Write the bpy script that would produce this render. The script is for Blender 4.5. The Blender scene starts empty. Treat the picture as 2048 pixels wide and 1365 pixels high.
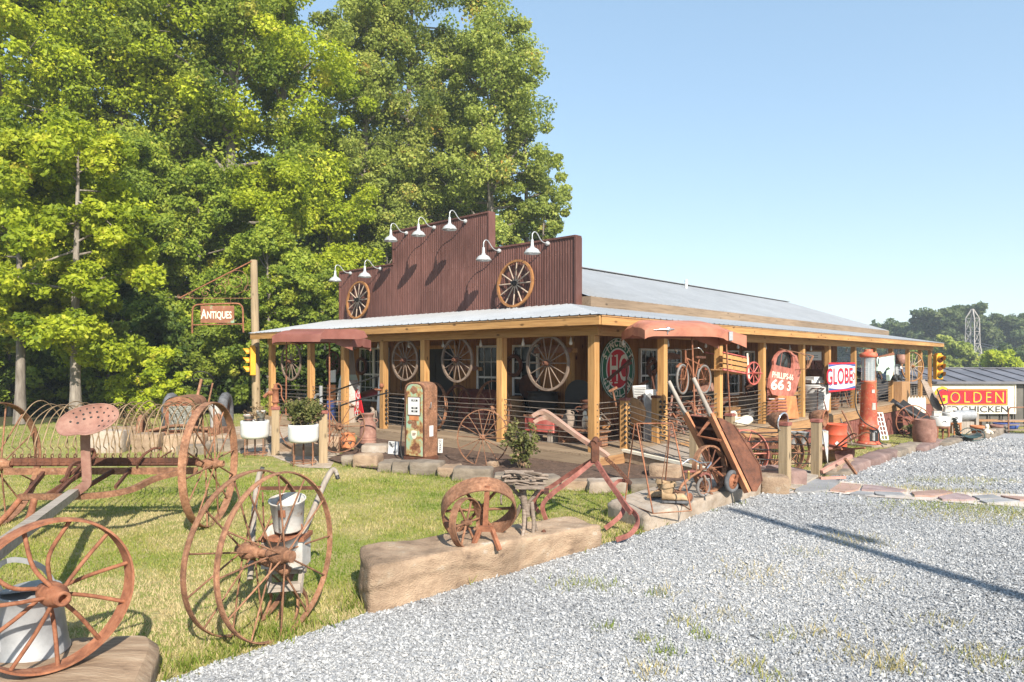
import bpy, math, random
import numpy as np
from mathutils import Vector, Matrix, noise
from mathutils.geometry import delaunay_2d_cdt
V = Vector
SC = bpy.context.scene
COL = SC.collection
rnd = random.Random(7)
R = math.radians
F_, U0, V0, H = 1360.0, 1024.0, 720.0, 1.9      # focal length in photo pixels, principal column, horizon row, eye height

# ------------------------------------------------------------------ where things stand
CO = V((1.5, 12.5, 0.0))                        # corner post of the store
E_ = V((0.6776, 0.7354, 0)); D_ = V((-0.7354, 0.6776, 0))   # along its side / along its front
def tz(x, y):                                   # the lot falls away along the side of the store
    a = (x - 1.5) * 0.6776 + (y - 12.5) * 0.7354
    if a <= -2: return 0.0
    if a < 2: return -0.055 * (a + 2) ** 2 / 8
    if a < 14: return -0.055 * a
    t = a - 14
    return -0.77 - 0.9 * (1 - math.exp(-t * 0.055 / 0.9))
def tzn(x, y):
    a = (x - 1.5) * 0.6776 + (y - 12.5) * 0.7354
    t = np.maximum(a - 14, 0)
    return np.where(a <= -2, 0, np.where(a < 2, -0.055 * (a + 2) ** 2 / 8, np.where(a < 14, -0.055 * a, -0.77 - 0.9 * (1 - np.exp(-t * 0.055 / 0.9)))))
def P(u, v, Y): return V(((u - U0) / F_ * Y, Y, H - (v - V0) / F_ * Y))
def G(u, v, dz=0.0):                            # the ground point seen at a photo pixel
    z = dz; Y = 8
    for _ in range(60):
        Y = (H - z) * F_ / (v - V0); z = 0.5 * z + 0.5 * (tz((u - U0) / F_ * Y, Y) + dz)
    return P(u, v, Y)
def B(a, b, z=0.0): return CO + E_ * a + D_ * b + V((0, 0, z))

# ------------------------------------------------------------------ mesh builder
def look(o, z, up=(0, 0, 1)):
    z = V(z).normalized(); up = V(up)
    if abs(z.dot(up.normalized())) > 0.98: up = V((0, 1, 0))
    x = up.cross(z).normalized(); y = z.cross(x)
    m = Matrix((x, y, z)).transposed().to_4x4(); m.translation = V(o); return m
def along(o, x, up=(0, 0, 1)):                  # x axis along x, z near up
    x = V(x).normalized(); up = V(up)
    if abs(x.dot(up.normalized())) > 0.98: up = V((0, 1, 0))
    y = up.cross(x).normalized(); z = x.cross(y)
    m = Matrix((x, y, z)).transposed().to_4x4(); m.translation = V(o); return m
def RZ(o, deg): return Matrix.Translation(V(o)) @ Matrix.Rotation(R(deg), 4, 'Z')
class MB:
    def __init__(s): s.v = []; s.f = []; s.m = []; s.s = []; s.cur = 0
    def add(s, vs, fs, M=None, smooth=False):
        n = len(s.v)
        s.v += [(M @ V(p))[:] for p in vs] if M is not None else [tuple(p) for p in vs]
        for f in fs: s.f.append(tuple(i + n for i in f)); s.m.append(s.cur); s.s.append(smooth)
        return s
    def mat(s, i): s.cur = i; return s
    def box(s, c, sz, M=None, taper=1.0):
        x, y, z = sz[0] / 2, sz[1] / 2, sz[2] / 2; c = V(c); t = taper
        vs = [c + V(p) for p in ((-x, -y, -z), (x, -y, -z), (x, y, -z), (-x, y, -z), (-x * t, -y * t, z), (x * t, -y * t, z), (x * t, y * t, z), (-x * t, y * t, z))]
        return s.add(vs, [(3, 2, 1, 0), (4, 5, 6, 7), (0, 1, 5, 4), (1, 2, 6, 5), (2, 3, 7, 6), (3, 0, 4, 7)], M)
    def bar(s, p0, p1, w, h, up=(0, 0, 1)):
        p0, p1 = V(p0), V(p1); d = p1 - p0
        return s.box((d.length / 2, 0, 0), (d.length, w, h), along(p0, d, up))
    def flat(s, pts, w, h, up=(0, 0, 1)):       # a strap of w x h bent along pts
        pts = [V(p) for p in pts]; up = V(up); n = len(pts); vs = []; fs = []
        for i, p in enumerate(pts):
            t = (pts[min(i + 1, n - 1)] - pts[max(i - 1, 0)]).normalized()
            y = up.cross(t).normalized(); z = t.cross(y)
            vs += [p + y * w / 2 + z * h / 2, p - y * w / 2 + z * h / 2, p - y * w / 2 - z * h / 2, p + y * w / 2 - z * h / 2]
        for i in range(n - 1):
            for k in range(4): fs.append((i * 4 + k, i * 4 + (k + 1) % 4, i * 4 + 4 + (k + 1) % 4, i * 4 + 4 + k))
        fs += [(0, 3, 2, 1), (n * 4 - 4, n * 4 - 3, n * 4 - 2, n * 4 - 1)]
        return s.add(vs, fs)
    def tube(s, pts, r, n=7, closed=False):
        pts = [V(p) for p in pts]; k = len(pts); rs = r if isinstance(r, (list, tuple)) else [r] * k
        t0 = (pts[1] - pts[0]).normalized(); ref = V((0, 0, 1)) if abs(t0.z) < 0.9 else V((1, 0, 0))
        x = ref.cross(t0).normalized(); vs = []; fs = []
        for i, p in enumerate(pts):
            a = pts[(i + 1) % k] if closed else pts[min(i + 1, k - 1)]; b = pts[i - 1] if closed else pts[max(i - 1, 0)]
            t = (a - b).normalized(); x = (x - t * x.dot(t)).normalized(); y = t.cross(x)
            for j in range(n):
                c = 2 * math.pi * j / n; vs.append(p + (x * math.cos(c) + y * math.sin(c)) * rs[i])
        for i in range(k if closed else k - 1):
            i2 = (i + 1) % k
            for j in range(n): fs.append((i * n + j, i * n + (j + 1) % n, i2 * n + (j + 1) % n, i2 * n + j))
        s.add(vs, fs, smooth=True)
        if not closed: s.add(vs[:n], [tuple(range(n))[::-1]]); s.add(vs[-n:], [tuple(range(n))])
        return s
    def lathe(s, prof, M=None, n=24, smooth=True):   # prof of (r, z)
        vs = []; fs = []; k = len(prof)
        for r, z in prof:
            for j in range(n):
                c = 2 * math.pi * j / n; vs.append((r * math.cos(c), r * math.sin(c), z))
        for i in range(k - 1):
            for j in range(n): fs.append((i * n + j, i * n + (j + 1) % n, (i + 1) * n + (j + 1) % n, (i + 1) * n + j))
        return s.add(vs, fs, M, smooth)
    def cyl(s, p0, p1, r0, r1=None, n=16):
        p0, p1 = V(p0), V(p1); r1 = r0 if r1 is None else r1; L = (p1 - p0).length
        return s.lathe([(0.0001, 0), (r0, 0), (r0, 0.0004), (r1, L - 0.0004), (r1, L), (0.0001, L)], look(p0, p1 - p0), n)
    def ring(s, c, ax, Rr, w, t, n=56, crown=0.0):  # flat iron rim, w along the axle, t thick
        pr = [(Rr, -w / 2), (Rr + crown, 0), (Rr, w / 2), (Rr - t, w / 2), (Rr - t, -w / 2), (Rr, -w / 2)] if crown else [(Rr, -w / 2), (Rr, w / 2), (Rr - t, w / 2), (Rr - t, -w / 2), (Rr, -w / 2)]
        M = look(c, ax)
        for i in range(len(pr) - 1): s.lathe(pr[i:i + 2], M, n)
        return s
    def torus(s, c, ax, Rr, r, n=36, m=8):
        M = look(c, ax); return s.tube([M @ V((Rr * math.cos(2 * math.pi * i / n), Rr * math.sin(2 * math.pi * i / n), 0)) for i in range(n)], r, m, True)
    def ell(s, c, rr, M=None, n=16, m=10):
        vs = []; fs = []
        for i in range(m + 1):
            th = math.pi * i / m
            for j in range(n):
                ph = 2 * math.pi * j / n
                vs.append((c[0] + rr[0] * math.sin(th) * math.cos(ph), c[1] + rr[1] * math.sin(th) * math.sin(ph), c[2] + rr[2] * math.cos(th)))
        for i in range(m):
            for j in range(n): fs.append((i * n + j, (i + 1) * n + j, (i + 1) * n + (j + 1) % n, i * n + (j + 1) % n))
        return s.add(vs, fs, M, True)
    def prism(s, out, t, M=None, z0=0.0):       # outline in xy, from z0 to z0+t
        n = len(out); vs = [(x, y, z0) for x, y in out] + [(x, y, z0 + t) for x, y in out]
        return s.add(vs, [tuple(range(n))[::-1], tuple(range(n, 2 * n))] + [(i, (i + 1) % n, n + (i + 1) % n, n + i) for i in range(n)], M)
    def grid(s, fn, nu, nv, smooth=True):
        vs = [fn(i / nu, j / nv) for i in range(nu + 1) for j in range(nv + 1)]
        return s.add(vs, [(i * (nv + 1) + j, (i + 1) * (nv + 1) + j, (i + 1) * (nv + 1) + j + 1, i * (nv + 1) + j + 1) for i in range(nu) for j in range(nv)], None, smooth)
    def build(s, name, mats, parent=None, world=True, M=None, bevel=0.0):
        me = bpy.data.meshes.new(name)
        inv = None
        if parent is not None and world: inv = wm(parent).inverted()
        if M is not None: inv = M if inv is None else inv @ M
        me.from_pydata([(inv @ V(p))[:] for p in s.v] if inv is not None else s.v, [], s.f)
        for m in (mats if isinstance(mats, (list, tuple)) else [mats]): me.materials.append(m)
        me.polygons.foreach_set('material_index', s.m); me.polygons.foreach_set('use_smooth', s.s)
        me.update()
        o = bpy.data.objects.new(name, me); COL.objects.link(o)
        if parent is not None: o.parent = parent
        if bevel:
            b = o.modifiers.new('edge', 'BEVEL'); b.width = bevel; b.segments = 2; b.limit_method = 'ANGLE'
        return o
def wm(o):
    m = o.matrix_basis.copy()
    while o.parent is not None: o = o.parent; m = o.matrix_basis @ m
    return m
def tag(o, label=None, cat=None, group=None, kind=None):
    if label: o['label'] = label
    if cat: o['category'] = cat
    if group: o['group'] = group
    if kind: o['kind'] = kind
    return o
def thing(name, label, cat, loc=(0, 0, 0), rz=0.0, group=None):
    o = bpy.data.objects.new(name, None); o.empty_display_size = 0.2; COL.objects.link(o)
    o.location = V(loc); o.rotation_euler = (0, 0, R(rz)); return tag(o, label, cat, group)
def kids(o): return [c for c in bpy.data.objects if c.parent is o]
def copy_tree(o, parent=None):
    c = o.copy(); COL.objects.link(c)
    if parent is not None: c.parent = parent
    for ch in o.children: copy_tree(ch, c)
    return c
def npmesh(name, co, faces_n, idx, mat, attr=None, parent=None, smooth=False):
    """co (N,3), every face has faces_n corners, idx flat"""
    me = bpy.data.meshes.new(name); nf = len(idx) // faces_n
    me.vertices.add(len(co)); me.vertices.foreach_set('co', np.ascontiguousarray(co, dtype=np.float32).ravel())
    me.loops.add(len(idx)); me.loops.foreach_set('vertex_index', np.ascontiguousarray(idx, dtype=np.int32).ravel())
    me.polygons.add(nf); me.polygons.foreach_set('loop_start', np.arange(0, nf * faces_n, faces_n, dtype=np.int32))
    me.polygons.foreach_set('use_smooth', np.full(nf, smooth))
    me.update(calc_edges=True); me.materials.append(mat)
    if attr is not None:
        a = me.attributes.new('tone', 'FLOAT', 'POINT'); a.data.foreach_set('value', np.ascontiguousarray(attr, dtype=np.float32))
    o = bpy.data.objects.new(name, me); COL.objects.link(o)
    if parent is not None: o.parent = parent
    return o
def text_mb(mb, txt, size, M, bold=0.0, depth=0.003, align='CENTER', sx=1.0, shear=0.0, gap=1.0):
    cu = bpy.data.curves.new('lettering', 'FONT'); cu.body = txt; cu.size = size; cu.align_x = align; cu.align_y = 'CENTER'
    cu.offset = bold; cu.extrude = depth; cu.shear = shear; cu.resolution_u = 3; cu.space_character = gap
    o = bpy.data.objects.new('lettering', cu); me = bpy.data.meshes.new_from_object(o)
    mb.add([(M @ V((v.co.x * sx, v.co.y, v.co.z + depth)))[:] for v in me.vertices], [tuple(p.vertices) for p in me.polygons])
    bpy.data.objects.remove(o); bpy.data.curves.remove(cu); bpy.data.meshes.remove(me)

# ------------------------------------------------------------------ materials
def nodes(name):
    m = bpy.data.materials.new(name); m.use_nodes = True; nt = m.node_tree
    return m, nt, nt.nodes, nt.links, nt.nodes['Principled BSDF']
def ramp(nt, cols):
    r = nt.nodes.new('ShaderNodeValToRGB'); el = r.color_ramp.elements
    while len(el) < len(cols): el.new(0.5)
    for e, (p, c) in zip(el, cols): e.position = p; e.color = (*c, 1)
    return r
def mat(name, cols, scale=6.0, rough=0.8, metal=0.0, bump=0.15, stretch=(1, 1, 1), detail=8, spec=0.4, vary=0.0, big=0.25, fine=60.0):
    """noise-coloured surface: cols = list of (pos, rgb) or one rgb; big = strength of a broad second mottling"""
    m, nt, N, L, bs = nodes(name)
    tc = N.new('ShaderNodeTexCoord'); mp = N.new('ShaderNodeMapping'); mp.inputs['Scale'].default_value = stretch; L.new(tc.outputs['Object'], mp.inputs['Vector'])
    if not isinstance(cols[0], (list, tuple)): c = cols; cols = [(0.3, tuple(x * 0.82 for x in c)), (0.7, tuple(min(1, x * 1.12) for x in c))]
    n1 = N.new('ShaderNodeTexNoise'); n1.inputs['Scale'].default_value = scale; n1.inputs['Detail'].default_value = detail; n1.inputs['Roughness'].default_value = 0.65
    L.new(mp.outputs[0], n1.inputs['Vector'])
    rp = ramp(nt, cols); L.new(n1.outputs['Fac'], rp.inputs[0])
    n2 = N.new('ShaderNodeTexNoise'); n2.inputs['Scale'].default_value = scale * 0.22; n2.inputs['Detail'].default_value = 3; L.new(tc.outputs['Object'], n2.inputs['Vector'])
    hs = N.new('ShaderNodeHueSaturation'); L.new(rp.outputs[0], hs.inputs['Color'])
    mr = N.new('ShaderNodeMapRange'); mr.inputs['From Min'].default_value = 0.3; mr.inputs['From Max'].default_value = 0.7; mr.inputs['To Min'].default_value = 1 - big; mr.inputs['To Max'].default_value = 1 + big
    L.new(n2.outputs['Fac'], mr.inputs['Value'])
    if vary:
        oi = N.new('ShaderNodeObjectInfo'); m2 = N.new('ShaderNodeMapRange'); m2.inputs['To Min'].default_value = 1 - vary; m2.inputs['To Max'].default_value = 1 + vary
        L.new(oi.outputs['Random'], m2.inputs['Value']); mm = N.new('ShaderNodeMath'); mm.operation = 'MULTIPLY'; L.new(mr.outputs[0], mm.inputs[0]); L.new(m2.outputs[0], mm.inputs[1]); L.new(mm.outputs[0], hs.inputs['Value'])
    else: L.new(mr.outputs[0], hs.inputs['Value'])
    L.new(hs.outputs[0], bs.inputs['Base Color'])
    bs.inputs['Roughness'].default_value = rough; bs.inputs['Metallic'].default_value = metal; bs.inputs['Specular IOR Level'].default_value = spec
    if bump:
        n3 = N.new('ShaderNodeTexNoise'); n3.inputs['Scale'].default_value = fine; n3.inputs['Detail'].default_value = 4; L.new(mp.outputs[0], n3.inputs['Vector'])
        ad = N.new('ShaderNodeMath'); ad.operation = 'ADD'; L.new(n1.outputs['Fac'], ad.inputs[0]); L.new(n3.outputs['Fac'], ad.inputs[1])
        b = N.new('ShaderNodeBump'); b.inputs['Strength'].default_value = bump; b.inputs['Distance'].default_value = 0.02; L.new(ad.outputs[0], b.inputs['Height']); L.new(b.outputs[0], bs.inputs['Normal'])
    return m
def toned(name, cols, rough=0.7, trans=0.0, spec=0.3, vary=0.12):
    """colour by the per-leaf / per-stone attribute"""
    m, nt, N, L, bs = nodes(name)
    at = N.new('ShaderNodeAttribute'); at.attribute_name = 'tone'; rp = ramp(nt, cols); L.new(at.outputs['Fac'], rp.inputs[0])
    oi = N.new('ShaderNodeObjectInfo'); m2 = N.new('ShaderNodeMapRange'); m2.inputs['To Min'].default_value = 1 - vary; m2.inputs['To Max'].default_value = 1 + vary; L.new(oi.outputs['Random'], m2.inputs['Value'])
    hs = N.new('ShaderNodeHueSaturation'); L.new(rp.outputs[0], hs.inputs['Color']); L.new(m2.outputs[0], hs.inputs['Value'])
    L.new(hs.outputs[0], bs.inputs['Base Color']); bs.inputs['Roughness'].default_value = rough; bs.inputs['Specular IOR Level'].default_value = spec
    if trans:
        tr = N.new('ShaderNodeBsdfTranslucent'); L.new(hs.outputs[0], tr.inputs['Color']); mx = N.new('ShaderNodeMixShader'); mx.inputs[0].default_value = trans
        L.new(bs.outputs[0], mx.inputs[1]); L.new(tr.outputs[0], mx.inputs[2]); L.new(mx.outputs[0], N['Material Output'].inputs['Surface'])
    return m
def wood(name, base, dark, axis, knots=True, rough=0.75, bump=0.2):
    st = [16.0, 16.0, 16.0]; st[axis] = 0.9
    m = mat(name, [(0.3, dark), (0.52, base), (0.75, tuple(min(1, c * 1.2) for c in base))], 1.6, rough, 0, bump, tuple(st), 6, 0.3, 0.1, 0.18, 9)
    if knots:
        nt = m.node_tree; N = nt.nodes; L = nt.links; tc = [n for n in N if n.type == 'TEX_COORD'][0]; hs = [n for n in N if n.type == 'HUE_SAT'][0]
        mp = N.new('ShaderNodeMapping'); s2 = [5.0, 5.0, 5.0]; s2[axis] = 2.2; mp.inputs['Scale'].default_value = s2; L.new(tc.outputs['Object'], mp.inputs['Vector'])
        vo = N.new('ShaderNodeTexVoronoi'); vo.inputs['Scale'].default_value = 1.0; L.new(mp.outputs[0], vo.inputs['Vector'])
        mr = N.new('ShaderNodeMapRange'); mr.inputs['From Min'].default_value = 0.06; mr.inputs['From Max'].default_value = 0.16; L.new(vo.outputs['Distance'], mr.inputs['Value'])
        mx = N.new('ShaderNodeMix'); mx.data_type = 'RGBA'; L.new(mr.outputs[0], mx.inputs['Factor']); mx.inputs['A'].default_value = (*[c * 0.45 for c in dark], 1); L.new(hs.outputs[0], mx.inputs['B'])
        L.new(mx.outputs['Result'], N['Principled BSDF'].inputs['Base Color'])
    return m
def leafset(cl, per, size, seed, up=0.35):
    """cl: (N,4) clump centres and radii -> leaf quads spread through each clump"""
    g = np.random.default_rng(seed); cl = np.asarray(cl, float); n = len(cl) * per
    c = np.repeat(cl, per, 0); d = g.normal(size=(n, 3)); d /= np.linalg.norm(d, axis=1, keepdims=True)
    rr = c[:, 3] * g.uniform(0.15, 1, n) ** 0.5
    p = c[:, :3] + d * rr[:, None] * np.array([1, 1, .8]); nrm = d * .55 + g.normal(size=(n, 3)) * .55 + np.array([0, -.1, up]); nrm /= np.linalg.norm(nrm, axis=1, keepdims=True)
    t = np.cross(nrm, g.normal(size=(n, 3))); t /= np.linalg.norm(t, axis=1, keepdims=True); b = np.cross(nrm, t)
    s = (size * g.uniform(.55, 1.3, n))[:, None]
    q = np.stack([p - t * s * .6, p + b * s * .42 - nrm * s * .12 - t * s * .08, p + t * s * .62, p - b * s * .42 - nrm * s * .12 - t * s * .08], 1)
    tone = np.repeat(np.clip(np.repeat(g.normal(.45, .17, len(cl)), per) + g.normal(0, .14, n), 0, 1), 4)
    return q.reshape(-1, 3), tone
SKY_STRENGTH, SUN_STRENGTH, EXPOSURE, SKY_VAL, SKY_SAT, SKY_GAM = 0.15, 4.7, 0.92, 1.68, 1.3, 0.48; HAZE = 0.0009
# ------------------------------------------------------------------ material set
RUST = mat('rust', [(0.2, (0.08, 0.042, 0.028)), (0.38, (0.17, 0.08, 0.045)), (0.5, (0.235, 0.112, 0.06)), (0.62, (0.285, 0.145, 0.082)), (0.74, (0.35, 0.225, 0.155))], 30, 0.88, 0, 0.3, vary=0.15, big=0.35)
RUSTD = mat('dark_rust', [(0.3, (0.055, 0.024, 0.015)), (0.55, (0.13, 0.05, 0.028)), (0.8, (0.21, 0.09, 0.045))], 9, 0.85, 0, 0.25, vary=0.12)
RUSTO = mat('orange_rust', [(0.28, (0.12, 0.045, 0.025)), (0.5, (0.26, 0.10, 0.05)), (0.75, (0.36, 0.165, 0.09))], 18, 0.85, 0, 0.2, vary=0.1)
RUSTP = mat('pale_rust', [(0.3, (0.19, 0.09, 0.065)), (0.5, (0.27, 0.14, 0.105)), (0.72, (0.34, 0.2, 0.15))], 9, 0.85, 0, 0.15)
RUSTT = mat('tine_steel', [(0.3, (0.16, 0.10, 0.055)), (0.7, (0.33, 0.23, 0.13))], 12, 0.7, 0, 0.1)
REDR = mat('red_oxide', [(0.3, (0.13, 0.045, 0.035)), (0.5, (0.235, 0.08, 0.06)), (0.75, (0.31, 0.135, 0.105))], 15, 0.75, 0, 0.15, vary=0.1)
HOOD = mat('faded_hood_paint', [(0.25, (0.24, 0.075, 0.05)), (0.5, (0.42, 0.16, 0.095)), (0.75, (0.5, 0.22, 0.14))], 3, 0.55, 0, 0.08)
HOODD = mat('maroon_hood_paint', [(0.25, (0.16, 0.055, 0.04)), (0.5, (0.24, 0.085, 0.065)), (0.75, (0.31, 0.13, 0.10))], 3, 0.6, 0, 0.08)
PINE = [wood('pine_' + 'xyz'[i], (0.45, 0.245, 0.09), (0.31, 0.15, 0.05), i) for i in range(3)]
PINED = [wood('aged_pine_' + 'xyz'[i], (0.40, 0.225, 0.105), (0.25, 0.125, 0.055), i) for i in range(3)]
WALLW = wood('wall_board', (0.33, 0.15, 0.05), (0.2, 0.085, 0.03), 2)
GREY = [wood('grey_wood_' + 'xyz'[i], (0.34, 0.29, 0.24), (0.2, 0.16, 0.125), i, False) for i in range(3)]
WEATH = [wood('weathered_post_' + 'xyz'[i], (0.325, 0.24, 0.145), (0.2, 0.145, 0.085), i) for i in range(3)]
DECKW = [wood('deck_wood_' + 'xyz'[i], (0.34, 0.25, 0.165), (0.23, 0.16, 0.10), i, False) for i in range(3)]
DRIFT = mat('driftwood', [(0.3, (0.13, 0.095, 0.07)), (0.55, (0.27, 0.21, 0.165)), (0.8, (0.4, 0.33, 0.27))], 5, 0.9, 0, 0.3, (3, 3, 12), vary=0.15)
BARK = mat('bark', [(0.3, (0.10, 0.08, 0.065)), (0.55, (0.24, 0.205, 0.17)), (0.8, (0.37, 0.33, 0.28))], 2.2, 0.95, 0, 0.5, (5, 5, 0.8), vary=0.2)
MAROON = mat('maroon_sheet_metal', [(0.3, (0.10, 0.043, 0.034)), (0.55, (0.135, 0.06, 0.048)), (0.68, (0.165, 0.08, 0.065)), (0.8, (0.25, 0.15, 0.125))], 2.5, 0.62, 0, 0.06, (3, 3, 0.7), spec=0.3)
TIN = mat('galvanised_roof', [(0.3, (0.36, 0.37, 0.38)), (0.7, (0.44, 0.45, 0.46))], 2, 0.42, 0.35, 0.04, big=0.06)
ZINC = mat('zinc', [(0.3, (0.28, 0.285, 0.29)), (0.7, (0.44, 0.445, 0.45))], 8, 0.5, 0.4, 0.06)
LAMPW = mat('lamp_enamel', [(0.3, (0.45, 0.46, 0.46)), (0.7, (0.55, 0.56, 0.56))], 5, 0.3, 0.25, 0.02)
WHITE = mat('white_enamel', [(0.25, (0.5, 0.46, 0.4)), (0.4, (0.64, 0.63, 0.61)), (0.7, (0.68, 0.68, 0.67))], 3, 0.35, 0, 0.02, big=0.06)
WHITEOLD = mat('chipped_white_paint', [(0.33, (0.18, 0.10, 0.06)), (0.39, (0.40, 0.34, 0.28)), (0.47, (0.44, 0.42, 0.385)), (0.7, (0.54, 0.52, 0.49))], 11, 0.7, 0, 0.15)
SIGNB = mat('worn_brown_sign', [(0.36, (0.2, 0.075, 0.04)), (0.56, (0.3, 0.125, 0.07)), (0.62, (0.26, 0.3, 0.2)), (0.75, (0.25, 0.42, 0.32))], 3.5, 0.7, 0, 0.1)
CREAM = mat('cream_paint', (0.74, 0.68, 0.55), 4, 0.6, 0, 0.05, big=0.06)
BLACK = mat('black_iron', (0.022, 0.021, 0.02), 8, 0.55, 0, 0.1)
CHAR = mat('charcoal_metal', (0.05, 0.05, 0.055), 4, 0.5, 0, 0.05)
RUBBER = mat('old_rubber', [(0.3, (0.06, 0.06, 0.065)), (0.7, (0.15, 0.15, 0.155))], 12, 0.85, 0, 0.15)
RUBBERG = mat('grey_rubber', [(0.3, (0.12, 0.11, 0.105)), (0.7, (0.22, 0.2, 0.185))], 12, 0.85, 0, 0.15)
CHROME = mat('chrome', (0.72, 0.72, 0.72), 5, 0.22, 0.9, 0.02)
STEEL = mat('steel_rod', [(0.3, (0.13, 0.105, 0.085)), (0.7, (0.24, 0.2, 0.165))], 10, 0.6, 0.2, 0.1)
YELLOW = mat('signal_yellow', (0.72, 0.35, 0.02), 4, 0.5, 0, 0.04, big=0.1)
RED = mat('sign_red', (0.55, 0.012, 0.022), 5, 0.65, 0, 0.02, big=0.12)
REDOLD = mat('faded_red_paint', [(0.3, (0.3, 0.06, 0.045)), (0.5, (0.46, 0.1, 0.08)), (0.75, (0.55, 0.24, 0.2))], 5, 0.7, 0, 0.1)
GREEN = mat('sign_green', (0.008, 0.125, 0.055), 5, 0.65, 0, 0.02, big=0.12)
BLUE = mat('sign_blue', (0.05, 0.09, 0.3), 9, 0.45, 0, 0.02, big=0.25)
MINT = mat('worn_mint_paint', [(0.40, (0.16, 0.06, 0.03)), (0.45, (0.34, 0.17, 0.07)), (0.49, (0.42, 0.32, 0.14)), (0.55, (0.33, 0.42, 0.27)), (0.75, (0.25, 0.42, 0.32))], 4.2, 0.65, 0, 0.1, big=0.12)
MINTP = mat('pale_mint_fender', [(0.3, (0.42, 0.3, 0.18)), (0.42, (0.5, 0.6, 0.52)), (0.7, (0.46, 0.62, 0.55))], 3, 0.55, 0, 0.06)
PUMPRED = mat('pump_red_paint', [(0.36, (0.3, 0.12, 0.06)), (0.43, (0.48, 0.16, 0.08)), (0.52, (0.46, 0.075, 0.04)), (0.62, (0.42, 0.11, 0.06)), (0.66, (0.55, 0.44, 0.38)), (0.72, (0.45, 0.14, 0.08))], 6, 0.6, 0, 0.1)
ORANGE = mat('orange_paint', [(0.3, (0.42, 0.14, 0.05)), (0.6, (0.6, 0.25, 0.1))], 6, 0.7, 0, 0.08)
DRUMRED = mat('red_drum_paint', [(0.3, (0.5, 0.08, 0.04)), (0.6, (0.62, 0.11, 0.05)), (0.8, (0.6, 0.2, 0.1))], 4, 0.6, 0, 0.05)
TERRA = mat('terracotta', (0.55, 0.2, 0.085), 6, 0.85, 0, 0.08)
LEATHER = mat('boot_leather', [(0.3, (0.26, 0.17, 0.09)), (0.6, (0.45, 0.31, 0.18)), (0.8, (0.55, 0.42, 0.28))], 7, 0.85, 0, 0.25)
SAND = mat('sandstone', [(0.27, (0.15, 0.10, 0.07)), (0.4, (0.27, 0.185, 0.12)), (0.5, (0.345, 0.24, 0.16)), (0.6, (0.375, 0.27, 0.18)), (0.7, (0.45, 0.385, 0.32))], 4.2, 0.95, 0, 0.8, (1, 1, 1.7), vary=0.12, fine=60, big=0.32)
STONE = mat('fieldstone', [(0.25, (0.10, 0.08, 0.063)), (0.5, (0.205, 0.165, 0.125)), (0.78, (0.31, 0.26, 0.205))], 3, 0.95, 0, 0.5, (1, 1, 2.2), vary=0.2, fine=26)
WSTONE = mat('pale_stone', [(0.25, (0.2, 0.145, 0.1)), (0.5, (0.34, 0.275, 0.215)), (0.78, (0.45, 0.4, 0.34))], 3, 0.95, 0, 0.45, fine=24)
PSTONE = mat('purple_stone', [(0.25, (0.14, 0.085, 0.075)), (0.5, (0.22, 0.145, 0.125)), (0.78, (0.31, 0.22, 0.195))], 3, 0.95, 0, 0.45, vary=0.15, fine=24)
LOGW = mat('old_log', [(0.25, (0.13, 0.08, 0.05)), (0.5, (0.3, 0.205, 0.13)), (0.75, (0.45, 0.34, 0.235))], 3, 0.95, 0, 0.5, (0.8, 6, 6), fine=24)
SLATE = mat('slate', [(0.3, (0.2, 0.2, 0.21)), (0.7, (0.33, 0.325, 0.32))], 3, 0.9, 0, 0.3, vary=0.2)
MULCH = mat('mulch_bed', [(0.3, (0.05, 0.03, 0.02)), (0.55, (0.13, 0.08, 0.055)), (0.8, (0.24, 0.16, 0.115))], 22, 0.98, 0, 0.9, fine=70)
DARKIN = mat('dark_interior', (0.035, 0.03, 0.028), 4, 0.9, 0, 0)
TEAR = mat('canvas_white', (0.75, 0.73, 0.7), 4, 0.8, 0, 0.05)
def glass(name, col, rough=0.04, alpha=None):
    m, nt, N, L, bs = nodes(name); bs.inputs['Base Color'].default_value = (*col, 1); bs.inputs['Roughness'].default_value = rough; bs.inputs['Specular IOR Level'].default_value = 0.3
    if alpha is not None:
        tr = N.new('ShaderNodeBsdfTransparent'); mx = N.new('ShaderNodeMixShader'); mx.inputs[0].default_value = alpha
        L.new(tr.outputs[0], mx.inputs[1]); L.new(bs.outputs[0], mx.inputs[2]); L.new(mx.outputs[0], N['Material Output'].inputs['Surface'])
    return m
GLASS = glass('window_glass', (0.012, 0.016, 0.016), 0.06)
CYLG = glass('pump_cylinder_glass', (0.5, 0.56, 0.58), 0.08, 0.42)
LENSR = glass('red_lens', (0.06, 0.008, 0.006), 0.2); LENSY = glass('amber_lens', (0.14, 0.035, 0.008), 0.2); LENSG = glass('green_lens', (0.006, 0.05, 0.04), 0.2)

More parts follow.
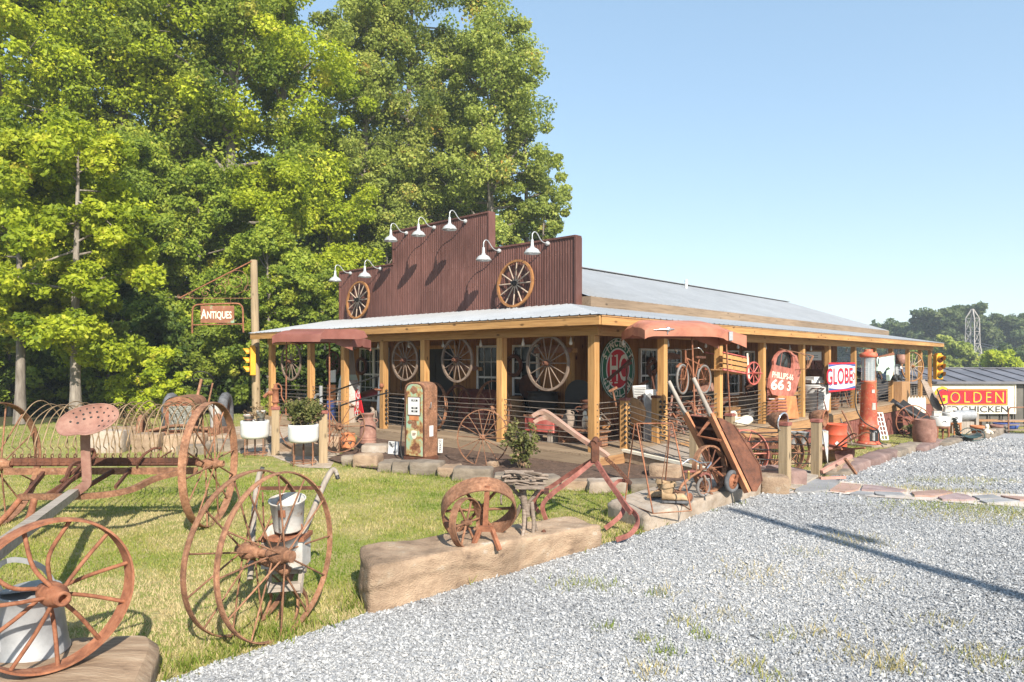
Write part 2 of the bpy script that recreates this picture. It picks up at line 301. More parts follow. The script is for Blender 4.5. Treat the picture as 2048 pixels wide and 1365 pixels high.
# ------------------------------------------------------------------ sky, sun, camera
SUN_EL, SUN_X, SUN_Y = 35.5, 0.375, -0.927
w = bpy.data.worlds.new('World'); SC.world = w; w.use_nodes = True
sk = w.node_tree.nodes.new('ShaderNodeTexSky'); sk.sky_type = 'NISHITA'; sk.sun_disc = False
sk.sun_elevation = R(SUN_EL); sk.sun_rotation = math.atan2(SUN_X, SUN_Y); sk.altitude = 50; sk.air_density = 1.0; sk.dust_density = 0.4; sk.ozone_density = 2.2
bg = w.node_tree.nodes['Background']; gm = w.node_tree.nodes.new('ShaderNodeGamma'); gm.inputs[1].default_value = SKY_GAM; hv = w.node_tree.nodes.new('ShaderNodeHueSaturation'); hv.inputs['Saturation'].default_value = SKY_SAT; hv.inputs['Value'].default_value = SKY_VAL; w.node_tree.links.new(sk.outputs[0], gm.inputs[0]); w.node_tree.links.new(gm.outputs[0], hv.inputs['Color']); tm = w.node_tree.nodes.new('ShaderNodeMix'); tm.data_type = 'RGBA'; tm.blend_type = 'MULTIPLY'; tm.inputs['Factor'].default_value = 1; tm.inputs['B'].default_value = (.96, 1.02, 1.03, 1); w.node_tree.links.new(hv.outputs[0], tm.inputs['A']); w.node_tree.links.new(tm.outputs['Result'], bg.inputs[0]); bg.inputs[1].default_value = SKY_STRENGTH
sl = bpy.data.lights.new('sun', 'SUN'); sl.energy = SUN_STRENGTH; sl.angle = R(0.5); sl.color = (1.0, 0.93, 0.82)
so = bpy.data.objects.new('sun', sl); COL.objects.link(so)
ce = math.cos(R(SUN_EL)); so.rotation_euler = V((SUN_X * ce, SUN_Y * ce, math.sin(R(SUN_EL)))).to_track_quat('Z', 'Y').to_euler(); so.location = (10, -20, 20)
cam = bpy.data.cameras.new('camera'); co = bpy.data.objects.new('camera', cam); COL.objects.link(co)
co.location = (0, 0, H); co.rotation_euler = (R(90), 0, 0); cam.sensor_width = 36; cam.lens = 36 * F_ / 2048; cam.shift_y = (V0 - 682.5) / 2048; cam.clip_end = 2000; cam.clip_start = 0.05
SC.camera = co
SC.view_settings.view_transform = 'Standard'; SC.view_settings.look = 'None'; SC.view_settings.exposure = EXPOSURE; SC.view_settings.gamma = 1
SC.cycles.max_bounces = 8; SC.cycles.transparent_max_bounces = 12; SC.cycles.sample_clamp_indirect = 8.0; SC.cycles.caustics_reflective = False; SC.cycles.caustics_refractive = False
try: SC.cycles.use_denoising = True; SC.cycles.denoiser = 'OPENIMAGEDENOISE'
except Exception: pass

# ------------------------------------------------------------------ ground
EDGE = [G(u, v) for u, v in ((345, 1362), (425, 1332), (560, 1290), (740, 1228), (960, 1160), (1205, 1092), (1300, 1064), (1420, 1022), (1520, 989), (1590, 975), (1650, 958), (1705, 940), (1760, 919), (1831, 902), (1925, 884), (2015, 866))]
EDGE = [V((-7.5, 1.2, 0)), V((-3.6, 2.95, 0))] + EDGE + [B(27, -13.5), B(40, -16), B(58, -20)]
GPOLY = [V((e.x, e.y, 0)) for e in EDGE] + [V((75, 62, 0)), V((75, -20, 0)), V((-7.5, -20, 0))]
def inpoly(px, py, poly):
    c = np.zeros(len(px), bool); n = len(poly)
    for i in range(n):
        a, b = poly[i], poly[i - 1]
        t = ((a.y > py) != (b.y > py)) & (px < (b.x - a.x) * (py - a.y) / (b.y - a.y + 1e-12) + a.x)
        c ^= t
    return c
def sheet(name, poly, mt, dz, cell, kind='structure', bbox=None, noise_z=0.0):
    xs = [p.x for p in poly]; ys = [p.y for p in poly]
    gx, gy = np.meshgrid(np.arange(min(xs), max(xs), cell), np.arange(min(ys), max(ys), cell)); gx = gx.ravel(); gy = gy.ravel()
    k = inpoly(gx, gy, poly); pts = [V((p.x, p.y)) for p in poly] + [V((a, b)) for a, b in zip(gx[k], gy[k])]
    n = len(poly); vs, es, fs, *_ = delaunay_2d_cdt(pts, [(i, (i + 1) % n) for i in range(n)], [], 1, 1e-5)
    mb = MB(); mb.add([(p.x, p.y, tz(p.x, p.y) + dz + (noise_z * noise.noise((p.x * 1.7, p.y * 1.7, 0)) if noise_z else 0)) for p in vs], fs, None, True)
    o = mb.build(name, mt); o['kind'] = kind; return o
def ground_mat(name, layers):
    """layers: list of (noise scale, threshold, width, rgb) painted over the first rgb - real soil and turf colours"""
    m, nt, N, L, bs = nodes(name); tc = N.new('ShaderNodeTexCoord'); prev = None
    for i, (sc, th, wd, c) in enumerate(layers):
        nz = N.new('ShaderNodeTexNoise'); nz.inputs['Scale'].default_value = sc; nz.inputs['Detail'].default_value = 8; nz.inputs['Roughness'].default_value = 0.7; L.new(tc.outputs['Object'], nz.inputs['Vector'])
        if prev is None:
            r = ramp(nt, [(0.3, tuple(x * 0.7 for x in c)), (0.7, tuple(min(1, x * 1.25) for x in c))]); L.new(nz.outputs['Fac'], r.inputs[0]); prev = r.outputs[0]
        else:
            mr = N.new('ShaderNodeMapRange'); mr.inputs['From Min'].default_value = th - wd; mr.inputs['From Max'].default_value = th + wd; L.new(nz.outputs['Fac'], mr.inputs['Value'])
            mx = N.new('ShaderNodeMix'); mx.data_type = 'RGBA'; L.new(mr.outputs[0], mx.inputs['Factor']); L.new(prev, mx.inputs['A']); mx.inputs['B'].default_value = (*c, 1); prev = mx.outputs['Result']
    L.new(prev, bs.inputs['Base Color']); bs.inputs['Roughness'].default_value = 0.97; bs.inputs['Specular IOR Level'].default_value = 0.15
    n3 = N.new('ShaderNodeTexNoise'); n3.inputs['Scale'].default_value = 45; n3.inputs['Detail'].default_value = 5; L.new(tc.outputs['Object'], n3.inputs['Vector'])
    b = N.new('ShaderNodeBump'); b.inputs['Strength'].default_value = 0.7; b.inputs['Distance'].default_value = 0.03; L.new(n3.outputs['Fac'], b.inputs['Height']); L.new(b.outputs[0], bs.inputs['Normal'])
    return m
TURF = ground_mat('turf', [(25, 0, 0, (0.30, 0.27, 0.10)), (0.55, 0.5, 0.06, (0.21, 0.235, 0.055)), (4, 0.56, 0.08, (0.36, 0.30, 0.14))])
FLOORF = ground_mat('woodland_floor', [(8, 0, 0, (0.075, 0.06, 0.035)), (0.8, 0.5, 0.12, (0.07, 0.085, 0.03))])
GRAVB = ground_mat('gravel_base', [(38, 0, 0, (0.33, 0.332, 0.335)), (70, 0.55, 0.05, (0.45, 0.45, 0.45)), (60, 0.62, 0.03, (0.13, 0.135, 0.145)), (1.3, 0.66, 0.05, (0.42, 0.38, 0.32))])
sheet('ground', [V((-500, -30, 0)), V((500, -30, 0)), V((500, 900, 0)), V((-500, 900, 0))], FLOORF, -0.05, 14)
LAWN = [V((-16, 0.5, 0)), V((-4, 0.5, 0)), V((9, -0.0, 0)), V((40, 20, 0)), V((40, 52, 0)), V((16, 46, 0)), B(29, 5), B(4, 12), B(1, 17), V((-16, 17.6, 0))]
sheet('lawn', LAWN, TURF, 0, 0.6, noise_z=0.012)
sheet('gravel_lot', GPOLY, GRAVB, 0.012, 0.9)
BED = [G(u, v) for u, v in ((655, 922), (700, 935), (760, 942), (900, 952), (1000, 962), (1100, 972), (1240, 980), (1330, 985), (1430, 985), (1530, 975))] + [V((3.0, 11.3, 0)), V((2.0, 12.9, 0)), B(-0.35, -0.35), B(-0.32, 7.0), V((-3.3, 14.2, 0))]
sheet('mulch_bed', [V((p.x, p.y, 0)) for p in BED], MULCH, 0.03, 0.22, noise_z=0.03)
PATHL = [V((p.x, p.y, 0)) for p in (G(480, 908), G(545, 914), G(600, 936), G(660, 938), V((-3.35, 12.9, 0)), B(-0.3, 7.2), B(-0.3, 11.9), V((-8.3, 18.2, 0)), G(440, 880))]
PATHM = ground_mat('dirt_path', [(9, 0, 0, (0.4, 0.32, 0.24)), (3, 0.55, 0.05, (0.5, 0.43, 0.36)), (2, 0.62, 0.05, (0.27, 0.2, 0.13))])
sheet('dirt_path', PATHL, PATHM, 0.008, 0.4)

# crushed stone: angular pebbles, each with its own grey
def stones(name, px, py, sz, cols, seed, zoff=0.012):
    g = np.random.default_rng(seed); n = len(px)
    base = np.array([(1, 0, 0), (-1, 0, 0), (0, 1, 0), (0, -1, 0), (0, 0, 1), (0, 0, -1)], float)
    q = base[None] * g.uniform(0.55, 1.25, (n, 6, 1)) + g.normal(0, 0.22, (n, 6, 3)); q[:, :, 2] *= 0.55
    ax = g.normal(size=(n, 3)); ax[:, 2] *= 4; ax /= np.linalg.norm(ax, axis=1, keepdims=True); an = g.uniform(0, 6.28, n); c = np.cos(an)[:, None, None]; s_ = np.sin(an)[:, None, None]
    k = ax[:, None, :]; q = q * c + np.cross(np.broadcast_to(k, q.shape), q) * s_ + k * (q * k).sum(2, keepdims=True) * (1 - c)
    q *= (sz * g.uniform(0.6, 1.35, n))[:, None, None] * 0.62
    pz = tzn(px, py) + zoff + sz * 0.3
    q += np.stack([px, py, pz], 1)[:, None, :]
    f = np.array([(0, 2, 4), (2, 1, 4), (1, 3, 4), (3, 0, 4), (2, 0, 5), (1, 2, 5), (3, 1, 5), (0, 3, 5)])
    idx = (f[None] + 6 * np.arange(n)[:, None, None]).ravel()
    o = npmesh(name, q.reshape(-1, 3), 3, idx, cols, np.repeat(np.clip(g.uniform(0, 1, n) * .92 + .09 * np.sin(px * 1.3 + 2 * np.sin(py * .7)) + .09 * np.sin(py * 2.1 + 1.7 * np.sin(px * .9)), 0, 1), 6)); return tag(o, kind='stuff')
PEB = toned('crushed_stone', [(0.0, (0.17, 0.173, 0.18)), (0.12, (0.29, 0.293, 0.298)), (0.5, (0.415, 0.416, 0.416)), (0.85, (0.50, 0.498, 0.49)), (1.0, (0.54, 0.50, 0.45))], 0.85, spec=0.3)
g0 = np.random.default_rng(3)
def spread(n, ymin, ymax, pw, xr=0.86):                  # more of them near the lens
    Y = ymin * (ymax / ymin) ** g0.uniform(0, 1, n) if pw == 0 else (ymin ** pw + g0.uniform(0, 1, n) * (ymax ** pw - ymin ** pw)) ** (1 / pw)
    X = g0.uniform(-0.86, xr, n) * Y; return X, Y
def not_path(X, Y): return ~inpoly(X, Y, [V((p.x, p.y, 0)) for p in PATHR])
PATHR = [G(1575, 990), G(1640, 958), G(1700, 968), G(1860, 985), G(2048, 992), G(2190, 1006), G(2200, 1024), G(2048, 1018), G(1900, 1008), G(1720, 995), G(1640, 985)]
X1, Y1 = spread(430000, 2.6, 9.0, 1.1, 1.3); k = inpoly(X1, Y1, GPOLY) & not_path(X1, Y1)
X2, Y2 = spread(180000, 9.0, 26, 0.8, 1.25); k2 = inpoly(X2, Y2, GPOLY) & not_path(X2, Y2)
px = np.concatenate([X1[k], X2[k2]]); py = np.concatenate([Y1[k], Y2[k2]])
sz = np.concatenate([np.full(k.sum(), 0.0118), 0.0175 + 0.0010 * (Y2[k2] - 9)])
stones('gravel', px, py, sz * np.clip(g0.lognormal(0, .36, len(px)), .5, 2.4), PEB, 5)

# turf: short mown blades, straw coloured where it is dry
def fbm(x, y, sc, seed): return np.array([noise.fractal((a * sc + seed, b * sc, seed), 1.0, 2.0, 4) for a, b in zip(x, y)])
def blades(name, px, py, hgt, tone, mt, seed, lean=0.55, wid=0.006):
    g = np.random.default_rng(seed); n = len(px); pz = tzn(px, py) + (0.0 if np.isscalar(hgt) else 0.0)
    an = g.uniform(0, 6.28, n); ln = g.normal(0, lean, (n, 2)); h = hgt * g.uniform(0.5, 1.25, n); wd = wid * g.uniform(0.7, 1.4, n)
    b0 = np.stack([px - np.cos(an) * wd, py - np.sin(an) * wd, pz - 0.01], 1); b1 = np.stack([px + np.cos(an) * wd, py + np.sin(an) * wd, pz - 0.01], 1)
    tp = np.stack([px + ln[:, 0] * h, py + ln[:, 1] * h, pz + h], 1)
    cov = np.stack([b0, b1, tp], 1).reshape(-1, 3)
    return tag(npmesh(name, cov, 3, np.arange(3 * n), mt, np.repeat(tone, 3)), kind='stuff')
GRASS = toned('grass_blade', [(0.0, (0.075, 0.135, 0.012)), (0.3, (0.165, 0.235, 0.028)), (0.55, (0.275, 0.295, 0.06)), (0.78, (0.42, 0.36, 0.14)), (1.0, (0.54, 0.44, 0.24))], 0.75, 0.35, 0.2)
NP = [V((p.x, p.y, 0)) for p in BED]
X1, Y1 = spread(230000, 3.3, 11.5, 0.75); X2, Y2 = spread(80000, 11.5, 34, 0.5)
px = np.concatenate([X1, X2]); py = np.concatenate([Y1, Y2])
k = inpoly(px, py, LAWN) & ~inpoly(px, py, GPOLY) & ~inpoly(px, py, NP) & ~inpoly(px, py, PATHL)
a_ = (px - 1.5) * 0.6776 + (py - 12.5) * 0.7354; b_ = (px - 1.5) * -0.7354 + (py - 12.5) * 0.6776
k &= ~((a_ > -0.4) & (b_ > -0.4) & (a_ < 28) & (b_ < 12.3)); px, py = px[k], py[k]
dry = 0.5 + 0.55 * fbm(px, py, 0.55, 3.1) + 0.25 * fbm(px, py, 2.2, 8.0)
nearedge = np.min([np.hypot(px - e.x, py - e.y) for e in [EDGE[i].lerp(EDGE[i + 1], t / 6) for i in range(1, len(EDGE) - 4) for t in range(6)]], axis=0)
dry = dry + 0.14 + 0.42 * np.clip(1 - nearedge / 1.5, 0, 1) + np.where((px < -2) & (py < 8.5), 0.16, -0.05) - 0.1 * np.clip((py - 9) / 4, 0, 1)
gg = np.random.default_rng(9); tone = np.clip(dry + gg.normal(0, 0.13, len(px)), 0, 1)
blades('grass', px, py, np.where(py < 12, 0.03, 0.05), tone, GRASS, 4, wid=0.0045 + 0.00035 * py)
# weeds coming up through the gravel
wx, wy, wt, wh = [], [], [], []
for u, v, r_, n_, t_ in [(1150, 1172, .14, 130, .55), (1208, 1178, .1, 60, .45), (1320, 1190, .1, 60, .85), (1335, 1310, .06, 60, .4), (1365, 1252, .08, 60, .7), (1410, 1278, .05, 60, .45), (1440, 1232, .12, 60, .85), (1640, 1272, .12, 90, .9), (1745, 1318, .16, 160, .9), (1790, 1340, .09, 100, .8), (1970, 1322, .14, 160, .75), (1500, 1150, .25, 160, .9), (1720, 1085, .22, 200, .9), (1490, 1335, .09, 80, .75), (1300, 1350, .08, 80, .85), (1870, 1250, .15, 60, .8), (1700, 1165, .2, 110, .9), (1610, 1110, .1, 40, .7), (1560, 1280, .07, 40, .6), (1290, 1285, .05, 50, .5), (1310, 1195, .05, 30, .2), (1210, 1260, .05, 40, .35), (1540, 1360, .07, 60, .6)] + [(u, v, .28, 330, t) for u, v, t in ((1850, 1012, .6), (1900, 1018, .45), (1950, 1020, .5), (2000, 1024, .55), (1925, 1036, .75), (1890, 966, .6), (1850, 984, .7), (1960, 962, .7), (2020, 1030, .75), (1790, 978, .8), (1940, 986, .8), (1590, 978, .5), (2040, 1045, .7))]:
    p = G(u, v); n = n_; q = gg.normal(0, 1, (n, 2)) * r_ * (1.0, 0.8)
    wx += list(p.x + q[:, 0] * (1.6 if n_ > 300 else 1)); wy += list(p.y + q[:, 1]); wt += list(np.clip(t_ + gg.normal(0, .12, n), 0, 1)); wh += [0.05 if n_ < 300 else 0.045] * n
blades('gravel_weeds', np.array(wx), np.array(wy), np.array(wh) + 0.02, np.array(wt), GRASS, 8, 0.6, 0.005)
# ------------------------------------------------------------------ the store: local x runs along its side, local y along its front
RZB = math.degrees(math.atan2(0.7354, 0.6776))
store = thing('store_building', 'long wood store with maroon false front, tin roof and open porch', 'building', CO, RZB)
def sp(name, mb, m, parent=store, bevel=0.0, label=None):
    o = mb.build(name, m, parent, world=False, bevel=bevel)
    if label: o['label'] = label
    return o
ZD = 0.2; LA, LB = 28.1, 12.39                  # deck height, ends of the eaves
FP = [0, 2.33, 4.78, 6.34, 8.03, 9.7, 11.9]     # porch posts along the front / the side
SPP = [2.46, 5.05, 7.6, 10.5, 12.8, 15.5, 18.0, 20.4, 23.1, 25.4, 27.4]
PW = 0.155
for i, b in enumerate(FP): sp('porch_post', MB().box((0, b, (ZD + 2.35) / 2), (PW, PW, 2.35 - ZD)), PINE[2], bevel=0.006)
for a in SPP: sp('porch_post', MB().box((a, 0, (ZD + 2.35) / 2), (PW, PW, 2.35 - ZD)), PINE[2], bevel=0.006)
sp('beam', MB().box((0, 5.95, 2.475), (0.15, 12.2, 0.25)), PINE[1], bevel=0.006)
sp('beam', MB().box((13.97, 0, 2.475), (27.64, 0.15, 0.25)), PINE[0], bevel=0.006)
def roof_z(s): return 2.70 + (s + 0.45) * 0.175 # porch roof, s = distance in from the eave line + -0.45
sp('fascia', MB().box((-0.43, 5.97, 2.598), (0.05, 12.84, 0.165)), PINE[1], bevel=0.004)
sp('fascia', MB().box((13.86, -0.43, 2.598), (28.48, 0.05, 0.165)), PINE[0], bevel=0.004)
sp('fascia', MB().add([(-0.4, 12.36, 2.515), (2.35, 12.36, 3.0), (2.35, 12.36, 3.16), (-0.4, 12.36, 2.68), (-0.4, 12.40, 2.515), (2.35, 12.40, 3.0), (2.35, 12.40, 3.16), (-0.4, 12.40, 2.68)], [(0, 1, 2, 3), (7, 6, 5, 4), (0, 4, 5, 1), (1, 5, 6, 2), (2, 6, 7, 3), (3, 7, 4, 0)]), PINE[0])
# porch roof: ribbed tin in two planes meeting on a hip
def ribbed(mb, fn, u0, u1, pitch, rib, h, s0f, s1f):
    """profile across u, running s0f(u)..s1f(u); fn(u, s, lift)"""
    us = []; u = u0
    while u < u1 - 1e-6:
        us += [(u, 0), (u + pitch - 2 * rib, 0), (u + pitch - 1.5 * rib, h), (u + pitch - 0.5 * rib, h)]; u += pitch
    us = [(min(a, u1), z) for a, z in us] + [(u1, 0)]
    vs = []
    for a, z in us: vs += [fn(a, s0f(a), z), fn(a, s1f(a), z)]
    mb.add(vs, [(2 * i, 2 * i + 1, 2 * i + 3, 2 * i + 2) for i in range(len(us) - 1)])
mb = MB(); ribbed(mb, lambda b, s, z: (s, b, roof_z(s) + z + 0.004), -0.48, 12.44, 0.23, 0.022, 0.018, lambda b: -0.48, lambda b: min(2.395, max(-0.47, b)) if b < 2.395 else 2.395)
sp('porch_roof', mb, TIN)
mb = MB(); ribbed(mb, lambda a, s, z: (a, s, roof_z(s) + z), -0.48, 28.15, 0.23, 0.022, 0.018, lambda a: -0.48, lambda a: min(2.395, max(-0.47, a)) if a < 2.395 else 2.395)
sp('porch_roof', mb, TIN)
# boards and rafters under it
mb = MB()
for k in range(int(12.2 / 0.61)): b = 0.3 + k * 0.61; mb.bar((-0.4, b, roof_z(-0.4) - 0.13), (min(2.38, b - .05), b, roof_z(min(2.38, b - .05)) - 0.13), 0.045, 0.15)
for k in range(int(25.6 / 0.61)): a = 2.6 + k * 0.61; mb.bar((a, -0.4, roof_z(-0.4) - 0.13), (a, 2.38, roof_z(2.38) - 0.13), 0.045, 0.15)
sp('rafter', mb, PINED[0])
mb = MB()
for k in range(20): s = -0.4 + k * 0.145; mb.bar((s, max(s, -0.42), roof_z(s) - 0.03), (s, 12.35, roof_z(s) - 0.03), 0.135, 0.02)
for k in range(20): s = -0.4 + k * 0.145; mb.bar((max(s, -0.42), s, roof_z(s) - 0.034), (28.0, s, roof_z(s) - 0.034), 0.135, 0.02)
sp('porch_ceiling', mb, PINED[1])
GREYB = wood('sun_greyed_fascia', (0.25, 0.18, 0.12), (0.155, 0.105, 0.065), 0)
# main roof, gable along the side
ZR = lambda b: 3.38 + (b - 2.0) * (5.12 - 3.38) / 5.1
mb = MB()
ribbed(mb, lambda a, s, z: (a, s, ZR(s) + z), 2.585, 28.15, 0.23, 0.022, 0.02, lambda a: 1.96, lambda a: 7.08)
ribbed(mb, lambda a, s, z: (a, 14.16 - s, ZR(s) + z), 2.585, 28.15, 0.23, 0.022, 0.02, lambda a: 1.96, lambda a: 7.08)
mb.bar((2.6, 7.08, 5.145), (28.16, 7.08, 5.145), 0.34, 0.03)
sp('roof', mb, TIN)
sp('gable_return', MB().box((2.605, 2.16, 3.2), (.03, .42, .36)), GREYB)
sp('roof_fascia', MB().box((15.36, 1.97, 3.245), (25.53, 0.05, 0.25)), GREYB, bevel=0.004)
mb = MB()
for s in (1, -1):
    y0 = 7.08 - s * 5.1
    mb.bar((28.1, y0, 3.26), (28.1, 7.08, 4.99), 0.05, 0.22, (0, 0, 1))
sp('gable_trim', mb, PINED[1])
vent = MB().cyl((15.0, 6.2, 4.7), (15.0, 6.2, 5.17), 0.06); sp('roof_vent', vent, WHITE)
# deck: separate boards with gaps
mb = MB()
for k in range(87): b = -0.26 + k * 0.146; mb.box((1.06, b, ZD - 0.02), (2.68, 0.139, 0.04))
sp('deck', mb, DECKW[0])
mb = MB()
for k in range(175): a = 2.47 + k * 0.146; mb.box((a, 1.06, ZD - 0.02), (0.139, 2.68, 0.04))
sp('deck', mb, DECKW[1])
sp('deck_fascia', MB().box((-0.31, 5.95, ZD - 0.147), (0.04, 12.6, 0.21)), DECKW[1])
sp('deck_fascia', MB().box((13.9, -0.31, ZD - 0.177), (28.46, 0.04, 0.27)), PINED[0])
mb = MB()
for k in range(300): mb.box((0.45 + k * 0.092, -0.27 + 0.012 * (k % 2), -0.98), (0.09, 0.02, 1.8))
sp('skirt_panel', mb, REDR)
# walls of upright boards with battens
def wall(name, p0, p1, z0, z1, step, m):
    p0 = V(p0); p1 = V(p1); d = (p1 - p0); n = int(d.length / step); t = d.normalized(); mb = MB()
    for k in range(n + 1):
        c = p0 + t * min(d.length, (k + 0.5) * step); mb.bar(c + V((0, 0, z0)), c + V((0, 0, z1)), 0.05 if k % 1 == 0 else 0.04, step * 0.97 if k % 2 == 0 else step * 0.99, up=t)
        if k % 2 == 0: mb.bar(c + V((0, 0, z0)), c + V((0, 0, z1)), 0.075, 0.05, up=t)
    return sp(name, mb, m)
wall('wall', (2.43, 2.43, 0), (2.43, 11.9, 0), ZD - 0.6, 3.15, 0.19, WALLW)
wall('wall', (2.55, 2.43, 0), (21.5, 2.43, 0), ZD - 1.6, 3.2, 0.19, WALLW)
wall('wall', (2.55, 11.87, 0), (28.0, 11.87, 0), ZD - 1.6, 3.3, 0.19, WALLW)
wall('wall', (21.5, 2.6, 0), (21.5, 11.8, 0), ZD - 1.6, 3.1, 0.19, WALLW)
for a, b in ((2.39, 2.39),): sp('corner_trim', MB().box((a, b, 1.6), (0.14, 0.14, 2.9)), PINE[2])
# false front in maroon corrugated sheet
def corr(mb, b0, b1, z0, z1, a=2.40, pitch=0.08, amp=0.011):
    n = int((b1 - b0) / pitch * 4); vs = []
    for i in range(n + 1):
        b = b0 + (b1 - b0) * i / n; x = a - amp * (0, 1, 1, 0)[i % 4]; vs += [(x, b, z0), (x, b, z1)]
    mb.add(vs, [(2 * i, 2 * i + 2, 2 * i + 3, 2 * i + 1) for i in range(n)])
mb = MB(); corr(mb, 2.26, 5.08, 3.0, 4.76); corr(mb, 5.08, 9.06, 3.0, 5.73); corr(mb, 9.06, 11.9, 3.0, 4.76)
mb.box((2.50, 3.67, 3.88), (0.16, 2.81, 1.76)); mb.box((2.50, 7.07, 4.37), (0.16, 3.98, 2.72)); mb.box((2.50, 10.48, 3.88), (0.16, 2.83, 1.76))
mb.mat(1)
for b0, b1, zs in ((2.3, 5.04, (3.3, 3.85, 4.4)), (5.12, 9.02, (3.3, 3.85, 4.4, 4.95, 5.45)), (9.1, 11.86, (3.3, 3.85, 4.4))):
    for z in zs:
        for k in range(int((b1 - b0) / .16)): mb.box((2.384, b0 + .04 + .16 * k, z + .006 * math.sin(k * 1.9)), (.008, .014, .014))
mb.mat(0)
for b in (3.2, 4.1, 5.98, 6.9, 7.8, 8.7, 10.0, 10.9): mb.box((2.3868, b, 3.85 if not 5.08 < b < 9.06 else 4.35), (.006, .012, 1.7 if not 5.08 < b < 9.06 else 2.7))
ff = sp('false_front', mb, [MAROON, RUSTP])
mb = MB()
for b0, b1, z in ((2.22, 5.06, 4.775), (5.04, 9.10, 5.745), (9.08, 11.94, 4.775)): mb.box((2.48, (b0 + b1) / 2, z), (0.24, b1 - b0, 0.045))
for b, z0, z1 in ((2.23, 3.0, 4.75), (5.05, 4.8, 5.72), (9.09, 4.8, 5.72), (11.93, 3.0, 4.75)): mb.box((2.48, b, (z0 + z1) / 2), (0.235, 0.05, z1 - z0))
sp('false_front_trim', mb, MAROON)
# windows: white frame, dark pane
def window(axis, c, z0, z1, wd, cols=3, rows=2):
    """axis 'f' on the front wall (along b), 's' on the side wall (along a)"""
    def pt(t, n, z): return (2.38 - n, c + t, z) if axis == 'f' else (c + t, 2.38 - n, z)
    def slab(mb, t0, t1, y0, y1, n0, n1):
        A = pt(t0, n0, y0); Bq = pt(t1, n1, y1); mb.box([(A[i] + Bq[i]) / 2 for i in range(3)], [abs(A[i] - Bq[i]) for i in range(3)])
    h = wd / 2; mb = MB(); f = 0.055; zm = (z0 + z1) / 2
    slab(mb, -h, -h + f, z0, z1, 0, .07); slab(mb, h - f, h, z0, z1, 0, .07); slab(mb, -h + f, h - f, z1 - f, z1, 0, .07); slab(mb, -h + f, h - f, z0, z0 + f, 0, .075); slab(mb, -h + f, h - f, zm - .025, zm + .025, 0, .06)
    for k in range(1, cols): t = -h + wd * k / cols; slab(mb, t - .006, t + .006, z0 + f, zm - .025, .03, .045); slab(mb, t - .006, t + .006, zm + .025, z1 - f, .03, .05)
    for za, zb in ((z0 + f, zm - .025), (zm + .025, z1 - f)): z = (za + zb) / 2; slab(mb, -h + f, h - f, z - .008, z + .008, .031, .049)
    o = sp('window', mb, WHITE)
    p = MB(); slab(p, -h + f * .8, h - f * .8, z0 + f * .8, z1 - f * .8, .0, .032)
    q = p.build('pane', GLASS, o, world=False)
def b_at(u, a):                                 # where a photo column meets the plane a
    r = (u - U0) / F_; return (1.5 + .6776 * a - r * (12.5 + .7354 * a)) / (.7354 + .6776 * r)
def a_at(u, b):
    r = (u - U0) / F_; return (r * (12.5 + .6776 * b) - (1.5 - .7354 * b)) / (.6776 - .7354 * r)
for u0, u1, zt in ((964, 992, 2.27), (1028, 1079, 2.27), (727, 748, 2.27), (752, 775, 2.27)):
    b1, b0 = b_at(u0, 2.38), b_at(u1, 2.38); window('f', (b0 + b1) / 2, 0.62, zt, max(.78, b1 - b0))
for u0, u1 in ((1279, 1309), (1336, 1352), (1452, 1474), (1488, 1503)):
    a0, a1 = a_at(u0, 2.38), a_at(u1, 2.38); window('s', (a0 + a1) / 2, 0.75, 2.2, max(.85, min(1.1, a1 - a0)))
# doorways: dark door with wooden casing
def door(axis, c, wd, m, zt=2.2):
    mb = MB(); mb2 = MB()
    def bx(q, t0, t1, z0, z1, n):
        if axis == 'f': q.box((2.36 - n / 2, c + (t0 + t1) / 2, (z0 + z1) / 2), (n, t1 - t0, z1 - z0))
        else: q.box((c + (t0 + t1) / 2, 2.36 - n / 2, (z0 + z1) / 2), (t1 - t0, n, z1 - z0))
    h = wd / 2; bx(mb, -h, h, ZD, zt, .03)
    for z0, z1 in ((ZD + .15, ZD + .85), (ZD + 1.0, zt - .15)): bx(mb, -h + .12, -.04, z0, z1, .045); bx(mb, .04, h - .12, z0, z1, .045)
    d = sp('door', mb, m); bx(mb2, -h - .1, -h, ZD, zt + .1, .06); bx(mb2, h, h + .1, ZD, zt + .1, .06); bx(mb2, -h, h, zt, zt + .1, .06)
    mb2.build('casing', PINE[2], d, world=False)
    k = MB().ell((2.3, c + h - .1, 1.2) if axis == 'f' else (c + h - .1, 2.3, 1.2), (.03, .03, .03)); k.build('handle', BLACK, d, world=False)
door('f', b_at(875, 2.38), 1.5, BLACK); door('s', a_at(1630, 2.38), 1.4, REDR)
# railing of reinforcing rods that pass through the posts
def railing(p0, p1, z0=0.34, n=8, dz=0.108, over=0.1, bow=0.02):
    p0 = V(p0); p1 = V(p1); t = (p1 - p0).normalized(); mb = MB(); sd = rnd.random()
    for k in range(n):
        z = z0 + k * dz; q = []
        for i in range(7):
            f = i / 6; p = (p0 - t * over).lerp(p1 + t * over, f); q.append(p + V((0, 0, z - bow * math.sin(math.pi * f) * (1 + .6 * math.sin(k * 2.1 + sd * 6)))))
        mb.tube(q, 0.0085, 5)
    sp('railing', mb, STEEL)
for i in (0, 1, 2, 4, 5): railing((0, FP[i], 0), (0, FP[i + 1], 0), 0.33 if i < 4 else 0.4)
for i in range(1, len(SPP) - 1): railing((SPP[i - 1] if i else 0, 0, 0), (SPP[i], 0, 0))
railing((25.4, 0, 0), (27.4, 0, 0)); railing((27.4, 0, 0), (27.4, 2.3, 0))
railing((0, 0, 0), (0.8, 0, 0), over=0.02, bow=0)
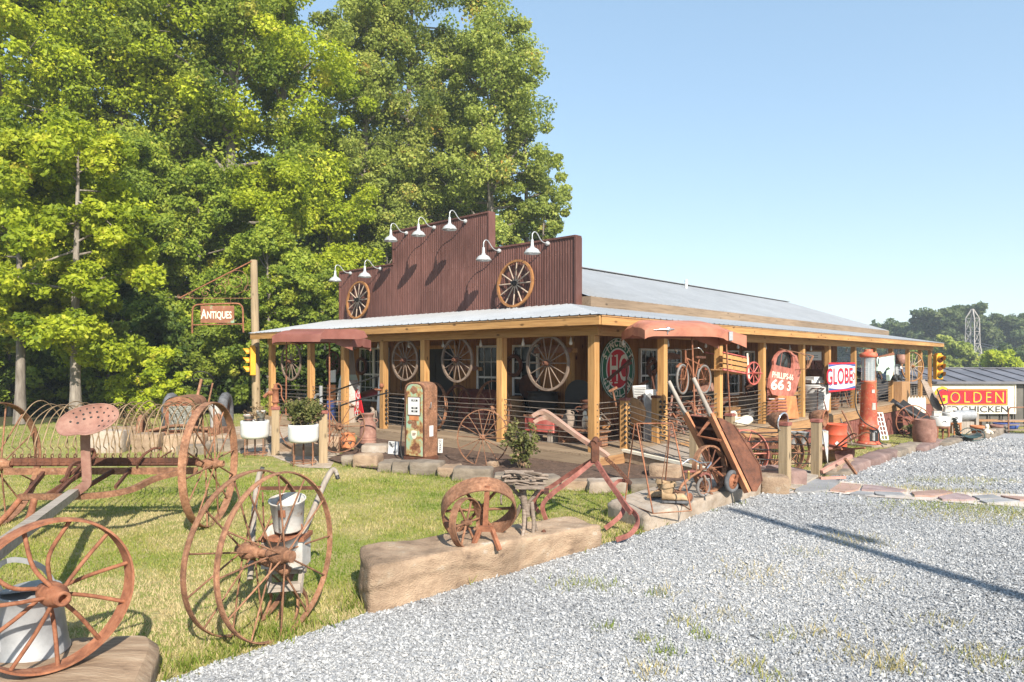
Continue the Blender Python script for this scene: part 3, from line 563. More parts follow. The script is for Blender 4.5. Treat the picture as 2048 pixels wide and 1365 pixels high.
# ------------------------------------------------------------------ goose-neck lamps along the false front
def lamp(b, z, label, first=[None]):
    if first[0] is None:
        t = thing('barn_lamp', label, 'lamp', store.matrix_basis @ V((2.39, b, z)), RZB, 'white barn lamps along the false front')
        MB().cyl((0, 0, 0), (-.045, 0, 0), .055).cyl((-.045, 0, 0), (-.07, 0, 0), .03).build('wall_plate', LAMPW, t, world=False)
        arc = [(-.06, 0, 0), (-.16, 0, 0.005), (-.25, 0, .045)] + [(-.25 - .0 - .31 * (i / 8), 0, .045 + .20 * math.sin(math.pi * (i / 8) * .62 + .0)) for i in range(1, 9)]
        arc = [(-.06, 0, 0), (-.17, 0, 0), (-.25, 0, .03), (-.32, 0, .09), (-.38, 0, .16), (-.44, 0, .205), (-.5, 0, .215), (-.55, 0, .19), (-.58, 0, .14), (-.585, 0, .07), (-.585, 0, 0)]
        MB().tube(arc, .0135, 8).build('arm', LAMPW, t, world=False)
        MB().lathe([(.001, .02), (.03, .02), (.034, -.02), (.036, -.12), (.05, -.14), (.055, -.165), (.10, -.185), (.155, -.225), (.18, -.275), (.195, -.285), (.2, -.31), (.193, -.31), (.17, -.275), (.15, -.235), (.09, -.2), (.001, -.19)], Matrix.Translation((-.585, 0, 0)), 28).build('lamp_shade', LAMPW, t, world=False)
        first[0] = t
    else:
        t = copy_tree(first[0]); t.location = store.matrix_basis @ V((2.39, b, z)); t['label'] = label
for b, z, lb in ((3.06, 4.69, 'white barn lamp above the right wagon wheel on the low right wing'), (4.67, 4.69, 'white barn lamp on the low right wing beside the tall middle panel'),
                 (5.93, 5.62, 'white barn lamp on the tall middle panel, nearest its right edge'), (7.2, 5.62, 'white barn lamp in the centre of the tall middle panel'), (8.44, 5.62, 'white barn lamp on the tall middle panel, nearest its left edge'),
                 (9.71, 4.69, 'white barn lamp above the left wagon wheel on the low left wing'), (11.3, 4.69, 'white barn lamp at the far left end of the false front')): lamp(b, z, lb)
# ------------------------------------------------------------------ wheels, the recurring thing of this yard
def wheel_into(t, c, ax, Rr, w, th, hub, n, sr, m, names=('rim', 'hub', 'spoke'), hr=None, dish=0.0, hubm=None, spoke_m=None, phase=0.0, rimdir=False, inner_gap=0.0):
    """rim, hub and spokes as children of t; world coordinates"""
    c = V(c); ax = V(ax).normalized(); M = look(c, ax); hr = hr or Rr * .1
    rim = MB().ring(c, ax, Rr, w, th, 64 if Rr > .3 else 40, .006 if Rr > .3 else 0).build(names[0], m, t)
    MB().lathe([(.001, -hub / 2), (hr * .55, -hub / 2), (hr * .6, -hub * .38), (hr, -hub * .2), (hr * 1.05, 0), (hr, hub * .2), (hr * .62, hub * .36), (hr * .62, hub / 2), (hr * .38, hub / 2), (hr * .36, hub * .36), (.001, hub * .36)], M, 20).build(names[1], hubm or m, t)
    for k in range(n):
        a = 2 * math.pi * k / n + phase; d = V((math.cos(a), math.sin(a), 0)); zo = (dish if k % 2 else -dish)
        MB().tube([M @ (d * hr * .7 + V((0, 0, zo))), M @ (d * (Rr - th * .6))], sr, 6).build(names[2], spoke_m or m, t)
    return rim
def wheel_thing(name, label, c, ax, Rr, w, th, hub, n, sr, m, group=None, cat='wheel', **k):
    t = thing(name, label, cat, V(c) - V((0, 0, Rr)), 0, group); wheel_into(t, c, ax, Rr, w, th, hub, n, sr, m, **k); return t
WAGONW = wood('wagon_wheel_wood', (0.34, 0.17, 0.07), (0.2, 0.1, 0.045), 2, False)
WAGONO = mat('oiled_wheel_wood', [(0.3, (0.24, 0.10, 0.035)), (0.7, (0.42, 0.2, 0.07))], 6, 0.6, 0, 0.1)
WGREY = mat('greyed_wheel_wood', [(0.3, (0.13, 0.09, 0.065)), (0.7, (0.27, 0.195, 0.145))], 7, 0.8, 0, 0.15)
SPOKEW = mat('pale_spoke_wood', [(0.3, (0.34, 0.25, 0.18)), (0.7, (0.52, 0.41, 0.32))], 7, 0.8, 0, 0.1)
for b, z, lb, g in ((4.0, 3.79, 'yellow-brown wagon wheel leaning on the right wing of the false front', 'x'), (10.7, 3.78, 'yellow-brown wagon wheel leaning on the left wing of the false front', 'x')):
    c = store.matrix_basis @ V((2.24, b, z)); wheel_thing('wagon_cartwheel', lb, c, (-E_ + V((0, 0, .12))), .6, .06, .055, .24, 12, .018, WAGONO, 'wagon wheels on the false front', spoke_m=SPOKEW, hubm=BLACK, hr=.07)
for u, v, b, Rr, lb in ((810, 721, 5.52, .49, 'greyed wooden wagon wheel hanging in the porch bay above the green pump'), (914, 720, 3.69, .5, 'greyed wooden wagon wheel hanging between the two middle front posts'), (1095, 727, 1.12, .54, 'biggest wooden wagon wheel hanging in the porch bay left of the round sign'), (582, 723, 10.8, .56, 'dark iron-tyred wagon wheel hanging at the far left porch bay against the trees')):
    Y = 12.5 + .6776 * b; c = P(u, v, Y); wheel_thing('hanging_cartwheel', lb, c, -E_, Rr, .045, .045, .26, 14, .0125, WGREY, 'wagon wheels hung along the porch front', hr=.06, hubm=RUSTD, spoke_m=WGREY)
c = P(655, 728, 19.5); wheel_thing('hanging_cartwheel', 'small dark wheel hanging in the shade behind the second porch post from the left', c + V((0, .6, 0)), -E_, .36, .04, .035, .2, 10, .011, RUSTD, 'wagon wheels hung along the porch front')
c = store.matrix_basis @ V((23.95, 0, 1.60)); wheel_thing('hanging_cartwheel', 'pale wooden wagon wheel hanging in the last side bays near the right traffic light', c, (.35, -1, 0), .66, .05, .05, .25, 12, .015, WAGONO, 'wagon wheels hung along the porch side', spoke_m=SPOKEW)
# ------------------------------------------------------------------ foreground yard pieces
def T(name, label, cat, loc, group=None): return thing(name, label, cat, loc, 0, group)
def spline(pts, n=8):
    pts = [V(p) for p in pts]; q = [pts[0] * 2 - pts[1]] + pts + [pts[-1] * 2 - pts[-2]]; out = []
    for i in range(1, len(q) - 2):
        for k in range(n):
            t = k / n; a, b, c, d = q[i - 1:i + 3]
            out.append(0.5 * ((2 * b) + (c - a) * t + (2 * a - 5 * b + 4 * c - d) * t * t + (3 * b - a - 3 * c + d) * t ** 3))
    return out + [pts[-1]]
def rock_mb(c4, h, seed, z0=-0.06, amp=0.035, n=(14, 8, 6), p=13, h2=None, freq=2.6, mb=None, sub=1.0):
    """a block over four ground corners, edges worn and faces broken; h..h2 from the first pair of corners to the second"""
    mb = mb or MB(); c4 = [V(c) for c in c4]; h2 = h if h2 is None else h2; L = max((c4[1] - c4[0]).length, .3)
    def fn(c):
        x, y, z = c; s = (abs(x) ** p + abs(y) ** p + abs(z) ** p) ** (1 / p); q = (x / s, y / s, z / s); u, v, w = (q[0] + 1) / 2, (q[1] + 1) / 2, (q[2] + 1) / 2
        b = c4[0].lerp(c4[1], u).lerp(c4[3].lerp(c4[2], u), v); g = tz(b.x, b.y) if b.z == 0 else b.z; hh = h + (h2 - h) * u
        pz = g + z0 + (hh - z0) * w; P0 = V((b.x, b.y, pz)); f = P0 * freq + V((seed * 3.7, seed, 0))
        zz = pz * 6 + noise.noise(f * .5) * 1.6; fr = zz - math.floor(zz); d = noise.fractal(f, 1.0, 2.0, 5) * amp * .7 + amp * 1.4 * (abs(noise.noise(f * .55)) - .2) + amp * .5 * noise.noise((math.floor(zz) * 5.3 + seed, f.x * .7, f.y * .7)) * (1 - max(0, fr - .8) * 5) - amp * .9 * max(0, .16 - noise.voronoi(f * 1.3)[0][0]) * 4
        k = V(q).normalized(); t = (c4[1] - c4[0]).normalized(); y_ = V((-t.y, t.x, 0))
        return P0 + (t * k.x + y_ * k.y + V((0, 0, k.z * .75))) * d
    for ax in range(3):
        for sg in (-1, 1):
            i1, i2 = [(1, 2), (0, 2), (0, 1)][ax]; n1, n2 = max(2, int(n[i1] * sub)), max(2, int(n[i2] * sub))
            vs = []
            for a in range(n1 + 1):
                for b in range(n2 + 1):
                    c = [0, 0, 0]; c[ax] = sg; c[i1] = -1 + 2 * a / n1; c[i2] = -1 + 2 * b / n2; vs.append(fn(c))
            fl = (sg > 0) == (ax != 1)
            fs = [(a * (n2 + 1) + b, (a + 1) * (n2 + 1) + b, (a + 1) * (n2 + 1) + b + 1, a * (n2 + 1) + b + 1) for a in range(n1) for b in range(n2)]
            mb.add(vs, fs if fl else [f[::-1] for f in fs], None, True)
    return mb
def rock(name, label, c4, h, m, seed, cat='rock', group=None, **k):
    o = rock_mb(c4, h, seed, **k).build(name, m); return tag(o, label, cat, group)
def quad(p, l, w, deg): # rectangle of corners round a ground point
    c, s = math.cos(R(deg)), math.sin(R(deg)); return [V((p[0] + c * x - s * y, p[1] + s * x + c * y, 0)) for x, y in ((-l / 2, -w / 2), (l / 2, -w / 2), (l / 2, w / 2), (-l / 2, w / 2))]
def wheel_part(t, c, ax, Rr, w, th, hub, n, sr, m, name='wheel', **k):
    c = V(c); rim = MB().ring(c, ax, Rr, w, th, 60, .004).build(name, m, t); tmp = thing('x', '', '', (0, 0, 0)); 
    wheel_into(tmp, c, ax, Rr, w, th, hub, n, sr, m, **k)
    for ch in list(tmp.children):
        if ch.name.startswith('rim'): bpy.data.objects.remove(ch)
        else: ch.parent = rim; ch.matrix_parent_inverse = Matrix(); ch.location = wm(t).inverted() @ V((0, 0, 0))
    bpy.data.objects.remove(tmp); return rim
# --- left corner: wheel and watering can on a squared log
rock('sandstone_block', 'weathered flat stone block under the big wheel in the lower left corner', [V((-4.3, 2.9, 0)), V((-1.70, 3.02, 0)), V((-2.2, 4.28, 0)), V((-4.3, 4.0, 0))], .2, LOGW, 3, amp=.03, n=(30, 14, 6))
wc = V((-2.50, 3.70, .625)); wax = V((.80, -.6, .02))
t = T('spoked_cartwheel', 'wide-rimmed orange rusty wheel with bent spokes on the block in the lower left corner', 'wheel', (-2.5, 3.7, .2))
wheel_into(t, wc, wax, .405, .105, .012, .30, 0, .0, RUSTO, hr=.062)
Mw = look(wc, wax)
for k in range(11):
    a = 2 * math.pi * k / 11 + .2; d = V((math.cos(a), math.sin(a), 0)); s = V((-math.sin(a), math.cos(a), 0)); zo = .055 if k % 2 else -.055; bend = {2: .05, 3: .035, 4: .05}.get(k, .008)
    MB().tube([Mw @ p for p in spline([d * .045 + V((0, 0, zo)), d * .2 + s * bend + V((0, 0, zo * .6)), d * .395], 5)], .0115, 7).build('spoke', RUSTO, t)
t = T('watering_can', 'galvanised watering can with a loop handle behind the lower left wheel', 'watering can', (-2.80, 3.98, .19))
Mc = Matrix.Translation((-2.80, 3.98, .19)) @ Matrix.Rotation(R(4), 4, 'X')
MB().lathe([(.001, 0), (.185, 0), (.187, .012), (.178, .03), (.15, .36), (.155, .375), (.148, .375), (.146, .34), (.001, .30)], Mc, 32).build('body', ZINC, t)
MB().prism([(math.cos(a / 10 * 3.14) * .15, math.sin(a / 10 * 3.14) * .15) for a in range(11)], .012, Mc @ Matrix.Translation((0, 0, .365)) @ Matrix.Rotation(R(20), 4, 'Z')).build('half_lid', ZINC, t)
MB().flat([Mc @ V(p) for p in spline([(-.14, .02, .3), (-.21, .02, .40), (-.20, .02, .50), (-.1, .02, .545), (.06, .02, .50), (.14, .02, .37)], 6)], .03, .006, (0, 1, 0)).build('handle', ZINC, t)
MB().tube([Mc @ V(p) for p in ((-.1, -.12, .08), (-.16, -.16, .22), (-.19, -.18, .27))], [.05, .036, .03], 14).torus(Mc @ V((-.19, -.18, .27)), Mc.to_3x3() @ V((-.5, -.35, .75)), .032, .006, 16, 6).build('spout', ZINC, t)
# --- horse-drawn hay rake
ax = V((.9998, .0175, 0)); bk = V((-.0175, .9998, 0)); Rc = V((-3.45, 7.78, .71)); Lc = Rc - ax * 2.42; up = V((0, 0, 1))
hr_ = T('hay_rake', 'rusty horse-drawn hay rake with two iron wheels, curved tines and pan seat', 'hay rake', (-4.6, 7.9, 0))
wheel_part(hr_, Rc, ax, .705, .085, .012, .3, 14, .0095, RUST, dish=.05, hr=.06, phase=.1); wheel_part(hr_, Lc, ax, .705, .085, .012, .34, 14, .0095, RUST, dish=.05, hr=.075)
MB().tube([Lc - ax * .1, Rc + ax * .12], .024, 10).build('axle', RUSTD, hr_)
MB().bar(Lc + ax * .12 + up * -.07 - bk * .05, Rc - ax * .12 + up * -.07 - bk * .05, .012, .075).bar(Lc + ax * .12 + up * -.105 - bk * .02, Rc - ax * .12 + up * -.105 - bk * .02, .075, .012).build('frame_beam', RUST, hr_)
MB().bar(Lc + ax * .18 + up * .045, Rc - ax * .14 + up * .045, .05, .05).build('tine_bar', RUSTD, hr_)
for k in range(25):
    p = Lc + ax * (.2 + k * 2.06 / 24) + up * .06; j = (rnd.random() - .5) * .07; jj = (rnd.random() - .5) * .06
    q = [(0, 0), (.02, .10), (-.035, .16), (.03, .30), (.12, .45), (.30 + jj, .575 + j), (.50, .60 + j), (.70, .51), (.86, .33), (.95, .1), (.97, -.12)]
    MB().tube([p + bk * s.x + up * s.z + ax * jj * s.x for s in spline([(a, 0, b) for a, b in q], 4)], .0062, 6).build('tine', RUSTT, hr_)
    MB().box((0, 0, -.03), (.024, .058, .07), along(p, ax)).torus(p + up * .035, ax, .022, .006, 12, 5).build('tine_clip', RUSTD, hr_)
fr_ = spline([(-3.68, 7.80, .64), (-3.93, 7.5, .59), (-4.04, 7.15, .525), (-4.4, 7.03, .49), (-5.2, 7.18, .455)], 6)
MB().flat(fr_, .05, .06).build('drawbar_frame', RUST, hr_)
m_ = MB().bar(Lc + ax * .55 - up * .08, (-5.12, 7.15, .47), .035, .05).bar(Lc + ax * 1.05 - up * .05, (-4.95, 7.25, .46), .03, .05).bar(Lc + ax * .95 - up * .08, (-4.75, 7.1, .50), .03, .04).bar((-4.55, 7.05, .5), Lc + ax * 1.35 - up * .06, .03, .045).bar(Lc + ax * 1.52 - up * .05, (-4.2, 7.2, .55), .025, .035)
m_.flat(spline([Lc + ax * 1.0 + up * .03, Lc + ax * 1.0 + up * .02 - bk * .25, (-4.9, 7.4, .5), (-5.0, 7.25, .42)], 5), .03, .03).build('brace', RUSTD, hr_)
MB().torus(Lc + ax * 1.12 + up * .12 - bk * .08, ax, .055, .022, 20, 7).tube(spline([Lc + ax * 1.12 + up * .1 - bk * .1, Lc + ax * 1.0 - bk * .2 - up * .05, Lc + ax * .95 - bk * .35 - up * .14], 5), .02, 7).build('trip_gear', RUSTD, hr_)
MB().tube(spline([Lc + ax * 1.62 - up * .03 - bk * .06, Lc + ax * 1.68 + up * .08 - bk * .1, Lc + ax * 1.76 + up * .17, Lc + ax * 1.86 + up * .18], 5), .014, 7).tube([Lc + ax * 1.7, Lc + ax * 1.82 + up * .05, Lc + ax * 1.98 + up * .15], .009, 6).build('trip_lever', RUSTD, hr_)
MB().tube(spline([(-5.15, 7.12, .44), (-5.22, 7.0, .28), (-5.36, 6.85, .1), (-5.5, 6.75, .01)], 5), [.03] * 11 + [.024] * 5, 7).tube(spline([(-5.0, 7.12, .44), (-4.99, 7.05, .3), (-5.0, 6.98, .2)], 4), .035, 7).build('stand_leg', RUSTO, hr_)
MB().flat(spline([(-4.50, 7.0, .53), (-4.37, 6.97, .62), (-4.345, 6.95, .70), (-4.345, 6.93, .95), (-4.33, 6.9, 1.15), (-4.29, 6.86, 1.2)], 5), .095, .014, (0, -1, .02)).build('seat_post', RUSTP, hr_)
Ms = look((-4.235, 6.82, 1.255), (.18, -.78, .62)) @ Matrix.Rotation(R(16), 4, 'Z')
def pan(r, th): e = 1 + .13 * math.cos(2 * th) - .22 * math.exp(-((th - 4.05) / .42) ** 2); return V((.245 * r * e * math.cos(th), .2 * r * e * math.sin(th), .085 * r ** 2.4 * (1 - .55 * math.exp(-((th - 3.6) / 1.0) ** 2))))
mb = MB(); rings = [0.02, .2, .4, .6, .75, .88, 1.0]; ns = 44
for off, fl in ((0, False), (-.008, True)):
    vs = [Ms @ (pan(r, 2 * math.pi * j / ns) + V((0, 0, off))) for r in rings for j in range(ns)]
    fs = [(i * ns + j, (i + 1) * ns + j, (i + 1) * ns + (j + 1) % ns, i * ns + (j + 1) % ns) for i in range(len(rings) - 1) for j in range(ns)]; mb.add(vs, [f[::-1] for f in fs] if fl else fs, None, True)
mb.tube([Ms @ (pan(1, 2 * math.pi * j / ns) + V((0, 0, -.004))) for j in range(ns)], .0065, 6, True); mb.mat(1)
for r, n, r0, pw_ in ((.42, 6, .0125, 0), (.66, 9, .011, .2), (.86, 10, .0085, .1)):
    for j in range(n):
        th = -.7 + (3.4 if r < .8 else 2.9) * j / (n - 1); q = pan(r, th); q2 = pan(r + .02, th) - q; q3 = pan(r, th + .05) - q; nn = q2.cross(q3).normalized()
        if nn.z < 0: nn = -nn
        mb.lathe([(.0005, .001), (r0, .001), (r0 * 1.02, -.003)], Ms @ look(q, nn), 12)
mb.build('seat', [RUSTP, BLACK], hr_)
MB().bar((-4.46, 6.92, .545), (-2.75, 3.45, .83), .085, .075).build('tongue', GREY[0], hr_)
# --- wheel cultivator with two tall wheels
ca = V((.93, -.3665, 0)); c1 = V((-1.60, 4.68, .555)); c2 = c1 - ca * .27
cu = T('wheel_cultivator', 'rusty cultivator with two tall spoked wheels and grey wood handles, holding white pails', 'cultivator', (-1.75, 4.75, 0))
for c, ph in ((c1, 0), (c2, .3)): wheel_part(cu, c, ca + V((0, 0, .02 if c is c1 else -.05)), .568, .042, .009, .2, 12, .0068, RUST, dish=.045, phase=ph, hr=.058)
MB().tube([c2 - ca * .1, c1 + ca * .06], .027, 14).tube([c1 + ca * .0, c1 + ca * .11], [.045, .04], 14).build('axle', RUST, cu)
hl = spline([P(521, 940, 5.5), P(513, 975, 5.45), P(508, 1030, 5.25), P(503, 1110, 5.0), P(500, 1160, 4.9)], 5); hr2 = spline([P(675, 952, 5.35), P(668, 940, 5.38), P(656, 953, 5.36), P(640, 988, 5.28), P(602, 1078, 5.0), P(572, 1132, 4.9)], 5)
MB().tube(hl, .022, 8).build('handle', GREY[2], cu); MB().tube(hr2, [.016] * 5 + [.023] * (len(hr2) - 5), 8).build('handle', GREY[2], cu)
MB().tube([hl[0] + V((.0, -.01, .012)), hl[0] + V((.03, 0, .004))], .018, 8).tube([hr2[0] + V((.004, 0, -.025)), hr2[2]], .017, 8).build('grip', BLACK, cu)
MB().bar(P(517, 977, 5.44), P(643, 976, 5.3), .022, .026).bar(P(525, 985, 5.4), P(528, 1060, 5.2), .012, .012).build('cross_brace', RUSTD, cu)
hp = V((-1.66, 5.0, 0))
MB().box(hp + V((0, 0, .49)), (.30, .2, .2), RZ((0, 0, 0), 0)).build('seed_box', WHITEOLD, cu); MB().box(hp + V((0, 0, .605)), (.325, .225, .03)).build('seed_box_rim', RUSTO, cu)
MB().bar(hp + V((-.14, 0, .36)), hp + V((.14, .02, .36)), .05, .06).bar(hp + V((-.11, -.05, .24)), hp + V((.12, -.03, .25)), .07, .05).bar(hp + V((-.12, 0, .4)), hp + V((-.11, -.04, .2)), .03, .03).bar(hp + V((.12, 0, .4)), hp + V((.11, -.04, .2)), .03, .03).build('undercarriage', GREY[0], cu)
mb = MB()
for dx in (-.12, -.04, .06, .12): mb.flat(spline([hp + V((dx, -.02, .22)), hp + V((dx * 1.1, .06, .13)), hp + V((dx * 1.25, .02, .04)), hp + V((dx * 1.3, -.07, -.01))], 4), .028, .014, (1, 0, 0))
mb.tube([c1 - ca * .13, hp + V((0, 0, .3))], .022, 7); mb.build('tooth', RUST, cu)
mb = MB().ell((hp.x - .02, hp.y - .22, .50), (.10, .06, .06)).cyl(hp + V((-.1, -.2, .5)), hp + V((.1, -.25, .42)), .035); mb.build('gear_housing', RUST, cu)
def pail(name, label, p, r0, r1, h, m, tilt=0, tdir=0, bail=True, group=None, clip=None, rimm=None):
    t = T(name, label, 'pail' if name.endswith('pail') else 'bucket', p, group); M = Matrix.Translation(V(p)) @ Matrix.Rotation(R(tdir), 4, 'Z') @ Matrix.Rotation(R(tilt), 4, 'X')
    MB().lathe([(.001, 0), (r0, 0), (r0 * 1.02, .008), (r0 + (r1 - r0) * .9, h * .93), (r1 * 1.01, h * .94), (r1 * 1.03, h), (r1 * .985, h), (r0 * .97, .012), (.001, .012)], M, 30).build('body', m, t)
    MB().torus(M @ V((0, 0, h)), M.to_3x3() @ V((0, 0, 1)), r1 * 1.02, .006, 32, 6).build('rolled_rim', rimm or m, t)
    if bail: MB().tube([M @ V((r1 * 1.05 * math.cos(a), -r1 * .5 * math.sin(a) - .01, h * .93 + .02 * math.sin(a))) for a in [math.pi * i / 12 for i in range(13)]], .0035, 5).build('handle', STEEL, t)
    if clip: MB().box((0, -r1 * 1.02, h * .74), (.05, .012, .05), M).build('latch', RUSTO, t)
    return t
pail('white_pail', 'dented white pail with a rusty latch perched on the wheel cultivator', hp + V((.02, .0, .66)), .10, .126, .225, WHITEOLD, 10, 0, False, clip=True)
pail('white_pail', 'lower chipped white pail with a rust-eaten edge on the wheel cultivator', hp + V((.01, -.05, .55)), .11, .13, .13, WHITEOLD, 22, 0, False, rimm=RUSTO)
# --- long sandstone block with pulleys and twig table
rock('sandstone_block', 'long tan sandstone block between lawn and gravel carrying the flat pulley', [V((-1.06, 5.03, 0)), V((.94, 6.92, 0)), V((.66, 7.38, 0)), V((-1.26, 5.62, 0))], .375, SAND, 11, h2=.23, amp=.055, n=(90, 26, 18), p=16, freq=1.9)
pu = T('belt_pulley', 'wide rusty flat-belt pulley tilted on the long sandstone block', 'pulley', (-.3, 6.1, .3))
pc = V((-.30, 6.15, .545)); pa = V((.16, -.78, -.58)); wheel_into(pu, pc, pa, .335, .16, .012, .16, 6, .014, RUST, hr=.045)
sp_ = T('iron_cartwheel', 'small rusty wheel with flat spokes leaning in front of the wide pulley', 'wheel', (-.39, 5.75, .3))
wheel_into(sp_, V((-.39, 5.82, .505)), V((.86, -.5, .08)), .212, .065, .011, .1, 6, .011, RUST, hr=.03)
st = T('wooden_trestle', 'small rusty wooden trestle propping the wide pulley', 'trestle', (-.2, 5.9, .3))
MB().bar((-.235, 5.93, .42), (-.215, 5.95, .80), .045, .06).build('upright', RUSTO, st); MB().box((-.225, 5.88, .44), (.13, .05, .045)).build('cross_bar', RUSTO, st)
for a, b in (((-.28, 5.87, .43), (-.345, 5.80, .285)), ((-.17, 5.87, .43), (-.105, 5.80, .275))): MB().bar(a, b, .035, .03).build('leg', RUSTO, st)
tw = T('twig_stand', 'rustic stand of bleached branches piled with short twigs on the sandstone block', 'stand', (.12, 6.45, .25)); b0 = V((.115, 6.42, 0))
for a, b in (((-.035, -.22, .23), (.0, 0, .5)), ((.125, .06, .2), (.03, 0, .55)), ((-.19, .16, .22), (-.03, .02, .52)), ((.075, -.08, .22), (.07, 0, .56)), ((.0, .12, .2), (0, .05, .5))):
    p, q = b0 + V(a), b0 + V(b); MB().tube(spline([p, p.lerp(q, .45) + V((.015, .01, 0)), q], 4), [.017] * 5 + [.021] * 4, 7).build('leg', DRIFT, tw)
MB().tube(spline([b0 + V((.03, .0, .42)), b0 + V((.0, .0, .56)), b0 + V((-.02, 0, .7))], 4), .034, 8).tube([b0 + V((.04, 0, .55)), b0 + V((.17, -.02, .72))], .018, 7).tube([b0 + V((-.02, 0, .58)), b0 + V((-.16, .02, .75))], .018, 7).tube([b0 + V((-.17, .0, .8)), b0 + V((-.22, 0, .6)), b0 + V((-.215, 0, .53))], .011, 6).tube([b0 + V((-.12, 0, .8)), b0 + V((-.28, 0, .77)), b0 + V((-.33, 0, .68))], .013, 6).build('stem', DRIFT, tw)
MB().box(b0 + V((.05, -.02, .715)), (.27, .22, .028), RZ((0, 0, 0), 0)).build('shelf', DRIFT, tw)
for k in range(34):
    z = .742 + .022 * (k // 7); a = (0.15 if (k // 7) % 2 else -.2) + rnd.uniform(-.5, .5); c = b0 + V((rnd.uniform(-.12, .13), rnd.uniform(-.1, .09), z)); d = V((math.cos(a), math.sin(a), rnd.uniform(-.1, .1))) * rnd.uniform(.07, .14)
    MB().tube([c - d, c + V((0, 0, .006)), c + d], rnd.uniform(.008, .014), 6).build('twig', DRIFT, tw)
tag(MB().cyl((.285, 6.52, .235), (.305, 6.46, .27), .022, .019, 10).build('pipe_stub', RUSTD), 'short dark iron stub standing on the sandstone block beside the twig stand', 'iron stub')
# --- walking cultivator standing on its shanks
wk = T('walking_cultivator', 'red-rusted walking cultivator with curved shanks and worn wood handles on the lawn edge', 'cultivator', (.98, 7.9, 0)); ap = P(1190, 920, 8.0)
def shank(name, pts, w=.05, h=.018): MB().flat(spline(pts, 6), w, h, (.4, .9, .1)).build(name, REDR, wk)
MB().box(ap + V((0, 0, .08)), (.09, .09, .2)).box(ap + V((.01, 0, .19)), (.13, .08, .05)).tube([ap + V((-.02, -.03, .2)), ap + V((.02, .03, .24))], .04, 8).build('clevis', RUSTD, wk)
shank('beam', [ap, P(1150, 953, 7.95), P(1112, 982, 7.95), P(1098, 995, 7.95)], .055, .03)
shank('beam', [ap + V((0, .06, 0)), P(1140, 948, 8.3), P(1105, 972, 8.4), P(1080, 985, 8.4)], .05, .03)
shank('beam', [ap, P(1212, 955, 7.8), P(1240, 995, 7.6), P(1262, 1026, 7.35)], .055, .03)
shank('shank', [P(1112, 980, 7.95), P(1092, 1000, 7.95), P(1085, 1016, 7.95), P(1092, 1040, 7.95)])
shank('shank', [P(1090, 980, 8.4), P(1072, 995, 8.4), P(1070, 1012, 8.4), P(1083, 1034, 8.35)])
shank('shank', [P(1250, 1010, 7.5), P(1273, 1032, 7.3), P(1273, 1052, 7.1), P(1258, 1070, 6.98), P(1232, 1080, 6.95)])
shank('shank', [P(1238, 995, 7.65), P(1248, 1012, 7.6), P(1242, 1030, 7.5), P(1225, 1046, 7.45), P(1210, 1057, 7.45)])
shank('shank', [P(1225, 974, 7.8), P(1238, 962, 7.95), P(1256, 963, 8.05)], .04, .014)
MB().box(V((0, 0, 0)), (.34, .06, .012), along(P(1093, 983, 8.15), (.05, 1, 0))).build('cross_plate', RUSTD, wk)
for q in ([P(1065, 833, 8.3), P(1080, 825, 8.3), P(1098, 829, 8.3), P(1150, 868, 8.2), P(1205, 905, 8.12), P(1216, 914, 8.1)], [P(1068, 845, 8.75), P(1083, 837, 8.75), P(1102, 838, 8.75), P(1150, 868, 8.6), P(1196, 900, 8.4), P(1214, 912, 8.3)]):
    s = spline(q, 5); MB().flat(s, .05, .062, (.5, .8, .2)).build('handle', mat('worn_red_handle', [(0.3, (.27, .13, .09)), (.48, (.36, .24, .18)), (.66, (.34, .15, .115))], 5, .85, 0, .2) if not bpy.data.materials.get('worn_red_handle') else bpy.data.materials['worn_red_handle'], wk)
ch_ = spline([P(1213, 918, 8.05), P(1232, 935, 8.0), P(1250, 955, 7.95), P(1262, 968, 7.95)], 6)
for i in range(0, len(ch_) - 1): MB().torus(ch_[i], (ch_[i + 1] - ch_[i]).cross(V((0, 0, 1)) if i % 2 else V((1, 0, 0))), .02, .005, 10, 5).build('chain_link', RUSTD, wk)
# --- second slab with stand, boots, tricycle, barrow
rock('sandstone_block', 'grey-topped flat stone slab under the tricycle and wheelbarrow', [V((1.50, 7.46, 0)), V((3.62, 9.72, 0)), V((2.95, 10.35, 0)), V((1.12, 8.25, 0))], .2, WSTONE, 21, amp=.035, n=(46, 18, 7))
fs_ = T('rod_stand', 'thin rusty A-frame stand of iron rods on the flat stone slab', 'stand', (1.7, 8.0, .2)); tl, tr_ = V((1.485, 8.1, 1.14)), V((1.91, 8.1, 1.145))
a1, a2, b1, b2 = V((1.56, 7.52, .2)), V((2.02, 7.66, .2)), V((1.37, 8.25, .17)), V((1.95, 8.7, .2))
for q in ((tl, a1), (tr_, a2), (tl + V((-.02, .02, 0)), b1), (tr_ + V((-.02, .02, 0)), b2)): MB().tube(q, .0085, 6).build('leg', RUSTO, fs_)
MB().tube([tl, tr_], .0085, 6).build('top_bar', RUSTO, fs_)
MB().tube([a1, a2], .007, 6).tube([a1, b1], .007, 6).tube([a2, b2], .007, 6).build('base_bar', RUST, fs_)
MB().tube([tl.lerp(tr_, .08), tl.lerp(tr_, .08) + V((.09, -.1, -.85))], .005, 5).tube([tl.lerp(tr_, .94), tl.lerp(tr_, .94) + V((-.1, 0, -.7)), tl.lerp(tr_, .94) + V((-.02, -.1, -.74))], .005, 5).build('hook_rod', RUST, fs_)
MB().ell(tr_ + V((.09, -.4, -.52)), (.014, .014, .022)).cyl(tr_ + V((.09, -.4, -.54)), tr_ + V((.09, -.4, -.6)), .012).build('padlock', mat('brass', (.45, .3, .1), 5, .4, .7, 0), fs_)
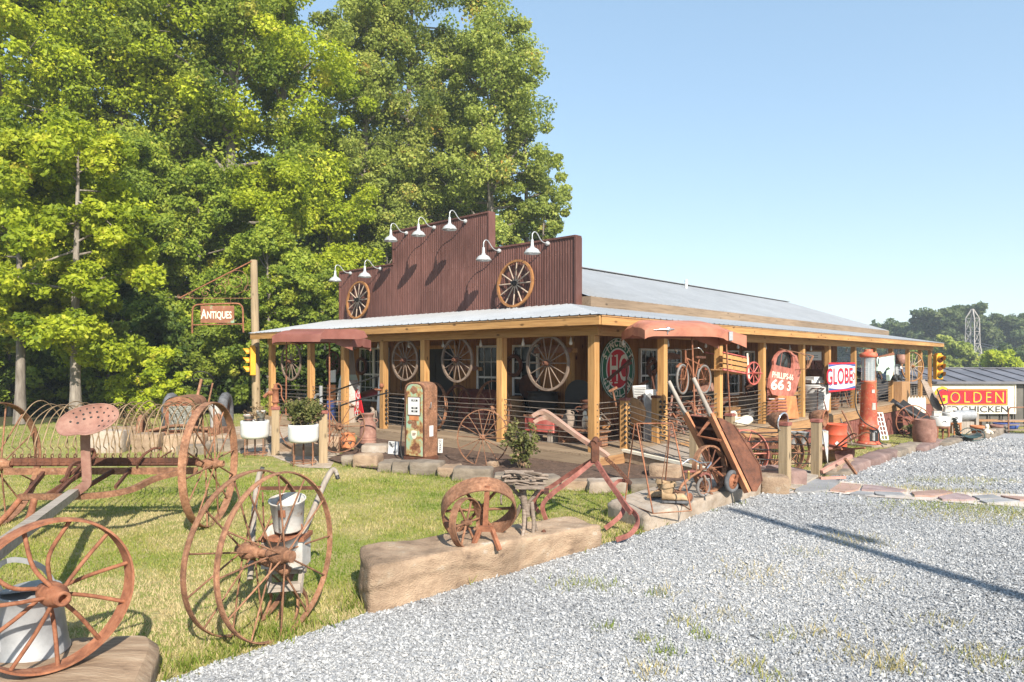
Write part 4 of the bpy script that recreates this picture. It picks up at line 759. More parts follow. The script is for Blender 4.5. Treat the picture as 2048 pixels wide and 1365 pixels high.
def boot(label, p, dg, m, seed):
    t = T('leather_boot', label, 'boot', p, 'leather boots on the flat stone slab'); M = RZ(p, dg)
    MB().prism([(-.12, -.035), (-.1, -.045), (.0, -.04), (.1, -.055), (.16, -.045), (.185, 0), (.16, .045), (.1, .055), (0, .04), (-.1, .045), (-.12, .03)], .022, M).build('sole', RUBBER, t)
    def sk(u, v):
        th = 2 * math.pi * v; x = -.125 + .305 * u; wv = (.045 + .014 * math.sin(u * 5)) * (min(1, (1 - u) * 6) ** .5); hh = (.085 if u > .5 else .085 + (.5 - u) * .12) * (min(1, (1 - u) * 5) ** .5)
        return M @ V((x, math.cos(th) * wv, .022 + hh * .5 + hh * .5 * math.sin(th) + .006 * noise.noise((u * 9, v * 7, seed))))
    mb = MB().grid(sk, 16, 16)
    def sh(u, v):
        th = 2 * math.pi * v; k = 1 + .12 * noise.noise((u * 4, v * 6, seed)); return M @ V((-.062 + .02 * u + (.068 + .012 * u) * math.cos(th) * k, (.05 + .014 * u) * math.sin(th) * k, .08 + .15 * u + .02 * math.cos(th) * u))
    mb.grid(sh, 8, 18).build('upper', m, t)
    def cf(u, v):
        th = 2 * math.pi * v; return M @ V((-.042 + (.08 + .012 * u) * math.cos(th), (.064 + .012 * u) * math.sin(th), .23 - .05 * u + .02 * math.cos(th) + .01 * noise.noise((v * 9, u, seed + 4))))
    MB().grid(cf, 3, 18).build('cuff', m, t)
    MB().ell((-.02, 0, .085), (.05, .045, .05), M).tube([M @ V((.06, -.02, .1)), M @ V((.04, .03, .125)), M @ V((.03, -.03, .14)), M @ V((.015, .03, .17))], .004, 5).build('lace', RUSTD, t)
boot('tan leather work boot with its toe pointing right, front one of the pair', P(1345, 1005, 8.0) * 1, -8, LEATHER, 1); boot('slumped brown work boot behind the tan boot on the slab', V((1.80, 8.3, .2)), 200, LEATHER, 5)
tc = T('tricycle', 'old rusty child tricycle with grey tyres on the flat stone slab', 'tricycle', (2.35, 8.5, .2)); fw = V((2.37, 8.42, .325)); fax = V((.62, -.78, 0)); td = V((.78, .62, 0)) # rolls along td
td = V((.70, -.71, 0)); fax = V((.71, .70, 0)); fax = V((.55, -.83, .0)); td = V((.83, .55, 0))
wr = MB().torus(fw, fax, .105, .019, 36, 8).build('front_wheel', RUBBERG, tc); tmp = MB().torus(fw, fax, .088, .007, 32, 6).build('rim', RUSTO, wr)
for k in range(12):
    M = look(fw, fax); a = k * math.pi / 6; MB().tube([M @ V((.01 * math.cos(a), .01 * math.sin(a), .02 * (-1) ** k)), M @ V((.088 * math.cos(a), .088 * math.sin(a), 0))], .0025, 4).build('spoke', RUSTO, wr)
MB().cyl(fw - fax * .04, fw + fax * .04, .018).build('hub', RUST, wr); MB().tube([fw + fax * .03, fw + fax * .05, fw + fax * .05 + V((0, 0, -.06)), fw + fax * .11 + V((0, 0, -.06))], .007, 6).box(fw + fax * .12 + V((0, 0, -.06)), (.03, .07, .015)).build('pedal', RUST, tc)
hd = fw - td * .05 + V((0, 0, .2)); MB().flat([fw + fax * .035, fw + fax * .03 + V((0, 0, .12)) - td * .02, hd], .03, .012, td).flat([fw - fax * .035, fw - fax * .03 + V((0, 0, .12)) - td * .02, hd], .03, .012, td).tube([hd - V((0, 0, .04)), hd + V((0, 0, .09))], .022, 8).build('fork', RUST, tc)
MB().prism([(.10 * math.cos(a), .045 + .075 * math.sin(a)) for a in [.2 + 2.3 * i / 8 for i in range(9)]] + [(.115 * math.cos(a), .05 + .095 * math.sin(a)) for a in [2.5 - 2.3 * i / 8 for i in range(9)]], .07, along(fw - fax * 0 + V((0, 0, .04)), td) @ Matrix.Rotation(R(90), 4, 'X') @ Matrix.Translation((0, 0, -.035))).build('fender', REDR, tc)
hb = hd + V((0, 0, .1)); MB().tube(spline([hb - fax * .2 - td * .12 - V((0, 0, .03)), hb - fax * .16 + V((0, 0, .03)), hb, hb + fax * .16 + V((0, 0, .03)), hb + fax * .2 - td * .12 - V((0, 0, .03))], 6), .009, 7).tube([hd, hb], .011, 7).build('handlebar', CHROME, tc)
MB().tube(spline([hd, hd - td * .15 + V((0, 0, -.04)), hd - td * .32 + V((0, 0, -.13)), hd - td * .38 + V((0, 0, -.2))], 5), .017, 8).build('frame', RUST, tc)
MB().ell((0, 0, 0), (.1, .06, .018), along(hd - td * .2 + V((0, 0, .015)), td)).build('saddle', REDR, tc); MB().box((0, 0, 0), (.12, .26, .012), along(V((hd - td * .4).to_tuple()) * 1 + V((0, 0, -.21)), td)).build('step', RUST, tc)
for s in (-1, 1):
    q = hd - td * .4 + fax * .17 * s; q.z = .275; rw = MB().torus(q, fax, .062, .015, 26, 7).build('rear_wheel', RUBBERG, tc); MB().cyl(q - fax * .012, q + fax * .012, .055).build('disc', RUSTO, rw)
wb = T('wheelbarrow', 'old wheelbarrow with a dark rusty tray tipped up on its nose, handles in the air', 'wheelbarrow', (2.8, 8.9, .2))
r0_, r1_, l0_, l1_ = V((3.02, 8.72, .2)), V((2.40, 9.0, 1.66)), V((2.78, 9.05, .24)), V((2.19, 9.5, 1.60)); hd_ = (r1_ - r0_).normalized(); crs = (l0_ - r0_).lerp(l1_ - r1_, .45); nn = hd_.cross(crs).normalized(); nn = nn if nn.x > 0 else -nn
BARROWW = mat('barrow_handle', [(.3, (.22, .09, .045)), (.5, (.42, .17, .08)), (.75, (.5, .27, .12))], 4, .75, 0, .15, (1, 1, 1))
for p, q in ((r0_, r1_), (l0_, l1_)):
    MB().flat([p, p.lerp(q, .55), p.lerp(q, .68)], .05, .085, crs).build('side_rail', BARROWW, wb); MB().tube(spline([p.lerp(q, .66), p.lerp(q, .76), p.lerp(q, .9), q], 4), [.034, .034, .032, .03, .03, .029, .028, .028, .026, .026, .027, .027, .027], 9).build('handle', mat('pale_handle_grip', [(.3, (.24, .2, .165)), (.7, (.4, .35, .3))], 6, .85, 0, .15), wb)
prof = [(1.02, 0.0), (1.0, .06), (.86, .20), (.55, .30), (.25, .30), (.06, .22), (-.02, .06), (.0, 0.0)]
mb = MB(); Lr = [r0_ + hd_ * s + nn * (n_ + .045) for s, n_ in prof]; Ll = [p + crs * 1.12 + crs * 0 for p in Lr]; Lr = [p - crs * .1 for p in Lr]
k = len(prof); mb.add([p for pr in zip(Lr, Ll) for p in pr], [(2 * i, 2 * i + 1, 2 * i + 3, 2 * i + 2) for i in range(k - 1)]); mb.add(Lr, [tuple(range(k))]); mb.add(Ll, [tuple(range(k))[::-1]])
mb.tube([r0_ + hd_ * .08 + nn * .05, l0_ + hd_ * .08 + nn * .05], .012, 6)
mb.build('tray', RUSTD, wb)
MB().tube([Lr[2], Lr[4], Lr[5]], .012, 6).bar(r0_ + hd_ * .85 + nn * .04 - crs * .1, r0_ + hd_ * .85 + nn * .04 + crs * 1.05, .05, .03).build('tray_edge', RUSTD, wb)
q = r0_ + hd_ * 1.0; MB().flat([q + crs * .1, q - nn * .22 + crs * .35 - hd_ * .16, q + crs * .0 - hd_ * .28 - nn * .02], .035, .012, nn).flat([q + crs * .15, q - nn * .22 + crs * .35 - hd_ * .16], .03, .012, nn).build('leg_brace', RUSTO, wb)
bw = V((2.83, 8.75, .335)); bax = V((.62, -.78, 0)); tr2 = MB().torus(bw, bax, .118, .03, 36, 10).build('wheel', RUBBER, wb); MB().lathe([(.001, .02), (.03, .035), (.05, .012), (.1, .02), (.105, -.02), (.001, -.02)], look(bw, bax), 24).build('disc', RUSTO, tr2)
MB().bar(bw + bax * .06, r0_ + hd_ * .25 - nn * .02, .03, .012).bar(bw - bax * .06, l0_ + hd_ * .25, .03, .012).cyl(bw - bax * .07, bw + bax * .07, .018).build('axle_bracket', RUSTO, wb)
wheel_thing('iron_cartwheel', 'iron-tyred wheel with wooden spokes leaning behind the tricycle', V((2.56, 8.80, .495)), (.55, -.83, .1), .30, .07, .025, .14, 12, .011, RUST, 'iron wheels leaning in the yard', spoke_m=RUSTD)
# --- low iron wheel leaning by the porch
wheel_thing('iron_cartwheel', 'tall thin-spoked iron wheel leaning on the deck edge beside the rose bush', V((-.53, 12.25, .5)), (-.35, -.92, .15), .505, .03, .014, .13, 14, .0085, RUST, 'iron wheels leaning in the yard', dish=.03)
# ------------------------------------------------------------------ walk with rod fence, canopy hoods, flagstones
def fence_post(label, u, v, hgt, cap=True, group='low posts along the two walks', w=.13, dg=47):
    p = G(u, v); t = T('fence_post', label, 'fence post', p, group); M = RZ(p, dg)
    MB().box((0, 0, hgt / 2 - .05), (w, w, hgt + .1), M).build('post', WEATH[2], t, bevel=.006)
    if cap: MB().box((0, 0, hgt + .03), (w + .025, w + .025, .06), M).build('cap', mat('red_cap', [(.3, (.16, .07, .06)), (.7, (.28, .13, .11))], 9, .8, 0, .1) if not bpy.data.materials.get('red_cap') else bpy.data.materials['red_cap'], t, bevel=.004)
    return t, p
fpN = [B(.85, -.12, ZD), V((3.08, 11.45, tz(3.08, 11.45))), V((4.06, 10.12, tz(4.06, 10.12)))]; fpF = [B(2.0, -.12, ZD), V((4.12, 12.85, tz(4.12, 12.85))), V((5.06, 11.3, tz(5.06, 11.3)))]
FPL = ['short post with two columns of black insulators right of the corner porch post', 'low weathered post behind the wheelbarrow carrying a hood rod', 'weathered low post at the near side of the flagstone path, headlamp on top', 'short post with black insulators behind the rod stand', 'low weathered post right of the wheelbarrow handles carrying a hood rod', 'weathered low post at the far side of the flagstone path beside the red drum']
posts = []
for k, p in enumerate(fpN + fpF):
    t = T('fence_post', FPL[k], 'fence post', p, 'low posts along the two walks'); hh = .95 if k % 3 else .92
    MB().box((0, 0, hh / 2 - .03), (.14, .14, hh + .06), RZ(p, 47)).build('post', PINE[2] if k in (0, 3) else WEATH[2], t, bevel=.006)
    MB().box((0, 0, hh + .025), (.16, .16, .05), RZ(p, 47)).build('cap', REDR if k != 3 else RUSTD, t, bevel=.004); posts.append((t, p, hh))
def rods_between(t, p, q, n, z0, z1, bow=.03, h2=None):
    for k in range(n):
        z = z0 + (z1 - z0) * k / (n - 1); q_ = [V(p).lerp(V(q), i / 8) + V((0, 0, z - bow * math.sin(math.pi * i / 8) * (1 + .5 * math.sin(k * 1.7)))) for i in range(9)]
        MB().tube(q_, .0095, 5).build('rod', STEEL, t)
rf = T('rod_railing', 'rod railing sagging along the near side of the board walk', 'railing', fpN[0]); rods_between(rf, fpN[0], fpN[1], 8, .12, .85); rods_between(rf, fpN[1], fpN[2], 6, .15, .85, .05)
rf = T('rod_railing', 'rod railing sagging along the far side of the board walk', 'railing', fpF[0]); rods_between(rf, fpF[0], fpF[1], 8, .12, .85); rods_between(rf, fpF[1], fpF[2], 6, .12, .85, .05)
for k, sgn in ((0, 1), (3, 1)):                  # insulators where the rods end
    t, p, hh = posts[k]
    for j in range(8):
        z = .12 + .73 * j / 7
        for d in ((V((-.60, -.8, 0)) * .088 + V((.04, -.05, 0)), V((.8, -.6, 0)) * .1) if k == 0 else (V((.8, -.6, 0)) * .1, V((.75, -.5, 0)) * .2)):
            MB().ell(p + d + V((0, 0, z)), (.028, .028, .028), None, 10, 7).build('insulator', BLACK, t)
# board walk from the porch down to the flagstones
bw_ = T('board_walk', 'grey board walk running from the porch corner out to the flagstones', 'board walk', (3.2, 12.2, 0)); mb = MB(); A0, A1, C0, C1 = B(.55, -.3, .19), V((4.15, 9.95, .0)), B(2.15, -.3, .19), V((5.2, 11.45, -.02)); A0.z = C0.z = .185
for i in range(34):
    f = (i + .5) / 34; p, q = A0.lerp(A1, f), C0.lerp(C1, f); mb.bar(p, q, .122, .035)
mb.build('walk_boards', GREY[0], bw_); MB().bar(A0 + V((0, 0, -.1)), A1 + V((0, 0, -.07)), .05, .16).build('edge_board', DECKW[0], bw_); MB().bar(C0 + V((0, 0, -.1)), C1 + V((0, 0, -.07)), .05, .16).build('edge_board', DECKW[0], bw_)
MB().bar(A0 + (C0 - A0) * -.02 + V((0, 0, .03)), A0.lerp(A1, .6) + V((-.02, -.02, .02)), .07, .05).build('curb_pole', CREAM, bw_)
fl = T('flagstone_path', 'irregular flagstones in pale mortar crossing the gravel', 'flagstone path', G(1850, 992)); gp = np.random.default_rng(12)
mb = MB(); q = [(p.x, p.y, tz(p.x, p.y) + .02) for p in PATHR]
vs, es, fs, *_ = delaunay_2d_cdt([V((p[0], p[1])) for p in q], [(i, (i + 1) % len(q)) for i in range(len(q))], [], 1, 1e-5)
mb.add([(p.x, p.y, tz(p.x, p.y) + .022) for p in vs], fs); MORT = mat('mortar', (.56, .48, .42), 9, .95, 0, .3); mb.build('mortar', MORT, fl)
FLM = [SLATE, mat('red_flagstone', [(.3, (.27, .165, .13)), (.7, (.4, .27, .22))], 4, .9, 0, .3), mat('purple_flagstone', [(.3, (.22, .15, .145)), (.7, (.33, .25, .24))], 4, .9, 0, .3), SLATE]
for k, poly in enumerate([[(1590, 988), (1600, 972), (1648, 959), (1680, 968), (1662, 984), (1630, 988)], [(1660, 986), (1682, 971), (1722, 975), (1716, 985), (1690, 989)], [(1722, 985), (1728, 975), (1775, 979), (1812, 986), (1800, 989)], [(1700, 993), (1715, 988), (1745, 991), (1748, 995), (1730, 996)], [(1748, 989), (1800, 991), (1812, 996), (1770, 997), (1752, 994)], [(1822, 990), (1880, 985), (1905, 990), (1870, 998), (1830, 997)], [(1876, 1000), (1912, 992), (1935, 996), (1950, 1003), (1930, 1006), (1885, 1005)], [(1945, 998), (1985, 995), (2005, 1002), (1960, 1004)], [(1958, 1007), (2010, 1003), (2040, 1008), (1975, 1012)], [(2000, 997), (2048, 1000), (2090, 1005), (2040, 1006)], [(2050, 1010), (2110, 1008), (2160, 1016), (2080, 1018)]]):
    pts = [G(u, v) for u, v in poly]; c = sum(pts, V()) / len(pts); out = []
    for i in range(len(pts)):
        for f in (0, .33, .66): p = pts[i].lerp(pts[(i + 1) % len(pts)], f); out.append(c + (p - c) * (1 + gp.normal(0, .02)))
    mb = MB(); n = len(out); nrm = sum((out[i].x * out[(i + 1) % n].y - out[(i + 1) % n].x * out[i].y) for i in range(n)); out = out if nrm > 0 else out[::-1]
    mb.add([p + V((0, 0, .0)) for p in out] + [p + V((0, 0, .045)) for p in out], [tuple(range(n, 2 * n))] + [(i, (i + 1) % n, n + (i + 1) % n, n + i) for i in range(n)]); mb.build('flagstone', FLM[k % 4] if k else SLATE, fl)
# car hoods on rods as canopies over the two walks
def hood(label, c, dirx, L, W, hgt, m, rods, badge, sc=1.0):
    t = T('hood_canopy', label, 'canopy', V((c.x, c.y, 0)), 'car hoods mounted on rods as canopies'); M = along(c, dirx)
    def fn(u, v):
        x = (u - .5) * L; y = (v - .5) * W; s = min(1, max(0.0, (1 - abs(2 * v - 1) ** 3.2))) ; e = (.55 + .45 * max(0, min(1, u / .08)) ** .5) * (1 if u < .62 else max(.0, 1 - ((u - .62) / .38) ** 1.7 * .9))
        return M @ V((x, y * (.82 + .18 * math.sin(math.pi * min(1, u + .25))), hgt * (s * .55 + .45) * e - (.0 if u < .8 else .02) + .03 * math.exp(-(y / .07) ** 2)))
    mb = MB().grid(fn, 40, 28); mb.grid(lambda u, v: fn(u, v) + V((0, 0, -.012)), 40, 28)
    for sd in (0, 1):
        def sk(u, v, sd=sd): p = fn(u, sd); return p + V((0, 0, -v * (.14 + .07 * max(0, (u - .7) / .3) ** 1.5)))
        mb.grid(sk, 40, 4); mb.grid(lambda u, v: sk(u, v) + M.to_3x3() @ V((0, .01 * (1 if sd == 0 else -1), 0)), 40, 4)
    for uu in (0, 1): mb.grid(lambda u, v: fn(uu, v) + V((0, 0, -.15 * u)), 3, 28)
    o = mb.build('hood', m, t)
    for p, q in rods: MB().tube([p, q], .015, 8).build('support_rod', RUSTO, t)
    if badge:
        f = lambda u, z, o_=.0: M @ V(((u - .5) * L, -W / 2 * (.82 + .18 * math.sin(math.pi * min(1, u + .25))) - .012 - o_, z))
        MB().tube([f(.08, hgt * .30), f(.14, hgt * .33), f(.2, hgt * .34)], [.006, .014, .02], 8).ell(f(.21, hgt * .35), (.045, .02, .04)).tube([f(.21, hgt * .34), f(.27, hgt * .36)], [.02, .006], 8).tube([f(.21, hgt * .5), f(.205, hgt * .02)], .008, 6).build('badge', CHROME, t)
        MB().box((0, 0, 0), (.07, .012, .15), along(f(.84, -.02, .004), dirx)).build('vent_plate', ZINC, t)
    return t
p1, p2 = posts[1][1], posts[4][1]
hood('long faded orange-red car hood on rods over the right board walk', P(1366, 672, 12.05), (.985, .17, 0), 1.87, 1.25, .24, HOOD, [(p1 + V((0, 0, .98)), P(1384, 672, 11.7)), (p2 + V((0, 0, .98)), P(1452, 680, 12.6))], True)
lp1, lp2 = G(551, 911), G(646, 926)
hood('maroon car hood on rods over the left path', P(648, 679, 13.0), (.99, -.14, 0), 1.52, 1.2, .17, HOODD, [(P(572, 830, 13.3), P(573, 682, 13.3)), (P(659, 885, 12.7), P(659, 678, 12.7))], False)
MB().prism([(-.45, -.04), (.3, -.045), (.42, -.02), (.42, .0), (.36, .1), (.2, .14), (-.35, .13), (-.42, .06)], .05, along(P(690, 674, 12.30), (.99, -.1, 0)) @ Matrix.Rotation(R(90), 4, 'X')).build('hood_side', HOODD, [o for o in bpy.data.objects if o.name == 'hood_canopy.001'][0])
for k, (p, lb) in enumerate(((lp1, 'weathered low post under the hand pump at the left path'), (lp2, 'weathered low post right of the white tub with the rose bush'))):
    t = T('fence_post', lb, 'fence post', p, 'low posts along the two walks'); MB().box((0, 0, .44), (.15, .15, .94), RZ(p, 20)).build('post', WEATH[2], t, bevel=.006); MB().box((0, 0, .935), (.175, .175, .055), RZ(p, 20)).build('cap', REDR, t, bevel=.004)
hpz = lp1 + V((0, 0, .96)); t = T('hand_pump', 'rusty orange pitcher pump on the post at the left path', 'hand pump', hpz)
MB().lathe([(.001, 0), (.085, 0), (.085, .02), (.045, .03), (.045, .07), (.075, .09), (.08, .11), (.062, .12), (.062, .34), (.08, .35), (.08, .37), (.04, .38), (.03, .44), (.001, .44)], Matrix.Translation(hpz), 16).build('body', RUSTO, t)
MB().tube(spline([hpz + V((-.05, 0, .28)), hpz + V((-.14, -.02, .27)), hpz + V((-.22, -.02, .2))], 5), [.05] * 5 + [.035] * 6, 10).build('spout', RUSTO, t)
MB().tube(spline([hpz + V((-.02, 0, .42)), hpz + V((.06, 0, .46)), hpz + V((.12, 0, .38)), hpz + V((.12, 0, .22)), hpz + V((.2, 0, .06))], 5), [.022] * 6 + [.014] * 15, 8).build('handle', RUSTO, t)
# ------------------------------------------------------------------ edging stones of the front bed
edge_px = [(700, 932, 30, 30), (735, 935, 48, 38), (776, 943, 34, 28), (808, 947, 44, 36), (855, 950, 62, 40), (898, 953, 40, 30), (945, 963, 76, 40), (1020, 972, 62, 34), (1085, 978, 66, 36), (1150, 982, 54, 30), (1215, 985, 74, 34), (1292, 984, 66, 30)]
look_e = ['grey upright', 'tan flat-faced', 'small square', 'long low', 'wide grey', 'golden', 'big light grey', 'broken brown', 'slabby grey', 'dark chipped', 'pale tan', 'flat grey']
near_e = ['beside the left low post', 'just right of the terracotta pot', 'left of the green pump', 'at the foot of the green pump', 'right of the green pump', 'left of the big light grey stone', 'in the middle of the front bed edge', 'behind the twig stand', 'behind the twig stand, right part', 'left of the red-rusted cultivator clevis', 'under the red-rusted cultivator', 'behind the rod stand']
for k, (u, v, wp, hp_) in enumerate(edge_px):
    p = G(u, v); s = p.y / F_; rock('edging_stone', f'{look_e[k]} bed stone {near_e[k]}', quad(p + V((0, .12, 0)), wp * s * 1.05, .3 + .1 * (k % 3), rnd.uniform(-12, 12) - (10 if k < 7 else 0)), hp_ * s * .66, [STONE, SAND, STONE, STONE][k % 4] if k not in (10,) else WSTONE, 40 + k, 'edging stone', 'edging stones of the front bed', amp=.03, n=(14, 9, 7), p=11, freq=4)
for k, (u, v, l, w_, h, m, lb) in enumerate([(752, 905, .55, .4, .17, WSTONE, 'white flat stone beside the rusty milk can'), (772, 900, .35, .3, .13, STONE, 'dark round-edged stone in front of the porch steps'), (920, 945, .2, .12, .1, SAND, 'small orange stone chip holding the leaning iron wheel'), (985, 935, .2, .13, .1, SAND, 'second orange stone chip at the foot of the leaning iron wheel'), (1545, 985, .42, .4, .26, SAND, 'square-cut golden block at the nose of the wheelbarrow'), (1572, 968, .75, .3, .26, PSTONE, 'purple stone slab behind the wheelbarrow nose'), (1548, 962, .5, .25, .22, PSTONE, 'second purple stone in the gap before the near path post'), (1563, 945, .16, .12, .16, WSTONE, 'small pale stone at the foot of the near path post'), (1330, 955, .5, .35, .2, SAND, 'brown stone behind the leather boots')]):
    p = G(u, v); rock('stone', lb, quad(p, l, w_, 20 * k), h, m, 70 + k, 'stone', amp=.028, n=(12, 9, 6), p=9, freq=4)
# ------------------------------------------------------------------ old round-topped gas pump
gpo = V(((842 - U0) / F_ * 12.75, 12.75, .02)); gdg = -31; GM = RZ(gpo, gdg)
gp_ = T('gas_pump', 'round-topped antique gas pump with worn mint face and rusty sides', 'gas pump', gpo)
def gout(w, h0, h1, n=12): return [(-w, h0), (w, h0)] + [(w * abs(math.cos(math.pi * i / n)) ** .75 * (1 if i <= n / 2 else -1), h1 - .16 + .16 * math.sin(math.pi * i / n) ** .8) for i in range(n + 1)]
RX = Matrix.Rotation(R(90), 4, 'X'); GF = GM @ RX     # outline x,y -> x,z ; thickness towards -y (front)
MB().prism(gout(.255, 0.08, 1.47), .36, GF, -.18).build('cabinet', RUST, gp_, bevel=.02)
MB().prism(gout(.19, .1, 1.43), .02, GF, .181).build('face', MINT, gp_, bevel=.004)
MB().prism(gout(.22, .09, 1.45), .012, GF, .178).build('face_trim', RUSTD, gp_, bevel=.004)
MB().box((0, 0, .04), (.5, .42, .08), GM).build('base', RUSTD, gp_, bevel=.006)
dl = MB().box((.0, -.205, 1.02), (.27, .02, .32), GM).build('dial_plate', WHITE, gp_, bevel=.004); mb = MB()
for z, w_ in ((1.13, .14), (.99, .14), (.93, .14)): mb.box((.02, -.2165, z), (w_, .006, .032), GM)
mb.build('dial_window', BLACK, dl); mb = MB()
for z, s_ in ((1.13, '00.00'), (.99, '0.00'), (.93, '00.0')): text_mb(mb, s_, .035, GM @ Matrix.Translation((.02, -.221, z)) @ RX, .0005, .001)
mb.build('dial_digits', WHITE, dl)
MB().box((0, -.204, 1.02), (.30, .014, .35), GM).build('dial_frame', RUSTD, gp_)
MB().box((0, -.204, .80), (.22, .01, .08), GM).build('price_plate', ORANGE, gp_)
MB().prism([(-.065, .56), (-.04, .57), (0, .575), (.04, .57), (.065, .56), (.062, .48), (.035, .43), (0, .41), (-.035, .43), (-.062, .48)], .004, GF, .2005).build('shield', CREAM, gp_); mb = MB(); text_mb(mb, 'BP', .075, GM @ Matrix.Translation((0, -.2055, .50)) @ RX, .001, .001); mb.build('shield_letters', RUST, gp_)
def patch(mb, cx, cz, rx, rz, y, sd):
    mb.prism([(cx + rx * math.cos(a) * (1 + .35 * noise.noise((math.cos(a) * 1.7 + sd, math.sin(a) * 1.7, sd))), cz + rz * math.sin(a) * (1 + .35 * noise.noise((math.cos(a) * 1.7 + sd, math.sin(a) * 1.7, sd + 3)))) for a in [2 * math.pi * i / 26 for i in range(26)]], .0015, GF, y)
mb = MB(); patch(mb, -.01, 1.32, .085, .07, .2012, 1.3); patch(mb, -.0, .69, .07, .085, .2014, 4.1); patch(mb, -.11, .72, .05, .035, .2012, 6.5); patch(mb, .12, .2, .04, .05, .2012, 9.1); mb.build('rust_stain', RUST, gp_)
MB().box((.259, -.02, .56), (.008, .11, .2), GM).build('side_label', WHITE, gp_)
MB().tube(spline([GM @ V((-.26, -.05, .98)), GM @ V((-.31, -.12, .9)), GM @ V((-.33, -.16, .55)), GM @ V((-.34, -.18, .2)), GM @ V((-.28, -.2, .04)), GM @ V((-.2, -.25, .02))], 6), .014, 8).build('hose', BLACK, gp_)
MB().box((-.28, -.06, 1.02), (.05, .07, .16), GM).tube([GM @ V((-.28, -.07, 1.0)), GM @ V((-.29, -.12, 1.12)), GM @ V((-.28, -.18, 1.15))], .013, 7).build('nozzle', ZINC, gp_)
MB().tube([GM @ V((.262, -.08, 1.0)), GM @ V((.30, -.08, 1.0)), GM @ V((.30, -.08, 1.1))], .008, 6).build('crank', ZINC, gp_)
def sign_plate(name, label, c, n, w_, h_, m, cat='sign', t_=.012, frame=None):
    t = T(name, label, cat, V(c)); M = look(c, n); MB().box((0, 0, 0), (w_, h_, t_), M).build('plate', m, t)
    return t, M @ Matrix.Translation((0, 0, t_ / 2 + .001))
t, M = sign_plate('framed_picture', 'small black and white framed print standing left of the green pump', P(787, 896, 13.35), (-.5, -.86, .1), .26, .25, WHITE, 'picture'); mb = MB().box((0, 0, 0), (.22, .21, .003), M); mb.build('print', mat('mottled_print', [(.42, (.03, .03, .03)), (.5, (.5, .5, .5)), (.56, (.7, .7, .7))], 9, .6, 0, 0), t)
t, M = sign_plate('white_sign', 'narrow white sign with upright letters behind the right side of the green pump', P(881, 892, 13.3), (-.2, -.95, .1), .09, .27, WHITE); mb = MB(); text_mb(mb, 'TEXACO', .06, M @ Matrix.Rotation(R(90), 4, 'Z'), .001, .001); mb.build('letters', BLACK, t)
# ------------------------------------------------------------------ white tubs, pots, shrubs at the left path
def bush(name, label, p, rx, rz, n, per, leaf, m, seed, cat='shrub', stems=9, z0=.0, group=None):
    g = random.Random(seed); t = T(name, label, cat, p, group); mb = MB(); cl = []
    for k in range(stems):
        a = 2.4 * k + g.uniform(-.4, .4); r = rx * g.uniform(.35, 1); e = V(p) + V((math.cos(a) * r, math.sin(a) * r, z0 + rz * g.uniform(.6, 1.05))); s = V(p) + V((math.cos(a) * .03, math.sin(a) * .03, z0 * .6)); mb.tube(spline([s, s.lerp(e, .5) + V((0, 0, .12 * rz)), e], 3), [.007, .006, .005, .005, .004, .003, .003], 5)
        for j in range(n): f = .3 + .7 * (j + .5) / n; q = s.lerp(e, f) + V((g.gauss(0, .05), g.gauss(0, .05), g.gauss(.04, .05))) * (rx / .3); cl.append((q.x - p[0], q.y - p[1], q.z - p[2], rx * .27))
    mb.build('stem', mat('shrub_stem', (.2, .15, .09), 8, .9, 0, .1) if not bpy.data.materials.get('shrub_stem') else bpy.data.materials['shrub_stem'], t)
    q, tone = leafset(cl, per, leaf, seed); npmesh('foliage', q, 4, np.arange(len(q)), m, tone, t); return t
ROSE = toned('rose_leaf', [(0, (.06, .07, .02)), (.4, (.13, .145, .035)), (.7, (.24, .23, .08)), (.9, (.33, .22, .13)), (1, (.4, .24, .16))], .7, .35)
DRYL = toned('dry_leaf', [(0, (.14, .08, .04)), (.5, (.3, .2, .1)), (1, (.45, .34, .2))], .8, .3)
def tub(label, p, r, z0, z1, dz):
    t = T('enamel_tub', label, 'planter', p, 'white enamel tub planters'); M = Matrix.Translation(V(p))
    MB().lathe([(.001, z0), (r * .86, z0), (r * .97, z0 + .04), (r, z0 + .09), (r, z1 - .05), (r * 1.0, z1), (r * .95, z1 + .006), (r * .93, z1 - .02), (r * .92, z0 + .1), (.001, z0 + .1)], M, 40).build('tub', WHITE, t)
    MB().lathe([(.001, z1 - .05), (r * .93, z1 - .05)], M, 24).build('soil', MULCH, t)
    for k in range(4):
        a = math.pi / 4 + k * math.pi / 2 + .25; d = V((math.cos(a), math.sin(a), 0)); MB().tube(spline([V(p) + d * r * .8 + V((0, 0, z0)), V(p) + d * r * .88 + V((0, 0, z0 - .03)), V(p) + d * r * .86 + V((0, 0, .05)), V(p) + d * r * .84], 4), .011, 7).build('leg', RUST, t)
    MB().torus(V(p) + V((0, 0, .06)), (0, 0, 1), r * .84, .009, 28, 6).tube([V(p) + V((-r * .84, 0, .06)), V(p) + V((r * .84, 0, .06))], .008, 6).build('stand_ring', RUST, t); MB().tube([V(p), V(p) + V((0, 0, z0))], .016, 8).build('drain_pipe', RUSTD, t)
    return t
tA, tB = G(510, 913), G(607, 931); tub('white enamel tub on an iron stand in front of the sign post, left one', tA, .27, .36, .70, 0); tub('white enamel tub on an iron stand holding the rose bush, right one', tB, .265, .42, .735, 0)
bush('rose_bush', 'reddish-green rose bush growing in the right white tub', tB + V((0, 0, .7)), .33, .42, 7, 34, .045, ROSE, 3, stems=12)
bush('dried_flowers', 'dry brown flowers standing in the left white tub', tA + V((.05, 0, .68)), .2, .32, 4, 14, .03, DRYL, 5, 'dried flowers', 9)
